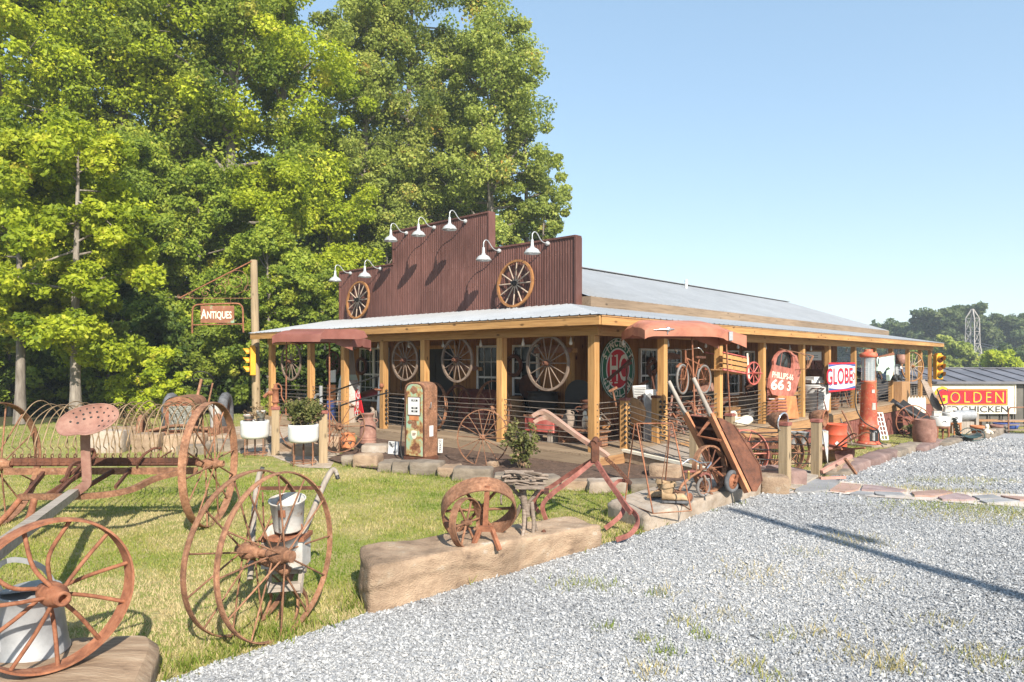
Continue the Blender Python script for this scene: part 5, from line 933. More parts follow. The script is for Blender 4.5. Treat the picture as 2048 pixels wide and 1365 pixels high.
def smallpot(label, p, r, h, m, stripes=None):
    t = T('flower_pot', label, 'flower pot', p); MB().lathe([(.001, 0), (r * .7, 0), (r, h * .75), (r * 1.1, h * .76), (r * 1.1, h), (r * .95, h), (r * .9, h * .7), (.001, h * .6)], Matrix.Translation(V(p)), 18).build('pot', m, t)
    if stripes: MB().torus(V(p) + V((0, 0, h * .4)), (0, 0, 1), r * .88, .006, 18, 5).torus(V(p) + V((0, 0, h * .88)), (0, 0, 1), r * 1.1, .007, 18, 5).build('band', stripes, t)
smallpot('striped white pot with rust bands in the left white tub', tA + V((-.1, -.06, .66)), .09, .17, WHITEOLD, RUSTO); smallpot('tall white pot with dark marks in the left white tub', tA + V((.14, -.06, .66)), .075, .25, WHITEOLD, BLACK)
bush('rose_bush', 'straggly half-dry rose bush in the mulch left of the corner post', G(1043, 940), .33, .75, 5, 24, .05, ROSE, 9, stems=13)
bush('dry_shrub', 'leafless reddish shrub behind the hay rake tines', G(272, 884), .55, .75, 4, 14, .05, DRYL, 12, stems=16)
def lathe_thing(name, label, cat, p, prof, m, n=28, part='body', group=None, tilt=None):
    t = T(name, label, cat, p, group); M = Matrix.Translation(V(p)) @ (tilt or Matrix()); MB().lathe(prof, M, n).build(part, m, t); return t, M
def milk_can(label, p, s, m, group=None):
    t, M = lathe_thing('milk_can', label, 'milk can', p, [(.001, 0), (.17 * s, 0), (.175 * s, .01), (.17 * s, .03), (.17 * s, .07 * s), (.178 * s, .08 * s), (.17 * s, .09 * s), (.17 * s, .12 * s), (.178 * s, .13 * s), (.17 * s, .14 * s), (.165 * s, .36 * s), (.15 * s, .41 * s), (.1 * s, .48 * s), (.095 * s, .54 * s)], m, group=group)
    MB().lathe([(.095 * s, .53 * s), (.12 * s, .585 * s), (.13 * s, .60 * s), (.13 * s, .615 * s), (.001, .625 * s)], M, 24).build('lid', m, t)
    for sg in (-1, 1): MB().tube(spline([M @ V((sg * .15 * s, 0, .42 * s)), M @ V((sg * .2 * s, 0, .46 * s)), M @ V((sg * .17 * s, 0, .5 * s)), M @ V((sg * .1 * s, 0, .5 * s))], 4), .011 * s, 6).build('handle', m, t)
    return t
milk_can('squat rusty milk can with ringed base standing on the stone by the steps', G(734, 902) + V((0, .1, .15)), 1.02, RUSTP)
t, M = lathe_thing('strawberry_pot', 'terracotta pot with round side openings beside the left low post', 'pot', G(696, 906) + V((0, 0, .1)), [(.001, 0), (.13, 0), (.135, .02), (.155, .12), (.15, .2), (.115, .25), (.14, .28), (.15, .3), (.135, .3), (.1, .25), (.001, .22)], TERRA)
for a in (-1.9, -1.1, -2.9): MB().lathe([(.03, -.01), (.042, .02), (.034, .022), (.03, .005)], M @ Matrix.Rotation(a, 4, 'Z') @ Matrix.Translation((.145, 0, .13)) @ Matrix.Rotation(R(62), 4, 'Y'), 14).lathe([(.001, .006), (.033, .006)], M @ Matrix.Rotation(a, 4, 'Z') @ Matrix.Translation((.15, 0, .13)) @ Matrix.Rotation(R(62), 4, 'Y'), 14).build('opening', BLACK, t)
# two-wheeled horse cart at the left path
hc = T('horse_cart', 'two tall iron wheels on an axle with shafts, parked behind the left low posts', 'cart', (-3.9, 14.0, 0)); hA, hB = P(613, 850, 14.1), P(678, 854, 13.2); cax = V((.35, -.94, 0))
wheel_part(hc, hA, (hB - hA) + V((.0, -1.2, 0)), .545, .055, .016, .2, 12, .009, RUST, hr=.05); wheel_part(hc, hB, (hB - hA) + V((.0, -1.2, 0)), .5, .055, .016, .24, 12, .009, RUST, hr=.075)
MB().tube([hA, hB], .025, 8).build('axle', RUSTD, hc); MB().tube(spline([P(628, 800, 14), P(690, 775, 13.8), P(758, 752, 13.6)], 4), .016, 7).tube(spline([P(640, 830, 13.5), P(700, 805, 13.4), P(776, 786, 13.2)], 4), .016, 7).build('shaft', BLACK, hc)
mb = MB()
for k in range(7): a = P(652 + 7 * k, 846 + 3 * (k % 3), 13.15); mb.tube(spline([a, a + V((.03, -.05, -.14)), a + V((.0, .03, -.28)), a + V((-.06, .05, -.4))], 4), .006, 5)
mb.build('spring_tine', RUST, hc)
# ------------------------------------------------------------------ left: stone wall blocks, tractor, sign post, signal
for k, (u, v, wp, hp_, m, lb) in enumerate([(205, 908, 62, 44, WSTONE, 'pale broken block behind the pan seat'), (238, 890, 76, 34, SAND, 'orange block in the second row behind the rake tines'), (284, 906, 50, 36, SAND, 'chipped pale block left of the big golden one'), (360, 906, 72, 34, SAND, 'big square golden block in front of the tractor, left part'), (395, 893, 70, 18, GREY[0], 'grey flat timber-like block under the tractor nose'), (378, 911, 58, 18, STONE, 'low pale block at the foot of the golden one'), (455, 893, 62, 22, SAND, 'golden block right of the rake wheel'), (500, 890, 58, 14, STONE, 'flat dark block behind the left white tub'), (440, 905, 60, 22, STONE, 'grey block seen through the rake wheel'), (590, 905, 66, 18, SAND, 'orange flat block behind the right white tub'), (665, 905, 58, 30, SAND, 'orange block under the horse cart hub'), (612, 914, 60, 22, SAND, 'low tan block between the left low posts')]):
    p = G(u, v) + V((0, .25, 0)); s = p.y / F_; rock('wall_block', lb, quad(p, wp * s * 1.04, .42, rnd.uniform(-5, 5)), hp_ * s, SAND if m is GREY[0] else m, 100 + k, 'stone block', 'rough stone blocks along the left lawn edge', amp=.025, n=(12, 8, 6), p=13, freq=3.5)
tp = V(((372 - U0) / F_ * 15.6, 15.6, 0)); tr = T('tractor', 'small rust-red antique tractor parked behind the stone blocks', 'tractor', tp); TM = RZ(tp, 12)
def hn(u, v):
    th = math.pi * v; return TM @ V((.36 * math.cos(th) * (abs(math.cos(th)) ** -.35 if abs(math.cos(th)) > .05 else 1) * .92, -.55 + 1.15 * u, .72 + .36 * math.sin(th) ** .6))
MB().grid(hn, 6, 24).prism([(.35 * math.cos(math.pi * i / 16) * .95, .36 * math.sin(math.pi * i / 16) ** .6) for i in range(17)], .02, TM @ Matrix.Translation((0, -.55, .72)) @ RX).build('hood', RUST, tr)
MB().box((0, -.585, .66), (.56, .02, .62), TM).build('radiator_shell', RUSTO, tr); MB().box((0.03, -.61, .62), (.46, .02, .52), TM).build('grille', mat('mesh_grille', [(.45, (.1, .1, .08)), (.55, (.3, .29, .25))], 40, .7, .3, .1), tr)
MB().prism([(-.3, .0), (-.02, .13), (.02, .13), (.3, 0), (.28, -.03), (0, .09), (-.28, -.03)], .02, TM @ Matrix.Translation((0, -.6, .90)) @ RX).build('badge_ridge', RUST, tr)
MB().box((0, .1, .5), (.4, 1.4, .35), TM).build('engine', RUSTD, tr); MB().bar(TM @ V((-.75, -.5, .3)), TM @ V((.75, -.5, .3)), .09, .09).bar(TM @ V((-.8, -.62, .2)), TM @ V((.9, -.62, .2)), .05, .1).build('front_axle', RUST, tr)
for sx in (-1, 1):
    w = MB().torus(TM @ V((sx * .78, -.5, .36)), TM.to_3x3() @ V((1, .1, 0)), .27, .07, 32, 8).build('front_wheel', RUST, tr); MB().cyl(TM @ V((sx * .78 - .03, -.5, .36)), TM @ V((sx * .78 + .03, -.5, .36)), .22).build('disc', RUSTO, w)
    w = MB().torus(TM @ V((sx * .62, 1.2, .55)), TM.to_3x3() @ V((1, 0, 0)), .43, .12, 36, 8).build('rear_wheel', RUBBER, tr); MB().cyl(TM @ V((sx * .62 - .04, 1.2, .55)), TM @ V((sx * .62 + .04, 1.2, .55)), .34).build('disc', RUST, w)
MB().tube([TM @ V((.12, .5, 1.0)), TM @ V((.16, .75, 1.42))], .035, 8).build('steering_column', RUST, tr); MB().torus(TM @ V((.18, .82, 1.44)), TM.to_3x3() @ V((.1, .75, .65)), .24, .014, 30, 6).tube([TM @ V((-.05, .8, 1.44)), TM @ V((.4, .8, 1.44))], .01, 6).build('steering_wheel', BLACK, tr)
MB().tube([TM @ V((.42, .3, .9)), TM @ V((.5, .35, 1.35))], .02, 7).build('exhaust', RUST, tr); MB().tube(spline([TM @ V((-.6, -.6, .35)), TM @ V((0, -.63, .45)), TM @ V((.6, -.6, .35))], 5), .035, 8).build('bumper', RUST, tr)
# white jug figure beside the tractor
t, M = lathe_thing('white_churn', 'white fluted churn standing in the shade right of the tractor', 'churn', V(((431 - U0) / F_ * 15.4, 15.4, .35)), [(.001, 0), (.1, 0), (.11, .05), (.12, .3), (.16, .5), (.15, .54), (.001, .54)], WHITEOLD, 14); MB().box((0, .05, -.16), (.5, .4, .36), M).build('stand', RUST, t)
KS = 21.3 / 18.4; spb = V(((513 - U0) / F_ * 21.3, 21.3, -.05)); so_ = T('sign_post', 'tall grey timber post with an iron scroll bracket behind the left white tub', 'sign post', spb)
MB().tube([spb, spb + V((-.035, 0, 2.6)), spb + V((-.085, 0, 5.07))], [.13, .125, .108], 12).build('post', WEATH[2], so_)
q0, q1, q2 = P(503, 523, 21.2), P(358, 597, 21.2), P(504, 597, 21.2)
MB().tube([q0, q1], .02, 7).build('bracket_strut', RUSTO, so_); MB().tube([q1, q2], .011, 6).build('bracket_bar', RUST, so_); mb = MB(); M = along(q2, q1 - q2) @ Matrix.Scale(KS, 4)
def scroll(cx, cz, r, t0, t1, k=26): mb.tube([M @ V((cx + r * (.15 + .85 * i / k) * math.cos(t0 + (t1 - t0) * i / k), 0, cz + r * (.15 + .85 * i / k) * math.sin(t0 + (t1 - t0) * i / k))) for i in range(k + 1)], .0085, 5)
for a in ((.42, .48, .36, 0, 11), (.9, .22, .2, 2, 10), (.75, .42, .14, 5, -5), (1.25, .14, .13, 0, 9), (1.62, .06, .08, 1, 8), (.12, .25, .12, 3, 9), (1.97, .04, .05, 0, 8)): scroll(*a)
mb.build('scroll', RUST, so_)
hs_ = T('antiques_sign', 'painted sign with white lettering in a rusty bed-frame hoop hung from the bracket', 'sign', P(436, 650, 21.2)); SM = Matrix.Translation(P(435, 632, 21.2)) @ Matrix.Scale(KS, 4)
fr = [(-.68, 0, -.47), (-.68, 0, -.25), (-.67, 0, .15), (-.62, 0, .26), (-.5, 0, .30), (0, 0, .32), (.5, 0, .33), (.62, 0, .29), (.68, 0, .17), (.69, 0, -.25), (.70, 0, -.45)]
MB().tube(spline([SM @ V(p) for p in fr], 4), .026, 8).tube([SM @ V((-.66, 0, -.25)), SM @ V((.68, 0, -.22))], .018, 7).build('bed_frame', RUSTO, hs_)
for s in (-1, 1): MB().tube([SM @ V((s * .35, 0, .32)), SM @ V((s * .35, 0, .5))], .006, 5).build('hanger', RUST, hs_)
MB().box((0, 0, .04), (.90, .02, .46), SM).build('board', SIGNB, hs_); mb = MB(); text_mb(mb, 'A', .36, SM @ Matrix.Translation((-.36, -.016, .03)) @ RX, .006, .002, 'CENTER', .62); text_mb(mb, 'NTIQUES', .27, SM @ Matrix.Translation((.055, -.016, .01)) @ RX, .006, .002, 'CENTER', .60); mb.build('lettering', CREAM, hs_)
mb = MB().box((0, -.012, .045), (.84, .004, .24), SM); mb.build('brown_band', RUSTO, hs_)
def signal(label, p, dg, s, lenses=True, bracket=None):
    t = T('traffic_light', label, 'traffic light', p, 'old yellow traffic lights'); M = RZ(p, dg)
    MB().box((0, .06, 0), (.34 * s, .2 * s, 1.06 * s), M).build('housing', YELLOW, t, bevel=.015)
    for k, lm in enumerate((LENSR, LENSY, LENSG)):
        z = (.34 - .34 * k) * s; c = M @ V((0, -.05 * s, z)); f = M.to_3x3() @ V((0, -1, 0))
        mb = MB(); vs = []; n = 20
        for i in range(n + 1):
            a = math.pi * (-.12) + math.pi * 1.24 * i / n; L = .24 * s if True else 0
            for yy in (0, -L * (.55 + .45 * math.sin(max(0, min(math.pi, a))))): vs.append(M @ V((.148 * s * math.cos(a), -.04 * s + yy, z + .148 * s * math.sin(a))))
        mb.add(vs, [(2 * i, 2 * i + 1, 2 * i + 3, 2 * i + 2) for i in range(n)], None, True); mb.build('visor', YELLOW, t)
        MB().lathe([(.001, .03 * s), (.08 * s, .02 * s), (.135 * s, .0)], look(c, f), 22).build('lens', lm, t); MB().lathe([(.135 * s, 0), (.15 * s, .0), (.15 * s, .02 * s)], look(c, f), 22).build('lens_ring', BLACK, t)
    MB().box((0, .06, .56 * s), (.2 * s, .16 * s, .08 * s), M).build('top_cap', YELLOW, t)
    if bracket: MB().tube(bracket, .025, 7).build('bracket', RUSTD, t)
    return t
pl_ = P(501, 723, 20.95); signal('yellow traffic light on the tall grey sign post, lenses turned to the left', pl_, -62, .81, bracket=[pl_ + V((.0, .02, .4)), pl_ + V((.14, .15, .42))])
# ------------------------------------------------------------------ helpers for things fixed in the planes of the porch
def PB(u, v, b):                                # on a plane parallel to the side of the store
    a = a_at(u, b); Y = 12.5 + .7354 * a + .6776 * b; return V(((u - U0) / F_ * Y, Y, H - (v - V0) / F_ * Y))
def PA(u, v, a):                                # parallel to its front
    b = b_at(u, a); Y = 12.5 + .7354 * a + .6776 * b; return V(((u - U0) / F_ * Y, Y, H - (v - V0) / F_ * Y))
def slab_pts(mb, pts, nrm, t):
    n = len(pts); nrm = V(nrm).normalized(); q = [p + nrm * t for p in pts]
    cr = sum(((pts[i] - pts[0]).cross(pts[(i + 1) % n] - pts[0]) for i in range(1, n - 1)), V())
    f = [tuple(range(n))[::-1], tuple(range(n, 2 * n))] + [(i, (i + 1) % n, n + (i + 1) % n, n + i) for i in range(n)]
    mb.add(list(pts) + q, f if cr.dot(nrm) > 0 else [x[::-1] for x in f]); return mb
SN = -D_                                        # outward from the side / the front
FN = -E_
SIDEM = lambda p: Matrix((E_, V((0, 0, 1)), SN)).transposed().to_4x4() if False else (lambda m: (setattr(m, 'translation', V(p)), m)[1])(Matrix((E_, V((0, 0, 1)), SN)).transposed().to_4x4())
# --- tall visible gas pump
vp = G(1737, 893); vt = T('gas_pump', 'tall red visible gas pump with a glass cylinder on the right lawn', 'gas pump', vp); VM = Matrix.Translation(vp)
MB().box((0, 0, .0), (.95, .8, .16), RZ(vp, 30)).build('concrete_base', STONE, vt, bevel=.01)
MB().lathe([(.001, .08), (.33, .08), (.33, .12), (.3, .14), (.27, .16), (.265, .55), (.28, .57), (.28, .62), (.25, .64), (.235, .8), (.19, 1.86), (.21, 1.88), (.21, 1.92), (.001, 1.92)], VM, 32).build('column', PUMPRED, vt)
MB().grid(lambda u, v: vp + V((.271 * math.cos(-1.95 + 1.15 * u), .271 * math.sin(-1.95 + 1.15 * u), .17 + .34 * v)), 10, 2).build('dark_recess_patch', BLACK, vt); MB().cyl(vp + V((.0, -.26, .2)), vp + V((.0, -.26, .42)), .05).cyl(vp + V((.0, -.27, .44)), vp + V((.08, -.27, .44)), .03).build('meter', ZINC, vt)  # shade of the door recess painted as a black patch on the closed column
MB().lathe([(.195, 1.92), (.195, 2.62)], VM, 32).build('glass_cylinder', CYLG, vt); mb = MB().cyl(vp + V((0, 0, 1.92)), vp + V((0, 0, 2.62)), .02)
for k in range(12): mb.box((-.09, -.06, 1.97 + k * .055), (.06, .008, .018), VM).box((.07, -.08, 1.97 + k * .055), (.05, .008, .03), VM)
mb.build('gauge_marks', WHITE, vt); mb = MB()
for k in range(4): a = .6 + k * math.pi / 2; mb.tube([vp + V((.2 * math.cos(a), .2 * math.sin(a), 1.9)), vp + V((.2 * math.cos(a), .2 * math.sin(a), 2.64))], .009, 5)
mb.build('tie_rod', RUSTO, vt)
MB().lathe([(.2, 2.6), (.24, 2.62), (.24, 2.70), (.2, 2.74), (.13, 2.75), (.11, 2.79), (.12, 2.83), (.001, 2.84)], VM, 28).build('cap', PUMPRED, vt)
[MB().box(c, d, VM).build('paint_patch', WHITEOLD, vt) for c, d in (((.04, -.222, 1.18), (.1, .012, .2)), ((.03, -.208, 1.62), (.08, .01, .1)))]
MB().tube(spline([vp + V((-.2, -.1, 1.86)), vp + V((-.42, -.15, 1.8)), vp + V((-.48, -.2, 1.2)), vp + V((-.3, -.3, .75)), vp + V((.08, -.38, .5)), vp + V((.12, -.4, .18)), vp + V((.3, -.42, .1))], 7), .018, 8).build('hose', BLACK, vt)
# --- GLOBE sign on two posts
cs = [PB(1657, 726, -.12), PB(1710, 725, -.12), PB(1710, 781, -.12), PB(1657, 784, -.12)]; w_ = (cs[1] - cs[0]).length; h_ = (cs[0].z - cs[3].z + cs[1].z - cs[2].z) / 2; cc = sum(cs, V()) / 4
gs = T('enamel_sign', 'white enamel sign with big red capital letters nailed across two side posts', 'sign', cc); GS = SIDEM(cc)
MB().box((0, 0, 0), (w_, h_, .015), GS).build('plate', WHITE, gs); MB().box((0, h_ * .47, .004), (w_, h_ * .06, .016), GS).box((0, -h_ * .47, .004), (w_, h_ * .06, .016), GS).build('red_border', RED, gs)
mb = MB()
for s in (1, -1): mb.prism([(-w_ / 2, s * h_ * .44), (w_ / 2, s * h_ * .44), (w_ / 2, s * h_ * .35)] + [(w_ * (.5 - i / 12), s * h_ * (.35 + .07 * math.sin(math.pi * i / 12))) for i in range(1, 12)] + [(-w_ / 2, s * h_ * .35)] if s > 0 else [(-w_ / 2, -h_ * .35)] + [(-w_ * (.5 - i / 12), -h_ * (.35 + .07 * math.sin(math.pi * i / 12))) for i in range(1, 12)] + [(w_ / 2, -h_ * .35), (w_ / 2, -h_ * .44), (-w_ / 2, -h_ * .44)], .003, GS @ Matrix.Translation((0, 0, .0075)))
mb.build('blue_band', BLUE, gs)
mb = MB(); text_mb(mb, 'GLOBE', h_ * .78, GS @ Matrix.Translation((-w_ * .1 + .03, -.03, .008)), .006, .001, sx=.70 * w_ / (h_ * 1.72)); mb.build('letter_shadow', BLUE, gs)
mb = MB(); text_mb(mb, 'GLOBE', h_ * .78, GS @ Matrix.Translation((-w_ * .1, 0, .012)), .006, .002, sx=.70 * w_ / (h_ * 1.72)); mb.build('lettering', RED, gs)
MB().torus(GS @ V((w_ * .42, 0, .012)), SN, h_ * .13, .02, 20, 5).build('globe_mark', REDOLD, gs)
DOORR = mat('faded_door_red', [(.3, (.24, .075, .05)), (.5, (.40, .13, .09)), (.7, (.46, .2, .15))], 6, .65, 0, .08)
# --- truck door with oil company lettering
def px_plate(mb, uv, b, t): return slab_pts(mb, [PB(u, v, b) for u, v in uv], SN, t)
dn = T('truck_door', 'faded red truck door with a painted route-66 shield and numbers in a side porch bay', 'truck door', PB(1565, 780, -.1)); dn['label'] = 'faded red truck door with white oil-company lettering and big numerals in a side bay'
outer = [(1534, 776), (1536, 757), (1541, 742), (1545, 730), (1543, 722), (1548, 711), (1556, 703), (1566, 701), (1578, 704), (1585, 711), (1587, 722), (1588, 737), (1594, 744), (1596, 752), (1588, 782), (1582, 793), (1560, 794), (1540, 789)]
hole = [(1547, 729), (1551, 714), (1558, 706), (1566, 703.5), (1577, 706), (1581, 713), (1582.5, 726), (1581, 738), (1566, 735), (1549, 731)]
n1 = len(outer); OP = [PB(u, v, -.14) for u, v in outer]; HP = [PB(u, v, -.14) for u, v in hole]
def nearest(p, L): return min(range(len(L)), key=lambda i: (L[i] - p).length)
body = MB(); px_plate(body, [(1534, 776), (1536, 757), (1541, 742), (1544, 730), (1549, 731), (1566, 735), (1581, 738), (1588, 739), (1594, 744), (1596, 752), (1588, 782), (1582, 793), (1560, 794), (1540, 789)], -.14, .06)
px_plate(body, [(1544, 730), (1543, 722), (1548, 711), (1556, 703), (1566, 700), (1566, 703.5), (1558, 706), (1551, 714), (1547, 729), (1549, 731)], -.14, .06); px_plate(body, [(1566, 700), (1578, 703), (1585, 710), (1587, 722), (1588, 739), (1581, 738), (1582.5, 726), (1581, 713), (1577, 706), (1566, 703.5)], -.14, .06)
body.build('panel', DOORR, dn)
px_plate(MB(), hole, -.11, .01).build('window', GLASS, dn); MB().tube([PB(1564, 706, -.17), PB(1560, 734, -.17)], .012, 6).build('vent_bar', REDR, dn)
def dtext(s, u, v, hpx, bold, m, nm, wpx=None, rot=-6):
    c = PB(u, v, -.205); s_ = c.y / F_; mb = MB(); text_mb(mb, s, hpx * s_ * 1.38, SIDEM(c) @ Matrix.Rotation(R(rot), 4, 'Z'), bold, .002, sx=1); 
    if wpx:
        W = (PB(u + wpx / 2, v, -.205) - PB(u - wpx / 2, v, -.205)).length; xs = [(V(p) - c).dot(E_) for p in mb.v]; k = W / (max(xs) - min(xs)); mb.v = [tuple(V(p) + E_ * ((V(p) - c).dot(E_) * (k - 1))) for p in mb.v]
    mb.build(nm, m, dn)
dtext('PHILLIPS-66', 1566, 753, 12, .004, CREAM, 'lettering', 42); dtext('66', 1555, 771, 20, .012, CREAM, 'number', 26); dtext('3', 1578, 774, 18, .012, CREAM, 'number', 8)
px_plate(MB(), [(1584, 708), (1592, 712), (1600, 745), (1596, 752), (1590, 740)], -.1, .03).build('wing_window_frame', DOORR, dn)
MB().tube([PB(1560, 698, -.15), PB(1627, 712, -.5), PB(1614, 738, -.5), PB(1590, 740, -.2)], .012, 6).tube([PB(1600, 706, -.3), PB(1617, 716, -.45), PB(1612, 740, -.45)], .010, 6).bar(PB(1626, 713, -.5), PB(1615, 737, -.5), .05, .03).build('mirror_arm', RUST, dn)
ob = T('slatted_locker', 'orange slatted metal locker under the lettered truck door', 'locker', PB(1554, 838, .1)); mb = MB(); px_plate(mb, [(1534, 838), (1535, 791), (1571, 792), (1577, 836)], .1, .3); mb.build('case', ORANGE, ob)
mb = MB()
for k in range(7): v = 797 + 6 * k; px_plate(mb, [(1535, v + 2.4), (1535, v), (1572 + .6 * k, v), (1572 + .6 * k, v + 2.4)], -.215, .01)
mb.build('louver', REDR, ob); mb = MB(); px_plate(mb, [(1538, 799), (1538, 797.5), (1549, 797.5), (1549, 799)], -.23, .004); px_plate(mb, [(1557, 799), (1557, 797.5), (1569, 797.5), (1569, 799)], -.23, .004); mb.build('white_stripe', WHITE, ob)
# --- bicycle hung in a bay
bc = PB(1386, 760, .05); bi = T('bicycle', 'rusty cruiser bicycle hung between two side posts behind the barrow handles', 'bicycle', bc); fwl, rwl = PB(1365, 759, .02), PB(1408, 759, .05); rdir = (rwl - fwl).normalized()
for c, ax_, nm in ((fwl, D_ - E_ * .12, 'front_wheel'), (rwl, D_, 'rear_wheel')):
    w = MB().torus(c, ax_, .315, .028, 40, 8).build(nm, RUBBERG, bi); MB().torus(c, ax_, .283, .010, 36, 6).build('rim', RUSTO, w); M = look(c, ax_); mb = MB()
    for k in range(18): a = k * math.pi / 9; mb.tube([M @ V((.015 * math.cos(a), .015 * math.sin(a), .02 * (-1) ** k)), M @ V((.283 * math.cos(a), .283 * math.sin(a), 0))], .003, 4)
    mb.build('spokes', RUSTO, w); MB().cyl(c - V(ax_).normalized() * .05, c + V(ax_).normalized() * .05, .02).build('hub', RUST, w)
Z = V((0, 0, 1)); hdt = fwl + rdir * .14 + Z * .52; bbk = fwl + rdir * .58 - Z * .02; stp = rwl - rdir * .25 + Z * .42
MB().tube([hdt, bbk], .018, 7).tube(spline([hdt - Z * .05, hdt + rdir * .3 - Z * .1, stp - Z * .08], 4), .017, 7).tube(spline([hdt - Z * .14, hdt + rdir * .25 - Z * .25, bbk + Z * .1], 4), .014, 7).tube([bbk, stp + Z * .04], .016, 7).tube([bbk, rwl], .013, 6).tube([stp - Z * .06, rwl], .012, 6).tube([hdt + Z * .12, hdt - Z * .16], .022, 8).build('frame', RUSTO, bi)
for s in (-1, 1): MB().tube([hdt - Z * .16 + D_ * .05 * s, fwl + D_ * .05 * s], .012, 6).build('fork_blade', RUSTO, bi)
for c in (fwl, rwl): MB().grid(lambda u, v: c + rdir * (.36 * math.cos(.35 + 2.0 * u)) + Z * (.36 * math.sin(.35 + 2.0 * u)) + D_ * (v - .5) * .07, 16, 3).build('mudguard', RUSTO, bi)
MB().tube(spline([hdt + Z * .12 - D_ * .32 + rdir * .22 - Z * .04, hdt + Z * .17 - D_ * .3 + rdir * .05, hdt + Z * .14 - D_ * .1, hdt + Z * .14 + D_ * .1, hdt + Z * .17 + D_ * .3 + rdir * .05, hdt + Z * .10 + D_ * .32 + rdir * .22], 5), .012, 7).build('handlebar', CHROME, bi)
MB().prism([(-.14, -.02), (-.05, -.03), (.03, -.09), (.13, -.1), (.14, 0), (.13, .1), (.03, .09), (-.05, .03), (-.14, .02)], .05, along(stp + Z * .06, rdir)).build('saddle', RUSTD, bi); MB().torus(bbk + D_ * -.04, D_, .085, .008, 22, 5).tube([bbk - D_ * .1 - Z * .16, bbk - D_ * .1, bbk + D_ * .1, bbk + D_ * .1 + Z * .16], .01, 6).build('crank', RUST, bi)
# --- slat-sided coaster wagon
wg = T('coaster_wagon', 'red slat-sided coaster wagon hung in the side bay left of the truck door', 'wagon', PB(1475, 735, -.1)); L0, L1 = PB(1446, 722, -.2), PB(1497, 732, -.2)
wd_ = (L1 - L0).normalized()
for k, dz in enumerate((.12, .0, -.12)): MB().bar(L0 + Z * dz, L1 + Z * dz, .02, .09).build('slat', PINE[0], wg)
MB().bar(L0 + Z * .2, L1 + Z * .2, .03, .025).bar(L0 - Z * .2, L1 - Z * .2, .03, .035).bar(L0 + Z * .2 + D_ * .45, L1 + Z * .2 + D_ * .45, .03, .025).bar(L0 - Z * .2 + D_ * .45, L1 - Z * .2 + D_ * .45, .03, .035).bar(L1 + Z * .22, L1 - Z * .25, .03, .03).bar(L1 + D_ * .45 + Z * .22, L1 + D_ * .45 - Z * .25, .03, .03).bar(L1 + Z * .2, L1 + D_ * .45 + Z * .2, .03, .03).bar(L1 - Z * .2, L1 + D_ * .45 - Z * .2, .03, .03).build('rail', REDOLD, wg)
MB().bar(L0 - Z * .21 + D_ * .22, L1 - Z * .21 + D_ * .22, .4, .03).build('floor', PINED[0], wg); MB().bar(L1 - wd_ * .12 - D_ * .02 + Z * .3, L1 - wd_ * .02 - D_ * .02 - Z * .32, .04, .03).build('stake', CREAM, wg)
wheel_part(wg, PB(1507, 747, -.28), D_ + E_ * .2, .29, .04, .03, .5, 8, .014, REDOLD, hr=.03)
# --- hay tedder behind the wheelbarrow
ht = T('hay_tedder', 'red-wheeled hay tedder full of thin tines behind the wheelbarrow', 'hay tedder', (4.5, 12.5, -.1)); hw1, hw2 = P(1490, 908, 11.4), P(1572, 908, 11.9)
wheel_part(ht, hw1, (.12, -.99, 0), .41, .09, .016, .2, 10, .011, DOORR); wheel_part(ht, hw2, (.3, -.95, 0), .36, .08, .014, .16, 10, .01, RUST); MB().tube([hw1, hw2], .022, 8).bar(hw1 + Z * .1, hw2 + Z * .12, .04, .05).bar(hw1 + Z * .25, hw2 + Z * .25, .03, .03).build('axle', RUSTD, ht); mb = MB()
for zz in (.34, .18, .02, -.14): mb.tube([hw1 + V((.05, .1, zz)), hw2 + V((.0, .12, zz + .03))], .009, 5)
for k in range(30): p = hw1.lerp(hw2, .03 + .94 * k / 29); mb.tube(spline([p + Z * .28, p + V((.05, .15, .1)), p + V((.02 * (-1) ** k, .1, -.2)), p + V((.0, .2, -.38))], 3), .007, 5)
mb.build('tine', RUST, ht); MB().cyl(hw1.lerp(hw2, .45) - Z * .05, hw1.lerp(hw2, .45) + V((.1, .1, -.05)), .08).build('gear_case', RUSTD, ht)
# --- bench with galvanised buckets, headlamps, drum, scraper, log and poles
bp0, bp1 = P(1580, 890, 13.6), P(1634, 890, 13.2); bn = T('plank_bench', 'low plank bench carrying galvanised buckets between the path posts', 'bench', V((bp0.x, bp0.y, -.1))); MB().bar(bp0, bp1, .3, .035).build('top', DECKW[0], bn)
for f in (.08, .92): p = bp0.lerp(bp1, f); MB().bar(p - Z * .02, V((p.x, p.y, tz(p.x, p.y))), .25, .035).build('leg', DECKW[2], bn)
for f, lb, s in ((.12, 'galvanised bucket on the plank bench beside the near path post', 1), (.5, 'galvanised bucket in the middle of the plank bench', .95), (1.06, 'galvanised bucket right of the far path post', 1.1)): p = bp0.lerp(bp1, f) + Z * .02; pail('galvanised_bucket', lb, p, .085 * s, .115 * s, .24 * s, ZINC, group='galvanised buckets by the walk')
def headlamp(label, p, d, s=1.0, ringm=None):
    t = T('bullet_headlamp', label, 'headlamp', p, 'rusty headlamp shells on the path posts'); M = look(p, d) @ Matrix.Scale(s, 4)
    MB().lathe([(.001, -.2), (.05, -.185), (.1, -.12), (.13, -.02), (.135, .05), (.125, .06), (.118, .05), (.11, -.02), (.06, -.12), (.001, -.15)], M, 28).build('shell', RUST, t); MB().torus(M @ V((0, 0, .055)), d, .13 * s, .013 * s, 28, 7).build('lens_ring', ringm or RUSTO, t); MB().tube([p - Z * .1 * s, p - Z * .17 * s], .03, 8).build('stem', RUSTD, t)
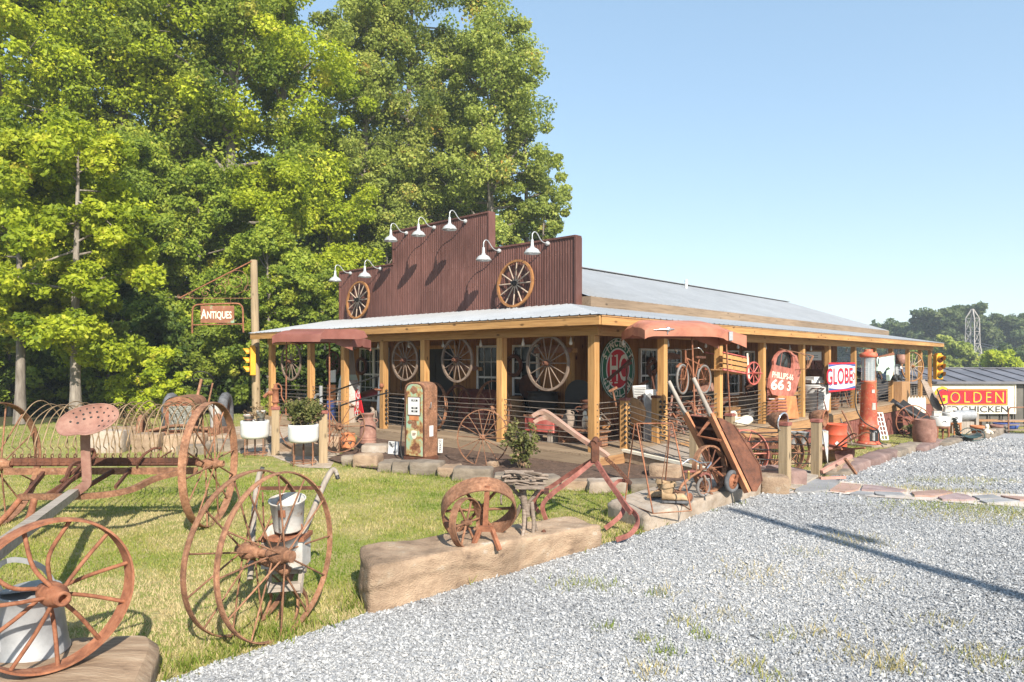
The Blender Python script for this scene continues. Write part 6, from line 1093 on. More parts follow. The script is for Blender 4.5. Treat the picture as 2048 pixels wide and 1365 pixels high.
headlamp('rusty bullet headlamp with a bright chrome ring on the near path post', P(1559, 842, 10.15), (.60, -.78, -.14), 1.0, CHROME); headlamp('all-rust bullet headlamp on the far path post by the red drum', P(1643, 836, 11.5), (.74, -.66, -.1), 1.05)
dp = G(1672, 910); t, M = lathe_thing('oil_drum', 'bright red oil drum beyond the far path post', 'drum', dp, [(.001, 0), (.245, 0), (.25, .01), (.245, .02), (.24, .25), (.25, .265), (.24, .28), (.24, .48), (.25, .495), (.24, .51), (.24, .72), (.25, .73), (.245, .75), (.23, .75), (.225, .72), (.001, .72)], DRUMRED, 36); MB().prism([(-.05, 0), (0, .06), (.05, 0), (0, -.06)], .003, M @ Matrix.Rotation(R(-20), 4, 'Z') @ Matrix.Translation((0, -.247, .3)) @ RX).build('diamond_label', WHITE, t)
sp0 = G(1668, 928); t = T('slip_scraper', 'rounded rusty slip scraper pan in front of the red drum', 'scraper', sp0); SMx = RZ(sp0 + Z * .26, 20); mb = MB()
for rr, fl in ((.27, 0), (.26, 1)):
    def sc_(u, v): a = math.pi * (.95 + 1.15 * u); k = 1 - .25 * max(0, v - .7); return SMx @ V((rr * math.cos(a) * k, -.28 + .55 * v, rr * math.sin(a) * k))
    mb.grid(sc_, 18, 6)
slab_pts(mb, [SMx @ V((.265 * math.cos(math.pi * (.95 + 1.15 * i / 16)), .27, .265 * math.sin(math.pi * (.95 + 1.15 * i / 16)))) for i in range(17)], (0, 1, 0), .01); mb.build('pan', RUSTP, t)
for s in (-1, 1): MB().tube([SMx @ V((s * .25, .1, .0)), SMx @ V((s * .3, -.5, .12))], .02, 7).build('handle', RUSTO, t)
t = T('pointed_stake', 'whitewashed pointed stake hung beside the far path post', 'stake', P(1650, 925, 11.6)); mb = MB(); slab_pts(mb, [P(1644, 862, 11.8), P(1655, 862, 11.8), P(1656, 885, 11.75), P(1654, 928, 11.7), P(1650, 905, 11.7)], (0, -1, 0), .03); mb.build('blade', WHITEOLD, t)
lg = T('cut_log', 'short sawn log lying by the gravel edge behind the far path post', 'log', G(1672, 952)); lp, lq = G(1660, 951) + Z * .1, G(1698, 938) + Z * .1; MB().tube([lp, lq], .12, 16).build('log', LOGW, lg); d_ = (lp - lq).normalized(); MB().cyl(lp, lp + d_ * .006, .115).build('cut_end', DRIFT, lg)
rd = mat('pink_bar_paint', [(.3, (.36, .17, .13)), (.7, (.52, .29, .23))], 6, .8, 0, .1)
for k, (a, b, w_, lb) in enumerate((((1643, 944, .12), (1702, 912, .38), .07, 'faded red wooden beam propped on the short log'), ((1690, 918, .3), (1712, 948, .03), .045, 'rusty bar leaning off the end of the faded beam'), ((1640, 957, .03), (1690, 955, .03), .05, 'pale pink bar lying at the foot of the far path post'))):
    tag(MB().bar(G(a[0], a[1] + 0) * 1 + Z * 0 if False else V((G(a[0], 952).x, G(a[0], 952).y, 0)) * 0 + P(a[0], a[1], 11.2 - k * .12), P(b[0], b[1], 11.4 - k * .12), w_, w_ * .8).build('loose_beam', rd if k != 1 else RUST), lb, 'beam')
for k, (u0, v0, u1, v1, lb) in enumerate(((1684, 822, 1712, 886, 'long brown pole leaning on the deck edge left of the tall red pump'), (1681, 838, 1692, 886, 'shorter forked pole leaning on the deck edge by the red drum'), (1692, 860, 1704, 890, 'short thin stick leaning beside the long brown pole'))):
    a, b = P(u0, v0, 17.5), P(u1, v1, 16.8); tag(MB().tube(spline([a, a.lerp(b, .5) + V((.03, 0, 0)), b], 4), .022, 7).build('leaning_pole', DRIFT if k else RUST), lb, 'pole')
lf = T('lattice', 'narrow white wooden grid leaning beside the tall red pump', 'lattice', G(1768, 881)); q0, q1, w2 = P(1763, 880, 20.6), P(1751, 826, 20.9), V((.2, 0, 0)); MB().bar(q0, q1, .04, .03, (0, 1, 0)).bar(q0 + w2, q1 + w2, .04, .03, (0, 1, 0)).bar(q0 + w2 * .5, q1 + w2 * .5, .02, .02, (0, 1, 0)).build('stile', WHITE, lf); mb = MB()
for k in range(7): mb.bar(q0.lerp(q1, k / 6), q0.lerp(q1, k / 6) + w2, .03, .025)
mb.build('rung', WHITE, lf); tag(MB().tube([P(1749, 800, 20.5), P(1756, 866, 20.3)], .025, 7).build('leaning_pole', WHITE), 'thin white pipe leaning directly right of the tall red pump', 'pole')
# --- far right yard
bp = G(1849, 893); lathe_thing('rain_barrel', 'big brown barrel at the edge of the right lawn', 'barrel', bp, [(.001, 0), (.27, 0), (.32, .25), (.335, .42), (.32, .6), (.285, .8), (.29, .82), (.27, .83), (.26, .78), (.001, .76)], RUSTP, 36)
def washer(label, p, r, h, m2, lm):
    t = T('wringer_washer', label, 'washing machine', p, 'old wringer washing machines on the right'); M = Matrix.Translation(V(p))
    MB().lathe([(.001, h * .5), (r * .8, h * .5), (r * .96, h * .54), (r, h * .62)], M, 32).build('skirt', m2, t); MB().lathe([(r, h * .62), (r * 1.02, h * .63), (r * 1.02, h * .95), (r * .98, h), (r * .94, h), (r * .9, h * .9), (.001, h * .88)], M, 32).build('tub', WHITE, t)
    for k in range(4): a = .7 + k * math.pi / 2; d = V((math.cos(a), math.sin(a), 0)); MB().tube([V(p) + d * r * .85 + Z * h * .6, V(p) + d * r * .9 + Z * h * .3, V(p) + d * r * .86], [.05, .035, .022], 8).build('leg', lm, t)
    MB().box((0, r * .6, h * 1.1), (r * .9, .14, h * .2), M).build('wringer', WHITEOLD, t); MB().tube([V(p) + V((-r * .3, -r * 1.03, h * .8)), V(p) + V((-r * .1, -r * 1.06, h * .85)), V(p) + V((r * .1, -r * 1.03, h * .78))], .012, 6).build('handle', BLACK, t)
washer('wringer washer with a white tub and rusty base behind the brown barrel', G(1880, 882), .30, .86, RUST, RUSTO); washer('second wringer washer with pale orange legs behind the first', G(1903, 875), .33, .95, ORANGE, ORANGE)
yw = P(1827, 845, 25.5); wheel_thing('iron_cartwheel', 'large thin-spoked wheel leaning at the end of the deck behind the brown barrel', yw, (-.1, -.98, .1), .64, .05, .025, .2, 12, .013, RUSTO, 'iron wheels leaning in the yard')
sl = T('metal_chute', 'black metal chute sloping off the end of the deck', 'chute', P(1820, 830, 26.5)); c0, c1_ = P(1793, 806, 26.5), P(1856, 848, 25.9); MB().bar(c0, c1_, .7, .03).bar(c0 + V((.0, -.35, .08)), c1_ + V((0, -.35, .08)), .03, .18).bar(c0 + V((0, .35, .08)), c1_ + V((0, .35, .08)), .03, .18).build('chute', CHAR, sl)
mb = MB().box((0, 0, .35), (.5, .4, .7), RZ(G(1806, 868), 20)).box((.5, .2, .25), (.35, .4, .5), RZ(G(1806, 868), 20)); t = T('red_machine', 'red rusty machine frame beneath the black chute', 'machine', G(1806, 868)); mb.build('body', REDR, t); MB().torus(G(1806, 868) + V((-.1, -.25, .35)), (0, -1, 0), .28, .03, 24, 6).build('flywheel', RUSTD, t)
bush('green_bush', 'small green bush growing under the leaning wheel behind the brown barrel', G(1830, 876), .35, .5, 4, 30, .08, LEAFB if 'LEAFB' in globals() else ROSE, 31, stems=9)
for k, (u0, v0, u1, v1, lb) in enumerate(((1845, 760, 1872, 822, 'long grey plank leaning against the last porch posts, leftmost'), (1850, 764, 1880, 826, 'split grey plank leaning beside the first grey plank'), (1838, 800, 1844, 822, 'short pale picket standing left of the grey planks'), (1858, 775, 1884, 824, 'grey plank with a groove, rightmost of the leaning planks'))):
    tag(MB().bar(P(u0, v0, 27.5 + .1 * k), P(u1, v1, 26.9 + .1 * k), .15, .05, (0, 1, 0)).build('leaning_plank', DRIFT if k != 2 else CREAM), lb, 'plank')
for k in range(6): u = 1818 + 6 * k; tag(MB().prism([(-.06, 0), (.06, 0), (.06, .55), (0, .66), (-.06, .55)], .03, Matrix.Translation(P(u, 826, 27.0)) @ RX).build('fence_picket', CREAM), 'pale pointed picket in the row standing at the end of the deck', 'picket', 'pale pickets at the end of the deck')
t, M = lathe_thing('round_platter', 'dark round tray standing on edge right of the leaning planks', 'tray', P(1881, 800, 27.0), [(.001, 0), (.42, 0), (.44, .04), (.001, .03)], mat('olive_dark', (.07, .06, .03), 6, .7, 0, .1), 28, 'plate', None, Matrix.Rotation(R(-30), 4, 'Z') @ Matrix.Rotation(R(72), 4, 'Y'))
gc = G(1938, 884); gt = T('metal_chair', 'dark green metal lawn chair tipped on its back at the gravel edge', 'chair', gc); GG = mat('dark_green_metal', (.05, .085, .08), 5, .5, .1, .05); MC = RZ(gc + Z * .1, -14)
def shell(u, v): return MC @ V(((u - .5) * .62, -.25 + .5 * v, .06 + .1 * (2 * u - 1) ** 2 + .06 * math.sin(v * 3)))
MB().grid(shell, 12, 8).grid(lambda u, v: shell(u, v) - V((0, 0, .02)), 12, 8).build('seat', GG, gt)
MB().grid(lambda u, v: MC @ V((-.34 - .12 * v + .02 * math.sin(v * 40), -.22 + .44 * u, .1 + .62 * v)), 8, 40).build('backrest', GG, gt)
for s in (-1, 1): MB().tube(spline([MC @ V((-.3, s * .27, .1)), MC @ V((0, s * .3, .34)), MC @ V((.3, s * .3, .3)), MC @ V((.36, s * .28, .05)), MC @ V((0, s * .27, -.04))], 5), .016, 7).build('arm_leg_hoop', GG, gt)
MB().tube([MC @ V((.2, -.3, .33)), MC @ V((.2, .3, .33))], .012, 6).tube([MC @ V((.05, -.3, .36)), MC @ V((.05, .3, .36))], .012, 6).build('cross_wire', GG, gt)
mh = G(1925, 868); t = T('mailbox', 'grey mailbox-like metal cylinder lying behind the green chair', 'metal cylinder', mh + Z * .6); MB().tube([mh + V((-.4, 0, .75)), mh + V((.55, .2, .75))], .22, 20).build('cylinder', ZINC, t); MB().box((.62, .2, .55), (.12, .4, .6), Matrix.Translation(mh)).box((0, .1, .25), (.9, .3, .5), Matrix.Translation(mh)).build('stand', GREY[2], t)
bd = T('bed_frame', 'rusty iron bed frame and boards at the right edge of the gravel', 'bed frame', G(2040, 866)); f0 = P(2017, 866, 28.5); MB().tube(spline([f0, f0 + Z * .85, f0 + V((.06, 0, 1.03)), f0 + V((.25, 0, 1.06)), f0 + V((1.5, .1, 1.06)), f0 + V((1.7, .1, .95)), f0 + V((1.72, .1, 0))], 5), .03, 8).build('hoop', RUST, bd); mb = MB()
for k in range(3): mb.bar(f0 + V((-.2, .1 * k, .12 + .2 * k)), f0 + V((2.2, .2 + .1 * k, .12 + .2 * k)), .25, .03)
mb.build('board', DRIFT, bd)
pt_ = T('long_table', 'long low plank table along the dark shed wall', 'table', P(1990, 858, 31)); t0, t1 = P(1948, 841, 31), P(2080, 842, 30.5); MB().bar(t0, t1, .7, .05).build('top', PINED[0], pt_)
for f in (.1, .5, .9): p = t0.lerp(t1, f); MB().bar(p, V((p.x, p.y, tz(p.x, p.y))), .08, .08).build('leg', PINED[2], pt_)
lathe_thing('blue_tub', 'blue plastic tub under the long plank table', 'tub', P(2012, 858, 30.2), [(.001, 0), (.42, 0), (.5, .25), (.47, .25), (.001, .2)], BLUE, 24)
for k, (u, v, r, m, lb) in enumerate(((1993, 868, .22, RUSTP, 'reddish clay pot by the long plank table'), (1978, 876, .2, WSTONE, 'pale round pot beside the green chair'), (1955, 872, .24, TERRA, 'terracotta pot half hidden behind the green chair'))): smallpot(lb, G(u, v), r, r * 1.7, m)
sg_ = G(1974, 878); t = T('garden_statue', 'small pale stone cherub statue by the gravel edge', 'statue', sg_); MB().lathe([(.001, 0), (.13, 0), (.13, .06), (.08, .08), (.1, .2), (.09, .3), (.04, .38), (.07, .42), (.075, .48), (.05, .54), (.001, .56)], Matrix.Translation(sg_), 16).tube(spline([sg_ + V((.08, 0, .32)), sg_ + V((.16, -.06, .24)), sg_ + V((.1, -.12, .2))], 4), .03, 7).tube(spline([sg_ + V((-.08, 0, .32)), sg_ + V((-.15, -.08, .3)), sg_ + V((-.08, -.12, .4))], 4), .03, 7).build('figure', CREAM, t)
for k, (u, v, wp, hp_, m) in enumerate([(1722, 940, 50, 18, PSTONE), (1772, 922, 56, 16, PSTONE), (1822, 905, 56, 14, STONE), (1870, 895, 50, 11, PSTONE), (1915, 886, 44, 9, STONE), (1962, 878, 34, 9, STONE), (2000, 870, 46, 14, STONE), (1698, 949, 28, 12, STONE)]):
    p = G(u, v); s = p.y / F_; d2 = G(u + 12, v - 5) - G(u - 12, v + 5); rock('edging_stone', ['long purple edging rock nearest the far path post', 'second purple edging rock along the right lawn', 'brown edging rock in front of the brown barrel', 'flat purple edging rock right of the brown barrel', 'low edging rock left of the green chair', 'small edging rock right of the green chair', 'mounded grey edging rock near the bed frame', 'short grey rock at the log end'][k], quad(p + V((-.1, .1, 0)), d2.length * (wp / 26), .4, math.degrees(math.atan2(d2.y, d2.x))), hp_ * s * .9, m, 130 + k, 'edging stone', 'edging rocks of the right lawn', amp=.05, n=(16, 9, 6), p=6, freq=3)
# --- shed with the big painted board
sy = 33.0; sx0, sx1 = 18.2, 34.0; zb = -1.75; sh = T('metal_shed', 'dark grey metal shed with a standing-seam roof at the right', 'building', (26, sy, zb)); SG = mat('shed_sheet', [(.3, (.10, .09, .078)), (.7, (.135, .122, .105))], 3, .6, .1, .05); mb = MB()
for k in range(80): x = sx0 + k * .2; mb.box((x + .1, sy + (0 if k % 3 else -.03), (zb + .86) / 2), (.2 if k % 3 else .06, .04, .86 - zb))
mb.box(((sx0 + sx1) / 2, sy + 3, (zb + .8) / 2), (sx1 - sx0, 5.9, .8 - zb)); mb.build('wall', SG, sh); mb = MB()
mb.add([(sx0 - .2, sy - .3, .83), (sx1 + .2, sy - .3, .83), (sx1 + .2, sy + 3, 1.45), (sx0 - .2, sy + 3, 1.45), (sx0 - .2, sy + 6.3, .83), (sx1 + .2, sy + 6.3, .83)], [(0, 1, 2, 3), (3, 2, 5, 4)])
for k in range(18): x = sx0 + k * .92; mb.bar((x, sy - .3, .85), (x, sy + 3, 1.47), .05, .05)
mb.box(((sx0 + sx1) / 2, sy - .3, .80), (sx1 - sx0 + .4, .04, .12)).box(((sx0 + sx1) / 2, sy + 3, 1.47), (sx1 - sx0 + .4, .3, .05)); mb.build('roof', mat('shed_roof', (.17, .165, .18), 3, .5, .2, .03), sh)
def SHP(u, v): return P(u, v, sy - .12)
bw0, bw1 = SHP(1858, 769), SHP(2030, 828); bc_ = (bw0 + bw1) / 2; wB, hB = bw1.x - bw0.x, bw0.z - bw1.z
bs_ = T('billboard', 'cream fried chicken billboard with gold letters on a red panel on the shed wall', 'sign', bc_); BM = Matrix.Translation(bc_) @ RX
MB().box((0, 0, 0), (wB, hB, .08), BM).build('board', CREAM, bs_); mb = MB()
for s in (1, -1): mb.box((0, s * (hB / 2 - .03), .05), (wB, .06, .05), BM).box((s * (wB / 2 - .03), 0, .05), (.06, hB - .12, .05), BM)
mb.build('moulding', CREAM, bs_)
r0, r1 = SHP(1872, 778), SHP(2014, 811); rc = (r0 + r1) / 2 - bc_; mb = MB().box((rc.x, rc.z, .045), (r1.x - r0.x, r0.z - r1.z, .012), BM); mb.build('red_panel', RED, bs_); YL = mat('gold_letter', (.78, .42, .03), 4, .45, 0, .02)
mb = MB(); w2, h2 = r1.x - r0.x, r0.z - r1.z
for s in (1, -1): mb.box((rc.x, rc.z + s * (h2 / 2 - .05), .054), (w2 - .06, .03, .008), BM).box((rc.x + s * (w2 / 2 - .05), rc.z, .054), (.03, h2 - .13, .008), BM)
mb.build('gold_line', YL, bs_)
PUR = mat('purple_shadow', (.12, .03, .12), 4, .5, 0, 0)
def bl(s, u, v, size, wpx, m, nm, dx=0, dz=0, zz=.06, bold=.01, gap=1.0):
    c = SHP(u, v) - bc_; mb = MB(); Mt = BM @ Matrix.Translation((c.x + dx, c.z + dz, zz)); text_mb(mb, s, size, Mt, bold, .004, gap=gap); xs = [p[0] for p in mb.v]; k = wpx / F_ * sy / (max(xs) - min(xs)); cx = (max(xs) + min(xs)) / 2; tx = bc_.x + c.x + dx; mb.v = [(tx + (p[0] - cx) * k, p[1], p[2]) for p in mb.v]
    mb.build(nm, m, bs_)
bl('OLDEN', 1952, 796, .76, 106, PUR, 'letter_shadow', .04, -.03, .058, -.004, 1.35); bl('OLDEN', 1952, 796, .76, 106, YL, 'lettering', 0, 0, .066, -.006, 1.35)
bl('G', 1880, 793, 1.2, 26, PUR, 'letter_shadow', .05, -.04, .060, .01); bl('G', 1880, 793, 1.2, 26, YL, 'lettering', 0, 0, .070, .008)
bl('CHICKEN', 1968, 819.5, .42, 94, CHAR, 'lettering', 0, 0, .046, .006); bl('FRIED', 1891, 819.5, .42, 50, CHAR, 'lettering', 0, 0, .046, .006); c = SHP(1916, 819) - bc_; MB().box((c.x, c.z, .046), (.08, .03, .006), BM).build('dash', CHAR, bs_)
# --- pylon and wires
py_ = V(((1945 - U0) / F_ * 118, 118, -2.5)); pl2 = T('lattice_tower', 'pale steel lattice pylon rising in front of the far trees', 'tower', py_); mb = MB(); PM = RZ(py_, 25); lv = [(0, 1.9), (3.0, 1.45), (5.4, .95), (7.2, .78), (9.3, .74), (11.6, .72), (13.2, .12)]
for i in range(len(lv) - 1):
    (z0, r0_), (z1, r1_) = lv[i], lv[i + 1]; c4 = [(1, 1), (-1, 1), (-1, -1), (1, -1)]
    for k in range(4):
        a, b = c4[k], c4[(k + 1) % 4]; A0_, A1_, B0_, B1_ = [PM @ V((q[0] * r, q[1] * r, z)) for q, r, z in ((a, r0_, z0), (a, r1_, z1), (b, r0_, z0), (b, r1_, z1))]
        mb.bar(A0_, A1_, .13, .13); mb.bar(A0_, B1_, .07, .07); mb.bar(B0_, A1_, .07, .07); mb.bar(A1_, B1_, .08, .08)
mb.build('lattice', mat('pale_steel', (.38, .35, .32), 4, .6, .1, 0), pl2)
for k, (v0, v1, ul, vl) in enumerate(((683, 693, 1880, 690), (688, 697, 1882, 694), (709, 719, 1885, 716), (714, 725, 1886, 720))):
    a = P(1945, v0, 118); b = P(2300, v1 + 12, 80); c = P(1500, vl - 14, 170); tag(MB().tube([a.lerp(b, i / 10) - Z * 2.4 * math.sin(math.pi * i / 10) * .5 for i in range(11)], .028, 4).tube([a.lerp(c, i / 10) - Z * 2.4 * math.sin(math.pi * i / 10) * .5 for i in range(11)], .028, 4).build('power_line', ZINC), 'thin power line strung past the lattice pylon over the far trees', 'power line', 'power lines at the pylon')
# --- pole behind the photographer whose shadow crosses the gravel
up_ = V((7.35, -2.75, 0)); u_ = T('utility_pole', 'round wooden utility pole with a transformer standing on the gravel', 'utility pole', up_); MB().tube([up_, up_ + Z * 8.75], [.13, .085], 12).build('pole', WEATH[2], u_); MB().cyl(up_ + V((.34, .0, 7.55)), up_ + V((.3, 0, 8.05)), .11).build('transformer', ZINC, u_)
sig = B(27.35, -.18, 1.5); signal('yellow traffic light on the last porch post with red, amber and green lenses', sig + V((.18, -.1, .05)), 14, 1.1, bracket=[sig + V((.18, 0, .55)), sig + V((0, .15, .6))])
# ------------------------------------------------------------------ on the porch
hc_ = PB(1236, 738, 1.7); hcs = T('round_sign', 'big round green and red gasoline sign hung right of the corner post', 'sign', hc_); HM = SIDEM(hc_) @ Matrix.Scale(1.12, 4)
MB().lathe([(.001, -.012), (.655, -.012), (.655, .0), (.001, .0)], HM, 64, False).build('disc', GREEN, hcs); MB().lathe([(.645, .001), (.63, .004), (.645, .004)], HM, 64).torus(HM @ V((0, 0, 0)), SN, .65, .012, 64, 6).build('outer_rim', WHITE, hcs)
MB().lathe([(.001, .004), (.44, .004), (.44, .001)], HM, 56, False).build('white_ring', WHITE, hcs); MB().lathe([(.001, .008), (.405, .008), (.405, .004)], HM, 56, False).build('red_disc', RED, hcs)
mb = MB(); text_mb(mb, 'HC', .80, HM @ Matrix.Translation((0, -.01, .010)), .006, .002, sx=.60)
for x0 in (-.285, -.09): mb.box((x0, .27, .012), (.12, .03, .004), HM).box((x0, -.29, .012), (.12, .03, .004), HM)
mb.build('monogram', CREAM, hcs)
mb = MB()
for txt, r, a0, a1, fl in (('SINCLAIR', .54, 152, 28, 1), ('GASOLINE', .54, 208, 332, -1)):
    for i, ch in enumerate(txt):
        a = R(a0 + (a1 - a0) * i / (len(txt) - 1)); text_mb(mb, ch, .21, HM @ Matrix.Translation((r * math.cos(a), r * math.sin(a), .006)) @ Matrix.Rotation(a - math.pi / 2 if fl > 0 else a + math.pi / 2, 4, 'Z'), .006, .002, sx=.85)
mb.build('lettering', CREAM, hcs)
mb = MB(); mb.prism([(-.46, -.22), (-.38, -.17), (-.2, -.09), (0, .0), (.2, .1), (.42, .22), (.5, .3), (.52, .24), (.4, .12), (.22, .04), (.05, -.07), (-.15, -.15), (-.35, -.25)], .003, HM @ Matrix.Translation((0, 0, .0155))); mb.build('rust_streak', RUSTD, hcs)
def on_deck(u, a=None, b=None): q = PA(u, 720, a) if a is not None else PB(u, 720, b); return V((q.x, q.y, ZD))
milk_can('tall dark milk can on the porch beside the corner post', on_deck(1157, b=1.5) if False else B(1.75, 1.42, ZD), 1.35, RUSTD)
t = T('arched_sheet', 'black arched metal panel leaning on the porch wall behind the dark milk can', 'panel', B(2.2, 1.6, ZD)); MB().prism([(-.32, 0), (.32, 0), (.32, .9)] + [(.32 * math.cos(math.pi * i / 12), .9 + .35 * math.sin(math.pi * i / 12)) for i in range(1, 12)] + [(-.32, .9)], .03, SIDEM(B(2.2, 2.0, ZD)) @ Matrix.Rotation(R(-90 + 47), 4, 'Y')).build('sheet', BLACK, t)
def kettle(label, p, r, h, m, g=None): 
    t, M = lathe_thing('wash_kettle', label, 'kettle', p, [(.001, 0), (r * .6, .02), (r * .95, h * .4), (r, h * .75), (r * .93, h * .95), (r * 1.04, h), (r * .9, h * .98), (r * .85, h * .4), (.001, h * .15)], m, 28, group=g)
    for k in range(3): a = k * 2.1; MB().tube([V(p) + V((r * .7 * math.cos(a), r * .7 * math.sin(a), h * .2)), V(p) + V((r * .8 * math.cos(a), r * .8 * math.sin(a), -.0))], .03, 6).build('leg', m, t)
kettle('black cast-iron wash kettle under the biggest hanging wagon wheel', B(2.0, 2.9, ZD + .45), .36, .5, BLACK); t = T('plank_stool', 'low pine stand under the black wash kettle', 'stand', B(2.0, 2.9, ZD)); MB().box((0, 0, .21), (.7, .5, .42), RZ(B(2.0, 2.9, ZD), 47)).build('body', PINED[2], t)
tag(MB().cyl(B(2.28, 3.55, 1.25), B(2.22, 3.55, 1.25), .3, .3, 32).build('saw_blade', RUSTD), 'round dark saw blade hung on the porch wall left of the black kettle', 'saw blade')
em = B(1.55, 4.6, ZD); t = T('stationary_engine', 'dark red stationary engine with a flywheel against the porch wall', 'engine', em); EM = RZ(em, 47); MB().box((0, 0, .3), (.5, .9, .6), EM).build('bed', REDR, t); MB().tube([EM @ V((0, -.5, .72)), EM @ V((0, .45, .72))], .26, 20).build('cylinder', mat('engine_red', (.17, .045, .035), 6, .7, 0, .1), t); wheel_into(t, EM @ V((-.4, .3, .62)), -E_, .46, .07, .05, .16, 6, .025, RUSTD, ('flywheel', 'hub', 'spoke'))
for u, v, a, Rr, lb in ((985, 845, .55, .62, 'big flat-rimmed iron wheel standing on the deck behind the middle front post'), (866, 832, .5, .58, 'flat-rimmed iron wheel standing on the deck right behind the green pump')):
    c = PA(u, v, a); c.z = ZD + Rr; wheel_thing('deck_cartwheel', lb, c, (-.75, -.6, .05), Rr, .075, .014, .18, 10, .012, RUST, 'iron wheels standing on the deck')
t = T('wooden_chest', 'low reddish wooden chest on the deck behind the red-handled cultivator', 'chest', PA(1090, 872, .7)); c = PA(1090, 862, .7); M = RZ((c.x, c.y, ZD), 47); MB().box((0, 0, .36), (.4, .78, .3), M).build('body', REDOLD, t, bevel=.01); MB().box((0, 0, .53), (.44, .82, .04), M).build('lid', RUST, t)
for s in (-1, 1): MB().box((0, s * .25, .1), (.3, .12, .2), M).build('block', GREY[2], t)
c = PA(1165, 880, .75); pbn = T('porch_bench', 'low brown bench of jugs on the deck left of the corner post', 'bench', (c.x, c.y, ZD)); M = RZ((c.x, c.y, ZD), 47); MB().box((0, 0, .3), (.3, 1.15, .035), M).build('top', RUST, pbn)
for s in (-1, 1): MB().box((0, s * .5, .14), (.26, .04, .28), M).build('leg', RUST, pbn)
def jug(label, p, r, h, m):
    t, M_ = lathe_thing('stoneware_jug', label, 'jug', p, [(.001, 0), (r, 0), (r * 1.05, h * .1), (r * 1.05, h * .55), (r * .7, h * .75), (r * .3, h * .85), (r * .35, h), (.001, h)], m, 20); MB().torus(V(p) + V((r * .5, 0, h * .8)), (0, 1, 0), r * .3, r * .1, 14, 5).build('handle', m, t)
jug('grey stoneware jug at the left end of the brown porch bench', M @ V((0, .35, .32)), .13, .36, GREY[0] if False else DRIFT); smallpot('white crock at the right end of the brown porch bench', M @ V((0, -.25, .32)), .15, .26, CREAM)
t, M_ = lathe_thing('ceramic_figurine', 'small pale ceramic dog figurine standing on the brown porch bench', 'figurine', M @ V((.05, -.02, .32)), [(.001, 0), (.05, 0), (.06, .1), (.05, .2), (.03, .24), (.045, .3), (.03, .35), (.001, .36)], CREAM, 14)
# left end: pillar, sign, fender, canvas
ob = PA(697, 853, .35); ob.z = ZD; t = T('wooden_obelisk', 'tall tapering grey and white wooden tower ornament by the left front posts', 'ornament', ob); OM = RZ(ob, 47)
MB().box((0, 0, .24), (.30, .30, .48), OM, .98).build('lower_box', GREY[2], t); MB().box((0, 0, .72), (.46, .46, .5), OM, .82).box((0, 0, 1.03), (.40, .40, .24), OM, .9).build('white_stage', WHITEOLD, t); MB().box((0, 0, 1.22), (.36, .36, .16), OM, .8).build('mint_stage', MINTP, t); MB().box((0, 0, 1.63), (.28, .28, .68), OM, .7).build('shaft', GREY[2], t); MB().box((0, 0, 2.0), (.30, .30, .06), OM).ell((0, 0, 2.1), (.08, .08, .08), OM).build('finial', GREY[2], t)
t = T('soda_sign', 'slanted red and white soda sign leaning beside the tower ornament', 'sign', PA(720, 850, .5)); mb = MB(); q = [PA(u, v, .45) for u, v in ((712, 782), (718, 778), (728, 826), (709, 829))]; slab_pts(mb, q, FN, .02); mb.build('board', RED, t); mb = MB(); c = (q[0] + q[1] + q[2] + q[3]) / 4 + FN * .024; FM = Matrix((-D_, Z, FN)).transposed().to_4x4(); FM.translation = c; text_mb(mb, 'Coca-Cola', .2, FM @ Matrix.Rotation(R(82), 4, 'Z'), .006, .002, shear=.3); mb.build('lettering', WHITE, t)
t = T('fender', 'dark maroon curved car fender propped on the deck at the entrance bay', 'car fender', PA(740, 800, 1.2)); MB().grid(lambda u, v: PA(712 + 52 * u, 800 - 9 * u - 22 * math.sin(math.pi * v) * (.55 + .3 * u), 1.0 + .35 * math.cos(math.pi * v)), 14, 10).build('wing', mat('maroon_gloss', (.16, .02, .025), 4, .4, 0, .03), t); MB().box((0, 0, .35), (.5, .8, .7), RZ(B(1.35, 7.6, ZD), 47)).build('prop_box', DARKIN, t)
t = T('canvas_spire', 'narrow white pointed board standing at the second entrance post', 'board', PA(762, 866, .25)); mb = MB(); slab_pts(mb, [PA(u, v, .25) for u, v in ((757, 868), (766, 868), (767, 745), (764, 700), (761, 745), (755, 830))], FN, .04); mb.build('board', TEAR, t)
t = T('driftwood', 'bleached driftwood stump leaning by the entrance post', 'driftwood', PA(748, 868, .1)); MB().tube(spline([PA(752, 868, .1), PA(745, 848, .1), PA(747, 825, .1), PA(743, 815, .1)], 5), [.07] * 6 + [.09] * 5 + [.04] * 5, 8).tube(spline([PA(754, 868, .1), PA(757, 845, .1), PA(752, 822, .1)], 5), [.05] * 6 + [.03] * 5, 8).build('stump', DRIFT, t)
t = T('rusty_dish', 'small rusty bowl-shaped lamp fixed to the left face of the entrance post', 'bowl', PA(757, 778, -.1)); MB().lathe([(.001, -.06), (.07, -.05), (.12, 0), (.115, 0), (.06, -.04), (.001, -.05)], Matrix.Translation(PA(757, 778, -.12)), 20).ell((0, 0, 0), (.06, .06, .06), Matrix.Translation(PA(763, 772, -.12))).build('bowl', RUSTO, t)
t = T('enamel_signs', 'stack of blue and orange enamel signs behind the third front post', 'signs', PA(664, 840, .6)); px2 = lambda uv, a, m, nm: slab_pts(MB(), [PA(u, v, a) for u, v in uv], FN, .02).build(nm, m, t)
px2([(655, 770), (672, 770), (672, 800), (655, 800)], .6, ORANGE, 'orange_sign'); px2([(655, 802), (672, 802), (672, 852), (655, 852)], .55, BLUE, 'blue_sign'); px2([(660, 742), (672, 740), (672, 765), (660, 765)], .7, WHITE, 'white_sign')
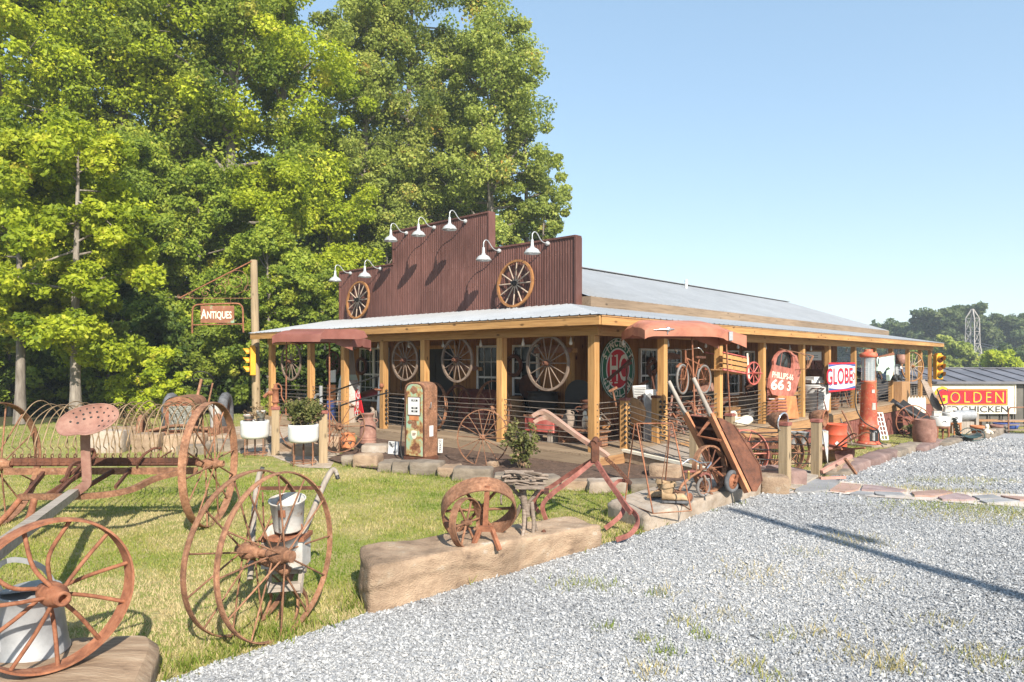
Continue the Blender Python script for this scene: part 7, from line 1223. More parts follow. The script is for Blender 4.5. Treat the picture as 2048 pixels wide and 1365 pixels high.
t = T('yard_hydrant', 'grey iron water hydrant standing beside the third front post', 'hydrant', PA(641, 850, -.3)); MB().tube([PA(642, 850, -.3), PA(642, 772, -.3)], .05, 10).tube(spline([PA(642, 790, -.3), PA(634, 790, -.3), PA(630, 797, -.3)], 4), .04, 8).build('body', ZINC, t)
t = T('striped_crate', 'white striped crate on the deck edge behind the right white tub', 'crate', PA(580, 862, -.1)); mb = MB()
for k in range(5): slab_pts(mb, [PA(u, v + k * 5.2, -.1) for u, v in ((566, 839), (596, 839), (596, 842.5), (566, 842.5))], FN, .05)
mb.build('slats', WHITEOLD, t)
# white notice, panel, cut round
def side_slab(nm, label, cat, uv, b, m, t_=.03, part='board'):
    t = T(nm, label, cat, PB(sum(p[0] for p in uv) / len(uv), max(p[1] for p in uv), b)); px_plate(MB(), uv, b, t_).build(part, m, t); return t
t = side_slab('notice_board', 'white printed notice board leaning under the round sign', 'notice', [(1264, 772), (1294, 770), (1297, 800), (1268, 803)], .5, WHITE); mb = MB()
for k in range(7): px_plate(mb, [(1268 + k * .3, 777 + k * 3.2), (1268 + k * .3, 776 + k * 3.2), (1291 + k * .2, 775.4 + k * 3.2), (1291 + k * .2, 776.4 + k * 3.2)], .465, .003)
mb.build('text_lines', CHAR, t)
t = side_slab('enamel_door', 'tall white enamel door panel standing behind the insulator post', 'door panel', [(1287, 780), (1310, 779), (1310, 890), (1287, 896)], .25, WHITE); px_plate(MB(), [(1290, 888), (1290, 800), (1293, 790), (1300, 786), (1305, 790), (1307, 800), (1307, 886)], .22, .006).build('inner_panel', ZINC, t)
t, M_ = lathe_thing('wood_round', 'round yellow slab of wood standing on edge beside the white notice', 'wood round', PB(1264, 825, .35), [(.001, 0), (.3, 0), (.3, .07), (.001, .07)], PINED[2], 28, 'slab', None, Matrix.Rotation(R(47), 4, 'Z') @ Matrix.Rotation(R(80), 4, 'Y'))
t = T('fire_hydrant', 'orange fire hydrant on the deck behind the wheelbarrow handles', 'fire hydrant', PB(1398, 842, .5)); hp0 = PB(1398, 720, .5); hp0.z = ZD; MB().lathe([(.001, 0), (.16, 0), (.16, .04), (.11, .06), (.11, .38), (.14, .4), (.14, .43), (.1, .5), (.05, .56), (.03, .6), (.001, .6)], Matrix.Translation(hp0), 20).build('barrel', mat('hydrant_orange', (.6, .16, .05), 5, .6, 0, .05), t)
for d in (E_, -E_, -D_): MB().cyl(hp0 + Z * .3, hp0 + Z * .3 + d * .2, .05).build('nozzle', ORANGE, t)
MB().ell((0, 0, .58), (.07, .07, .08), Matrix.Translation(hp0)).build('white_cap', WHITE, t)
t = T('cast_stove', 'dark cast-iron stove on the deck under the coaster wagon', 'stove', B(6.6, 1.2, ZD)); M = RZ(B(6.6, 1.2, ZD), 47); MB().box((0, 0, .5), (1.1, .6, .65), M).box((0, 0, .84), (1.2, .68, .04), M).build('body', BLACK, t, bevel=.01)
for x in (-.48, .48):
    for y in (-.25, .25): MB().box((x, y, .09), (.06, .06, .18), M).build('leg', BLACK, t)
MB().prism([(-.3, 0), (.4, 0), (.3, .22), (-.1, .12)], .3, M @ Matrix.Translation((0, .15, .86)) @ RX).build('hood', RUSTP, t)
t = T('plaster_ornament', 'white plaster ornament lying on the deck right of the barrow handles', 'ornament', PB(1478, 852, .1)); c = PB(1478, 720, .1); c.z = ZD; MB().ell((0, 0, .12), (.4, .22, .13), RZ(c, 35)).ell((-.25, 0, .3), (.13, .11, .13), RZ(c, 35)).ell((.3, 0, .16), (.2, .15, .12), RZ(c, 35)).build('body', CREAM, t)
pail('zinc_tub', 'grey zinc tub on the deck behind the white ornament', V((PB(1490, 720, .7).x, PB(1490, 720, .7).y, ZD)), .2, .27, .32, ZINC, bail=False)
wsx = PB(1632, 720, .35); wsx.z = ZD; t = T('washtub_stove', 'large white enamel washer drum with folded cloths on the side porch', 'washing machine', wsx); MB().lathe([(.001, .06), (.4, .06), (.42, .1), (.44, .85), (.42, .9), (.001, .9)], Matrix.Translation(wsx), 32).build('drum', mat('grey_enamel', (.55, .54, .53), 5, .5, 0, .03), t); MB().box((-.12, 0, 1.0), (.5, .4, .1), RZ(wsx, 20)).box((-.14, 0, 1.1), (.42, .36, .1), RZ(wsx, 30)).build('cloth', TEAR, t); MB().tube([wsx + V((-.44, -.15, .2)), wsx + V((-.46, -.15, 1.0))], .03, 6).build('post', REDR, t)
t = side_slab('white_sign', 'white sign hung in the shade above the washer drum', 'sign', [(1611, 704), (1641, 704), (1641, 721), (1611, 721)], 1.0, WHITE); mb = MB()
for v in (711, 715): px_plate(mb, [(1616, v + 1), (1616, v), (1636, v), (1636, v + 1)], .965, .003)
mb.build('text_lines', CHAR, t)
t = T('wire_crate', 'black wire bottle crate on the deck under the white red-lettered sign', 'crate', B(14.6, .8, ZD)); M = RZ(B(14.6, .8, ZD), 47); mb = MB()
for k in range(7): mb.tube([M @ V((-.5 + k / 6, -.3, 0)), M @ V((-.5 + k / 6, -.3, .55))], .015, 5).tube([M @ V((-.5 + k / 6, .3, 0)), M @ V((-.5 + k / 6, .3, .55))], .015, 5)
mb.box((0, 0, .2), (.95, .5, .38), M).box((0, -.3, .55), (1, .03, .03), M); mb.build('frame', BLACK, t)
t = T('mint_fender', 'pale mint car fender with a headlight hole hung in a far side bay', 'car fender', PB(1770, 735, -.1)); RZF = [(1748, 742), (1748, 722), (1754, 715), (1765, 713), (1782, 711), (1783, 730), (1778, 752), (1773, 762), (1772, 750), (1774, 738), (1770, 734), (1765, 738), (1759, 748), (1754, 742)]
px_plate(MB(), RZF, -.2, .12).build('panel', MINTP, t); c = PB(1756, 723.5, -.33); MB().torus(c, SN, .14, .03, 24, 6).build('headlight_rim', MINTP, t); MB().cyl(c - SN * .02, c + SN * .012, .12).build('headlight_hole', CHAR, t); px_plate(MB(), [(1750, 714), (1764, 711), (1783, 706), (1783, 711), (1766, 714), (1752, 717)], -.22, .1).build('rust_band', RUSTO, t)
hb_ = PB(1801, 719, -.05); t = T('hanging_bucket', 'brown bucket lamp hung under the beam in a far side bay', 'lamp', hb_); MB().lathe([(.001, .2), (.17, .2), (.17, -.2), (.16, -.2), (.001, .18)], Matrix.Translation(hb_), 20).build('shade', RUSTP, t); MB().tube([hb_ + Z * .2, hb_ + Z * .6], .008, 5).build('cord', BLACK, t); MB().lathe([(.001, -.22), (.03, -.24), (.04, -.32), (.09, -.4), (.001, -.4)], Matrix.Translation(hb_), 14).build('funnel', WHITE, t)
cb = PB(1794, 808, -.1); t = T('pine_cabinet', 'tall pine cabinet with two horn lamps between two far side posts', 'cabinet', cb); px_plate(MB(), [(1787, 808), (1787, 764), (1803, 763), (1803, 804)], -.05, .3).build('case', PINED[2], t)
for u in (1788, 1798): c = PB(u, 756, -.15); MB().lathe([(.001, -.1), (.08, -.1), (.15, .1), (.13, .1), (.001, -.05)], look(c, (.75, -.66, .1)), 18).build('horn', BLACK, t)
for k, (a, b, h, m, lb) in enumerate(((18.4, .3, .5, RUSTO, 'rust-orange scrap tin left of the pine cabinet'), (19.2, .9, .7, WHITEOLD, 'chipped white cupboard behind the mint fender'), (22.3, .9, .8, CHAR, 'dark heap of iron behind the far wagon wheel'), (24.6, .8, 1.2, ZINC, 'grey boiler tank leaning at the last porch bay'), (10.1, 1.2, 1.1, RUSTD, 'dark iron cupboard behind the truck door'), (12.0, 1.7, .8, REDR, 'dark red box by the side doorway'), (16.8, 1.6, 1.3, RUST, 'rusty shelf unit beyond the white red-lettered sign'), (8.9, .9, .6, GREY[2], 'grey slatted box right of the orange locker'))):
    p = B(a, b, ZD); t = T('porch_clutter', lb, 'scrap', p); M = RZ(p, 47 + 15 * (k % 3)); 
    if k == 3: MB().tube([p, p + V((-.2, 0, 1.5))], .25, 18).build('tank', m, t); MB().cyl(p + V((-.2, 0, 1.5)), p + V((-.22, 0, 1.65)), .25, .05).build('dome', m, t)
    else:
        MB().box((0, 0, h / 2), (.7, .5, h), M).box((0, 0, h + .02), (.76, .56, .04), M).build('case', m, t, bevel=.008); MB().box((-.17, -.255, h / 2), (.3, .012, h * .8), M).box((.17, -.255, h / 2), (.3, .012, h * .8), M).build('panel', RUSTD, t); MB().tube([M @ V((-.3, 0, h)), M @ V((-.2, .1, h + .35)), M @ V((.25, .05, h + .1))], .02, 6).torus(M @ V((.1, 0, h + .16)), (.2, -.9, .3), .15, .018, 20, 5).build('scrap_iron', RUST, t)
# heap of plough parts in the corner bay
sets = [('rusty plough point', RUST), ('cast gear wheel', RUSTD), ('bent iron hoop', RUSTO), ('short chain hook', RUSTD), ('hand cultivator head', RUSTP)]
spots = ['by the white enamel door', 'behind the insulator post', 'under the bicycle front wheel', 'left of the orange hydrant', 'in the corner-bay heap', 'next to the yellow wood round', 'at the deck edge under the bicycle', 'between the insulator posts']
for k in range(22):
    nm, m = sets[k % 5]; a = 2.3 + 2.6 * rnd.random(); b = .15 + 1.1 * rnd.random(); p = B(a, b, ZD); t = T(['plough_point', 'gear_wheel', 'iron_hoop', 'chain_hook', 'cultivator_head'][k % 5], f'{nm} in the heap of small iron on the corner-bay deck', 'scrap iron', p, 'small iron scrap on the corner-bay deck ' + nm); an = rnd.uniform(0, 6.3); d = V((math.cos(an), math.sin(an), .2)); z = Z * rnd.uniform(.05, .35)

    if k % 5 == 0: MB().prism([(-.2, -.06), (.1, -.1), (.28, 0), (.1, .1), (-.2, .06)], .025, along(p + z, d)).bar(p + z, p + z + V((-.1, .1, .4)), .03, .03).build('body', m, t)
    elif k % 5 == 1: MB().ring(p + z + Z * .12, d, .17, .05, .04, 20).cyl(p + z + Z * .12 - d * .05, p + z + Z * .12 + d * .05, .05).bar(p + z + Z * .12 - Z * .15, p + z + Z * .27, .03, .03).build('body', m, t)
    elif k % 5 == 2: MB().torus(p + Z * .22 + z * .3, d, .22, .014, 28, 6).build('body', m, t)
    elif k % 5 == 3: MB().tube(spline([p + z, p + z + V((.1, .1, .2)), p + z + V((.25, .05, .25)), p + z + V((.3, 0, .1))], 5), .02, 7).build('body', m, t)
    else: MB().tube([p, p + V((.1, .1, .65))], .02, 7).tube(spline([p + V((-.15, 0, .05)), p + V((-.1, .0, .2)), p + V((.05, .04, .3)), p + V((.22, .1, .2)), p + V((.28, .1, .05))], 4), .018, 6).build('body', m, t)
# bulbs strung under the beams, insulator beads on the entrance post
for k in range(9): p = B(.35, .8 + 1.25 * k, 2.28); tag(MB().lathe([(.001, .05), (.018, .05), (.02, .0), (.035, -.05), (.028, -.085), (.001, -.095)], Matrix.Translation(p), 12).tube([p + Z * .05, p + Z * .24], .005, 4).build('light_bulb', TEAR), 'small clear bulb hanging under the front beam', 'light bulb', 'bulbs under the front beam')
for k in range(14): p = B(1.5 + 1.8 * k, .35, 2.28); tag(MB().lathe([(.001, .05), (.018, .05), (.02, .0), (.035, -.05), (.028, -.085), (.001, -.095)], Matrix.Translation(p), 12).tube([p + Z * .05, p + Z * .24], .005, 4).build('light_bulb', TEAR), 'small clear bulb hanging under the side beam', 'light bulb', 'bulbs under the side beam')
for k in range(8): MB().ell((-.02, 6.34 - .13 + 0, .36 + .112 * k), (.032, .032, .032), store.matrix_basis @ Matrix.Translation((0, 0, 0)), 10, 7).build('insulator', BLACK, store)
tag(MB().grid(lambda u, v: PB(1322 + 14 * u + 6 * v * u, 726 + 58 * v + 8 * u * (1 - v), .55), 8, 8).build('black_cloth', BLACK), 'black cloth hanging on the side wall behind the second side post', 'cloth')
# ------------------------------------------------------------------ ploughs and wheels crowding the walk and deck
def plough(label, p, dg, s, m, hm, grp=None):
    t = T('walking_plough', label, 'plough', p, grp); M = RZ(p, dg) @ Matrix.Scale(s, 4)
    MB().flat([M @ q for q in spline([(-.5, 0, .42), (-.1, 0, .46), (.35, 0, .44), (.75, 0, .36)], 5)], .05 * s, .07 * s).build('beam', m, t)
    MB().prism([(-.22, 0), (.12, 0), (.3, .04), (.1, .2), (-.1, .3), (-.25, .22)], .03, M @ Matrix.Rotation(R(90), 4, 'X') @ Matrix.Rotation(R(-18), 4, 'X')).build('mouldboard', m, t)
    MB().bar(M @ V((-.05, 0, .1)), M @ V((-.1, 0, .44)), .05 * s, .03 * s).build('standard', m, t)
    for sd in (-1, 1): MB().tube([M @ q for q in spline([(-.1, 0, .2), (-.5, .12 * sd, .52), (-.95, .24 * sd, .84), (-1.12, .27 * sd, .86)], 5)], .02 * s, 7).build('handle', hm, t)
    MB().bar(M @ V((-.62, -.16, .6)), M @ V((-.62, .16, .6)), .02, .02).build('cross_rod', m, t); return t
G_ = lambda x, y: V((x, y, tz(x, y)))
for a_, l in (((B(3.2, .75, ZD), 100, .85, RUST, RUSTP), 'rusty plough with pale handles on the deck under the bicycle'), ((B(2.7, 1.3, ZD), 30, .8, RUSTD, DRIFT), 'dark plough with bleached handles at the back of the corner bay'), ((B(4.3, .9, ZD), 160, .85, RUSTO, RUST), 'orange-rust plough on the deck behind the hydrant'), ((G_(3.9, 12.3), 60, .9, RUST, RUST), 'rusty plough standing on the board walk behind the wheelbarrow'), ((G_(4.95, 13.2), 20, .9, RUSTO, RUSTO), 'orange plough beside the deck edge behind the hay tedder'), ((B(.9, 1.2, ZD), 200, .7, RUST, DRIFT), 'small plough on the deck right behind the corner post'), ((G_(6.6, 14.4), 120, .8, REDR, RUST), 'red plough on the grass below the deck beyond the buckets')): plough(l, *a_)
for p, ax_, Rr, lb in ((B(3.6, .4, ZD + .36), (.6, -.7, .2), .36, 'small iron wheel leaning in the corner bay beneath the bicycle'), (B(1.7, .7, ZD + .42), (.2, -.9, .1), .42, 'iron wheel leaning on the deck between the insulator posts'), (B(5.6, .5, ZD + .4), (.8, -.5, .1), .4, 'iron wheel leaning under the coaster wagon'), (B(9.6, .7, ZD + .45), (.7, -.7, .1), .45, 'iron wheel behind the post right of the truck door'), (B(17.0, .5, ZD + .5), (.7, -.7, .1), .5, 'iron wheel on the deck behind the tall red pump'), (G_(5.3, 12.6) + Z * .33, (.5, -.85, 0), .33, 'small iron wheel lying against the hay tedder')):
    wheel_thing('iron_cartwheel', lb, p, ax_, Rr, .05, .012, .14, 10, .009, RUST if Rr < .42 else RUSTD, 'iron wheels leaning in the yard')
for k in range(26):
    side = k % 2; a = (2.4 + rnd.random() * 2.6) if side else (5.3 + rnd.random() * 11); b = .1 + rnd.random() * 1.3; p = B(a, b, ZD); m = [RUST, RUSTO, RUSTD, RUSTP, REDR][k % 5]; q = k % 4
    t = T(['iron_pot', 'pipe_wrench', 'iron_stand', 'oil_can'][q], ['small rusty pot among the iron on the side deck', 'rusty bar tool leaning among the iron on the side deck', 'little three-legged iron stand on the side deck', 'tapered oil can on the side deck'][q], ['pot', 'tool', 'stand', 'can'][q], p, ['small pots on the side deck', 'bar tools on the side deck', 'small stands on the side deck', 'oil cans on the side deck'][q]); s = rnd.uniform(.8, 1.5)

    if q == 0: MB().lathe([(.001, 0), (.09 * s, .01), (.13 * s, .1 * s), (.12 * s, .2 * s), (.14 * s, .22 * s), (.12 * s, .22 * s), (.001, .05)], Matrix.Translation(p), 18).build('body', m, t)
    elif q == 1: d = V((rnd.uniform(-.3, .3), rnd.uniform(-.2, .3), .8 * s)); MB().tube([p, p + d], .018, 6).bar(p + d * .95 - V((.06, 0, 0)), p + d * 1.0 + V((.08, 0, .03)), .05, .04).build('body', m, t)
    elif q == 2:
        for j in range(3): c = 2.1 * j; MB().tube([p + V((.16 * math.cos(c), .16 * math.sin(c), 0)) * s, p + V((.05 * math.cos(c), .05 * math.sin(c), .42 * s))], .014, 6).build('leg', m, t)
        MB().ring(p + Z * .42 * s, Z, .1 * s, .03, .02, 20).build('ring_top', m, t)
    else: MB().lathe([(.001, 0), (.09 * s, 0), (.09 * s, .12 * s), (.03 * s, .24 * s), (.012, .42 * s), (.001, .42 * s)], Matrix.Translation(p), 16).build('body', m, t)
# tufts left standing where the mower cannot reach
tx, ty, th_ = [], [], []
def tuft(p, n, r, h):
    q = gg.normal(0, 1, (n, 2)) * r; tx.extend(p[0] + q[:, 0]); ty.extend(p[1] + q[:, 1]); th_.extend([h] * n)
for i in range(2, 12):
    for k in range(14): e = EDGE[i].lerp(EDGE[i + 1], rnd.random()); tuft((e.x - .08 + rnd.gauss(0, .07), e.y + .08 + rnd.gauss(0, .07)), 10, .035, rnd.uniform(.05, .1))
for u, v, wp, hp_ in edge_px:
    for k in range(6): p = G(u + rnd.uniform(-wp / 2, wp / 2), v + 3); tuft(p, 9, .04, .08)
for p, n in ((c1 - Z * .55, 90), (c2 - Z * .55, 60), (V((-3.45, 7.7, 0)), 50), (V((-1.2, 5.4, 0)), 60), (V((-.4, 6.3, 0)), 70), (V((.4, 7.1, 0)), 70), (V((-2.2, 4.3, 0)), 60), (V((1.1, 8.1, 0)), 60), (V((.35, 8.2, 0)), 40)): tuft(p, n, .13, .085)
blades('grass_tufts', np.array(tx), np.array(ty), np.array(th_), np.clip(gg.normal(.42, .2, len(tx)), 0, 1), GRASS, 21, .5, .006)

# ------------------------------------------------------------------ darker pieces against the porch walls
def barrel(label, p, s, m):
    t, M = lathe_thing('wooden_barrel', label, 'barrel', p, [(.001, 0), (.24 * s, 0), (.29 * s, .22 * s), (.305 * s, .4 * s), (.29 * s, .6 * s), (.24 * s, .82 * s), (.22 * s, .8 * s), (.001, .79 * s)], m, 26)
    for z, r in ((.06, .26), (.25, .298), (.57, .296), (.76, .258)): MB().torus(M @ V((0, 0, z * s)), Z, r * s, .009, 28, 5).build('hoop', BLACK, t)
for a, b, s, m, l in ((1.95, 3.8, 1, PINED[2], 'brown wooden barrel against the front wall right of the dark doorway'), (1.8, 6.1, .9, RUSTD, 'dark barrel just left of the dark front doorway'), (6.9, 1.95, 1.05, PINED[2], 'wooden barrel against the side wall behind the iron stove'), (9.2, 2.0, 1, RUSTD, 'dark barrel against the side wall beside the second pair of windows')): barrel(l, B(a, b, ZD), s, m)
def crate(label, p, w, d, h, dg, m):
    t = T('wooden_crate', label, 'crate', p); M = RZ(p, dg)
    for k in range(4): z = h * (k + .5) / 4; MB().box((0, -d / 2, z), (w, .018, h / 4 - .012), M).box((0, d / 2, z), (w, .018, h / 4 - .012), M).box((-w / 2, 0, z), (.018, d - .02, h / 4 - .012), M).box((w / 2, 0, z), (.018, d - .02, h / 4 - .012), M).build('slat', m, t)
    MB().box((0, 0, .012), (w - .03, d - .03, .02), M).build('bottom', m, t)
for a, b, w, d, h, m, l in ((1.2, 3.1, .6, .4, .35, PINED[0], 'low slatted crate on the deck behind the rose bush'), (1.5, 5.7, .55, .4, .5, GREY[0], 'grey slatted crate on the deck behind the green pump'), (1.9, 6.9, .7, .4, .45, PINED[0], 'slatted crate in the open entrance bay'), (1.2, 9.2, .6, .45, .5, GREY[0], 'grey crate on the deck behind the third front post'), (8.0, .9, .5, .4, .4, PINED[0], 'slatted crate beside the orange locker'), (13.6, 1.6, .7, .5, .6, PINED[0], 'large crate behind the white red-lettered sign')): crate(l, B(a, b, ZD), w, d, h, 47, m)
def wall_tool(label, kind, p, out, k, m):
    t = T(kind, label, 'wall tool', p, None); t_ = V((-out.y, out.x, 0))
    if k == 0: MB().torus(p, out, .24, .05, 26, 8).build('collar', m, t); MB().tube([p + Z * .24, p + Z * .38], .02, 6).build('strap', m, t)
    elif k == 1: MB().prism([(-.6, 0), (.55, .02), (.6, .12), (.0, .2), (-.55, .14)], .01, look(p, out)).build('blade', m, t); MB().box((.66, .06, 0), (.14, .1, .03), look(p, out)).build('handle', PINED[0], t)
    elif k == 2: MB().tube([p - Z * .6, p + Z * .6], .018, 6).build('handle', DRIFT, t); MB().flat(spline([p + Z * .6 - t_ * .3, p + Z * .65, p + Z * .55 + t_ * .35], 4), .03, .012, out).build('blade', m, t)
    else: MB().cyl(p, p + out * .06, .22, .2, 24).build('pan', m, t); MB().bar(p + out * .03 - Z * .2, p + out * .03 - Z * .48, .035, .015).build('handle', m, t)
for a, b, z, k, l in ((2.3, 4.1, 1.75, 0, 'horse collar hung on the front wall right of the doorway'), (2.3, 5.95, 1.6, 1, 'long saw hung on the front wall left of the doorway'), (2.3, 2.85, 2.05, 1, 'saw hung over the black wash kettle'), (2.3, 8.6, 1.6, 2, 'scythe hung on the front wall behind the tower ornament'), (2.3, 6.6, 1.9, 3, 'dark pan hung beside the front doorway'), (2.3, 10.6, 1.7, 0, 'horse collar hung at the left end of the front wall')): wall_tool(l, ['horse_collar', 'hand_saw', 'scythe', 'iron_pan'][k], B(a, b, z), FN, k, [RUSTD, RUSTP, RUST, BLACK][k])
for a, b, z, k, l in ((3.2, 2.33, 1.75, 3, 'dark pan hung on the side wall near the corner'), (5.9, 2.33, 1.7, 0, 'horse collar hung between the side windows'), (7.0, 2.33, 1.9, 1, 'saw hung on the side wall above the barrel'), (9.9, 2.33, 1.6, 2, 'scythe hung on the side wall behind the truck door'), (11.3, 2.33, 1.8, 0, 'horse collar hung left of the side doorway'), (14.5, 2.33, 1.7, 1, 'rusty saw hung right of the side doorway'), (16.0, 2.33, 1.7, 3, 'dark pan hung beyond the white red-lettered sign')): wall_tool(l, ['horse_collar', 'hand_saw', 'scythe', 'iron_pan'][k], B(a, b, z), SN, k, [RUSTD, RUSTP, RUST, BLACK][k])
for o in list(COL.objects):
    gname = o.get('group') or ''
    if gname.startswith('small iron scrap'): o.scale = (1.45,) * 3
    elif gname.endswith('on the side deck') and o.parent is None: o.scale = (1.35,) * 3
# ------------------------------------------------------------------ trees
LEAFC = {'bright': [(0.0, (0.15, 0.215, 0.012)), (0.45, (0.38, 0.45, 0.022)), (0.8, (0.56, 0.59, 0.04)), (1.0, (0.66, 0.60, 0.09))],
         'mid': [(0.0, (0.12, 0.185, 0.02)), (0.5, (0.30, 0.38, 0.04)), (0.85, (0.47, 0.51, 0.065)), (1.0, (0.58, 0.53, 0.1))],
         'poplar': [(0.0, (0.14, 0.19, 0.035)), (0.45, (0.32, 0.38, 0.065)), (0.8, (0.48, 0.51, 0.11)), (0.96, (0.58, 0.54, 0.14)), (1.0, (0.6, 0.36, 0.07))],
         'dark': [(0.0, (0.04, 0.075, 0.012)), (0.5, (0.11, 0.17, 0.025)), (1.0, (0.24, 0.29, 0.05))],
         'far': [(0.0, (0.07, 0.115, 0.04)), (0.5, (0.15, 0.20, 0.065)), (1.0, (0.27, 0.31, 0.11))]}  # far crowns: lighter, bluer leaf colour with distance haze painted in
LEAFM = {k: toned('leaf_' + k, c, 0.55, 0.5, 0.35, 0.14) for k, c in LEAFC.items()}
def tree(name, label, x, y, h, r, kind, crown0=0.25, nlimb=26, per=130, leaf=0.2, seed=0, group=None, shape=1.0, trunk_r=None, droop=0.0, sub=8, lean=0.0, zbase=None):
    g = random.Random(seed); z0 = tz(x, y) - 0.08 if zbase is None else zbase
    t = thing(name, label, 'tree', (x, y, z0), 0, group); tr = trunk_r or 0.014 * h + 0.03
    pts = []; ang = g.uniform(0, 6.3)
    for i in range(9):
        f = i / 8; pts.append(V((math.cos(ang + f * 4) * .012 * h * f + lean * f * h, math.sin(ang + f * 3) * .012 * h * f, f * h * .95)))
    mb = MB().tube(pts, [tr * (1.25 if i == 0 else 1) * (1 - .86 * i / 8) for i in range(9)], 9); cl = []
    for k in range(nlimb):
        f = crown0 + (1 - crown0) * (k + g.random()) / nlimb; i = min(7, int(f * 8)); p = pts[i].lerp(pts[i + 1], f * 8 - i)
        ff = (f - crown0) / (1 - crown0); prof = (math.sin(math.pi * min(1, .14 + ff * .77)) ** .7) if shape > .5 else (1 - ff) ** .8 + .12
        az = k * 2.4 + g.uniform(-.5, .5); ln = r * prof * g.uniform(.65, 1.12); el = g.uniform(-.25, .95) - droop
        e = p + V((math.cos(az) * math.cos(el), math.sin(az) * math.cos(el), math.sin(el))) * ln; m = p.lerp(e, .5) + V((0, 0, .06 * ln))
        mb.tube([p, m, e], [tr * .34 * (1 - .6 * ff), tr * .2 * (1 - .5 * ff), .012], 5)
        for j in range(sub):
            q = p.lerp(e, .38 + .66 * (j + .5) / sub) + V((g.gauss(0, .2), g.gauss(0, .2), g.gauss(.03, .2))) * ln * (.75 if j < sub - 1 else .45)
            cl.append((q.x, q.y, q.z, r * g.uniform(.09, .25)))
    for j in range(3): cl.append((pts[-1].x + g.gauss(0, .1 * r), pts[-1].y + g.gauss(0, .1 * r), h * (.95 + .03 * j), r * .22))
    mb.build('trunk', BARK, t, world=False)
    q, tone = leafset(cl, per, leaf, seed + 11)
    npmesh('crown', q, 4, np.arange(len(q)), LEAFM[kind], tone, t); return t
def at(u, Y): return (u - U0) / F_ * Y
def topz(v, Y): return H + (V0 - v) / F_ * Y
GT = 'woodland trees behind the lawn and store'
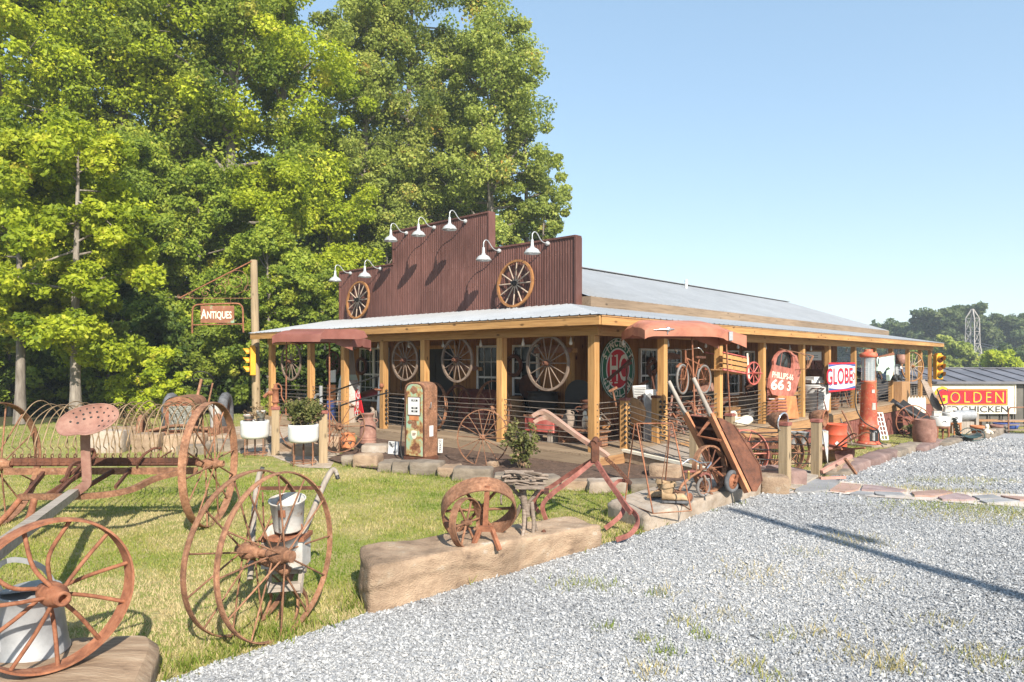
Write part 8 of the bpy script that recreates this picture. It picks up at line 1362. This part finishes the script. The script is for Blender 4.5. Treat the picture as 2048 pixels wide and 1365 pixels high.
TREES = [ # u, Y, v of top, crown radius, leaf kind, crown start, label, extra
 (985, 37, -12, 4.0, 'poplar', .22, 'tall yellow-green tree with an open crown against the sky, right end of the wood', dict(seed=3, nlimb=44, per=195, leaf=0.150)),
 (1048, 38, 190, 2.5, 'poplar', .2, 'shorter yellow-green tree filling the sky edge beside the tall right-end tree', dict(seed=5, nlimb=26, per=195, leaf=0.150)),
 (1085, 36, 400, 1.5, 'poplar', .15, 'small bushy tree just over the right wing of the false front', dict(seed=8, nlimb=16, per=111, leaf=0.174)),
 (820, 38, -95, 4.0, 'poplar', .2, 'grey-green poplar with the tip out of the picture behind the tall middle panel', dict(seed=13, nlimb=44, per=195, leaf=0.150)),
 (725, 36, -60, 3.2, 'poplar', .2, 'slender olive poplar beside the notch of sky', dict(seed=17, nlimb=40, per=195, leaf=0.150)),
 (900, 42, 60, 3.4, 'mid', .2, 'darker tree seen between the two tallest poplars', dict(seed=18, nlimb=30, per=195, leaf=0.158)),
 (560, 33, -190, 4.2, 'bright', .18, 'tall bright green tree directly left of the notch of sky', dict(seed=19, nlimb=44, per=213, leaf=0.150)),
 (660, 33, 330, 2.9, 'bright', .12, 'round bright green tree behind the left end of the false front', dict(seed=23, nlimb=28, per=204, leaf=0.142)),
 (770, 35, 330, 2.6, 'poplar', .15, 'olive tree with its top just above the left wing of the false front', dict(seed=26, nlimb=24, per=244, leaf=.122)),
 (460, 31, -260, 4.2, 'mid', .2, 'tall mid-green tree above the antiques sign', dict(seed=29, nlimb=40, per=213, leaf=0.150)),
 (350, 33, -320, 4.4, 'mid', .15, 'tall shady tree with dark gaps left of the antiques sign', dict(seed=31, nlimb=40, per=213, leaf=0.150)),
 (240, 31, -320, 4.6, 'bright', .2, 'tall bright maple in the middle of the left wood', dict(seed=37, nlimb=44, per=213, leaf=0.150)),
 (110, 30, -320, 4.4, 'bright', .2, 'tall lime-green maple near the left edge of the picture', dict(seed=41, nlimb=44, per=213, leaf=0.150)),
 (0, 28, -320, 4.4, 'bright', .2, 'tall lime-green maple cut by the left edge of the picture', dict(seed=43, nlimb=40, per=213, leaf=0.150)),
 (560, 28, 325, 2.5, 'bright', .22, 'lime-green young tree right of the sign post', dict(seed=47, nlimb=24, per=244, leaf=.126)),
 (395, 28, 345, 2.4, 'mid', .25, 'leafy mid-green tree behind the antiques sign', dict(seed=53, nlimb=24, per=244, leaf=.122)),
 (300, 27, 285, 2.4, 'mid', .3, 'mid-green tree left of the antiques sign over the tractor', dict(seed=59, nlimb=24, per=244, leaf=.122)),
 (152, 20.5, 240, 2.2, 'bright', .24, 'pale-barked double-trunk maple with low lime-green boughs on the lawn edge', dict(seed=61, nlimb=26, per=201, leaf=.134, droop=.35, trunk_r=.17)),
 (40, 21, 250, 2.4, 'bright', .32, 'yellow-green tree at the left edge over the hay rake', dict(seed=67, nlimb=24, per=201, leaf=.134)),
 (462, 26.5, 570, 1.3, 'mid', .3, 'thin leaning sapling behind the antiques sign', dict(seed=71, nlimb=16, per=159, leaf=.111, trunk_r=.07, lean=.03)),
 (597, 26.5, 510, 1.6, 'mid', .35, 'slim pale-trunked tree seen through the left porch bays', dict(seed=73, nlimb=18, per=159, leaf=.126, trunk_r=.12, lean=.03)),
 (536, 26, 440, 1.5, 'mid', .45, 'slim tree right behind the sign post', dict(seed=74, nlimb=16, per=159, leaf=.118, trunk_r=.12)),
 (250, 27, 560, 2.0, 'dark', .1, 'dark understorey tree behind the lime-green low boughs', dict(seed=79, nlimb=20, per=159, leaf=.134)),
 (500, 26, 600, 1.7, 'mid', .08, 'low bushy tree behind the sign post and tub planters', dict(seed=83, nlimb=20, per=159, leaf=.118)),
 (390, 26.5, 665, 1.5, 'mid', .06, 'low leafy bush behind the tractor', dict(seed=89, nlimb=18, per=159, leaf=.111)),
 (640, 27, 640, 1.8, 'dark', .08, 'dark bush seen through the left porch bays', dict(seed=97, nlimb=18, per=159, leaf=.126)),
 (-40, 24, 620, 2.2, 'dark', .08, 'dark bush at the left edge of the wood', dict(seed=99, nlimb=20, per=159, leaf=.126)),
]
for u, Y, vt, r, kind, c0, lb, kw in TREES:
    x = at(u, Y); z0 = tz(x, Y); tree('tree', lb, x, Y, topz(vt, Y) - z0, r, kind, c0, group=GT, **kw)
# second trunk of the double maple and the far dark mass of the wood
def wood_mass(name, x0, x1, y, zt, r, n, per, leaf, kind, seed, ydepth=6, zlow=0.3):
    g = np.random.default_rng(seed); cl = np.stack([g.uniform(x0, x1, n), y + g.uniform(-ydepth, ydepth, n), zlow + (zt - zlow) * g.uniform(0, 1, n) ** .8, g.uniform(.5, 1, n) * r], 1)
    q, tone = leafset(cl, per, leaf, seed); o = npmesh(name, q, 4, np.arange(len(q)), LEAFM[kind], tone); return tag(o, kind='stuff')
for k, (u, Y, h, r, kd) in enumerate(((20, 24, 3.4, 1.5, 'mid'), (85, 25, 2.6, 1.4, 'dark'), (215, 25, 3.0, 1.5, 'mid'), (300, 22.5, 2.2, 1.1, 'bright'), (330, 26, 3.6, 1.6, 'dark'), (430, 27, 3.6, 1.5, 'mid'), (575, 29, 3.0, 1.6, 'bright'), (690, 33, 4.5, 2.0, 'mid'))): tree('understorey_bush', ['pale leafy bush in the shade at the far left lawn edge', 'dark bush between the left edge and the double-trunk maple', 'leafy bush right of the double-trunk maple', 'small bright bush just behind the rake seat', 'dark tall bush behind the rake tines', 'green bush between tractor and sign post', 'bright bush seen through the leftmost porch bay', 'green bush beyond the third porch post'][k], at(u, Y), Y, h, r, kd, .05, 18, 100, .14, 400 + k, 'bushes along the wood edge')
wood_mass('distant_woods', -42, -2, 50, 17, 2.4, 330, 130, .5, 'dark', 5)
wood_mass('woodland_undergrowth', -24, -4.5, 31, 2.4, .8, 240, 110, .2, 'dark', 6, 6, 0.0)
GF_ = 'wooded skyline beyond the shed'
FAR = [(1725, 150, 655, 4.5, 'round tree at the left end of the far skyline, just over the porch roof'), (1785, 150, 642, 6, 'pale green tree on the far skyline left of the pylon'), (1840, 145, 634, 6, 'rounded tree on the far skyline between the roof end and pylon'), (1885, 140, 614, 6.5, 'tall dark tree on the far skyline directly left of the pylon'), (1935, 138, 606, 6.5, 'tallest tree of the far skyline behind the pylon'), (1985, 142, 628, 5.5, 'tree on the far skyline right of the pylon'), (2035, 138, 630, 6, 'tree on the far skyline at the right picture edge'), (2090, 135, 622, 6.5, 'tree of the far skyline beyond the right edge, largest'), (2150, 130, 640, 6, 'tree of the far skyline beyond the right edge, lower')]
for k, (u, Y, vt, r, lb) in enumerate(FAR): x = at(u, Y); tree('far_tree', lb, x, Y, topz(vt + 15, Y) + 2.2, r, 'far', .1, 24, 120, .62, 200 + k, GF_, zbase=-2.2)
for k, (u, Y, vt, r, kd, lb) in enumerate([(1905, 95, 690, 3.2, 'poplar', 'yellow-green bush in front of the far trees left of the pylon foot'), (1860, 100, 700, 3.5, 'mid', 'green bush behind the right traffic light'), (2005, 70, 716, 2.4, 'bright', 'bright green vine-covered bush over the shed roof'), (2040, 85, 706, 3.4, 'far', 'dark bush at the right edge over the shed roof')]): x = at(u, Y); tree('far_bush', lb, x, Y, topz(vt, Y) + 2.0, r, kd, .08, 18, 110, .42, 300 + k, 'bushes beyond the shed', zbase=-2.0)
wood_mass('far_woodland', 20, 190, 165, 7.5, 5, 300, 60, 1.1, 'far', 15, 12, -2)

hz = bpy.data.materials.new('haze_air'); hz.use_nodes = True; hn_ = hz.node_tree; hn_.nodes.remove(hn_.nodes['Principled BSDF']); pv = hn_.nodes.new('ShaderNodeVolumePrincipled'); pv.inputs['Color'].default_value = (.82, .9, 1, 1); pv.inputs['Density'].default_value = HAZE; hn_.links.new(pv.outputs[0], hn_.nodes['Material Output'].inputs['Volume'])
if HAZE: tag(MB().box((0, 435, 14), (1040, 980, 40)).build('haze', hz), kind='stuff')
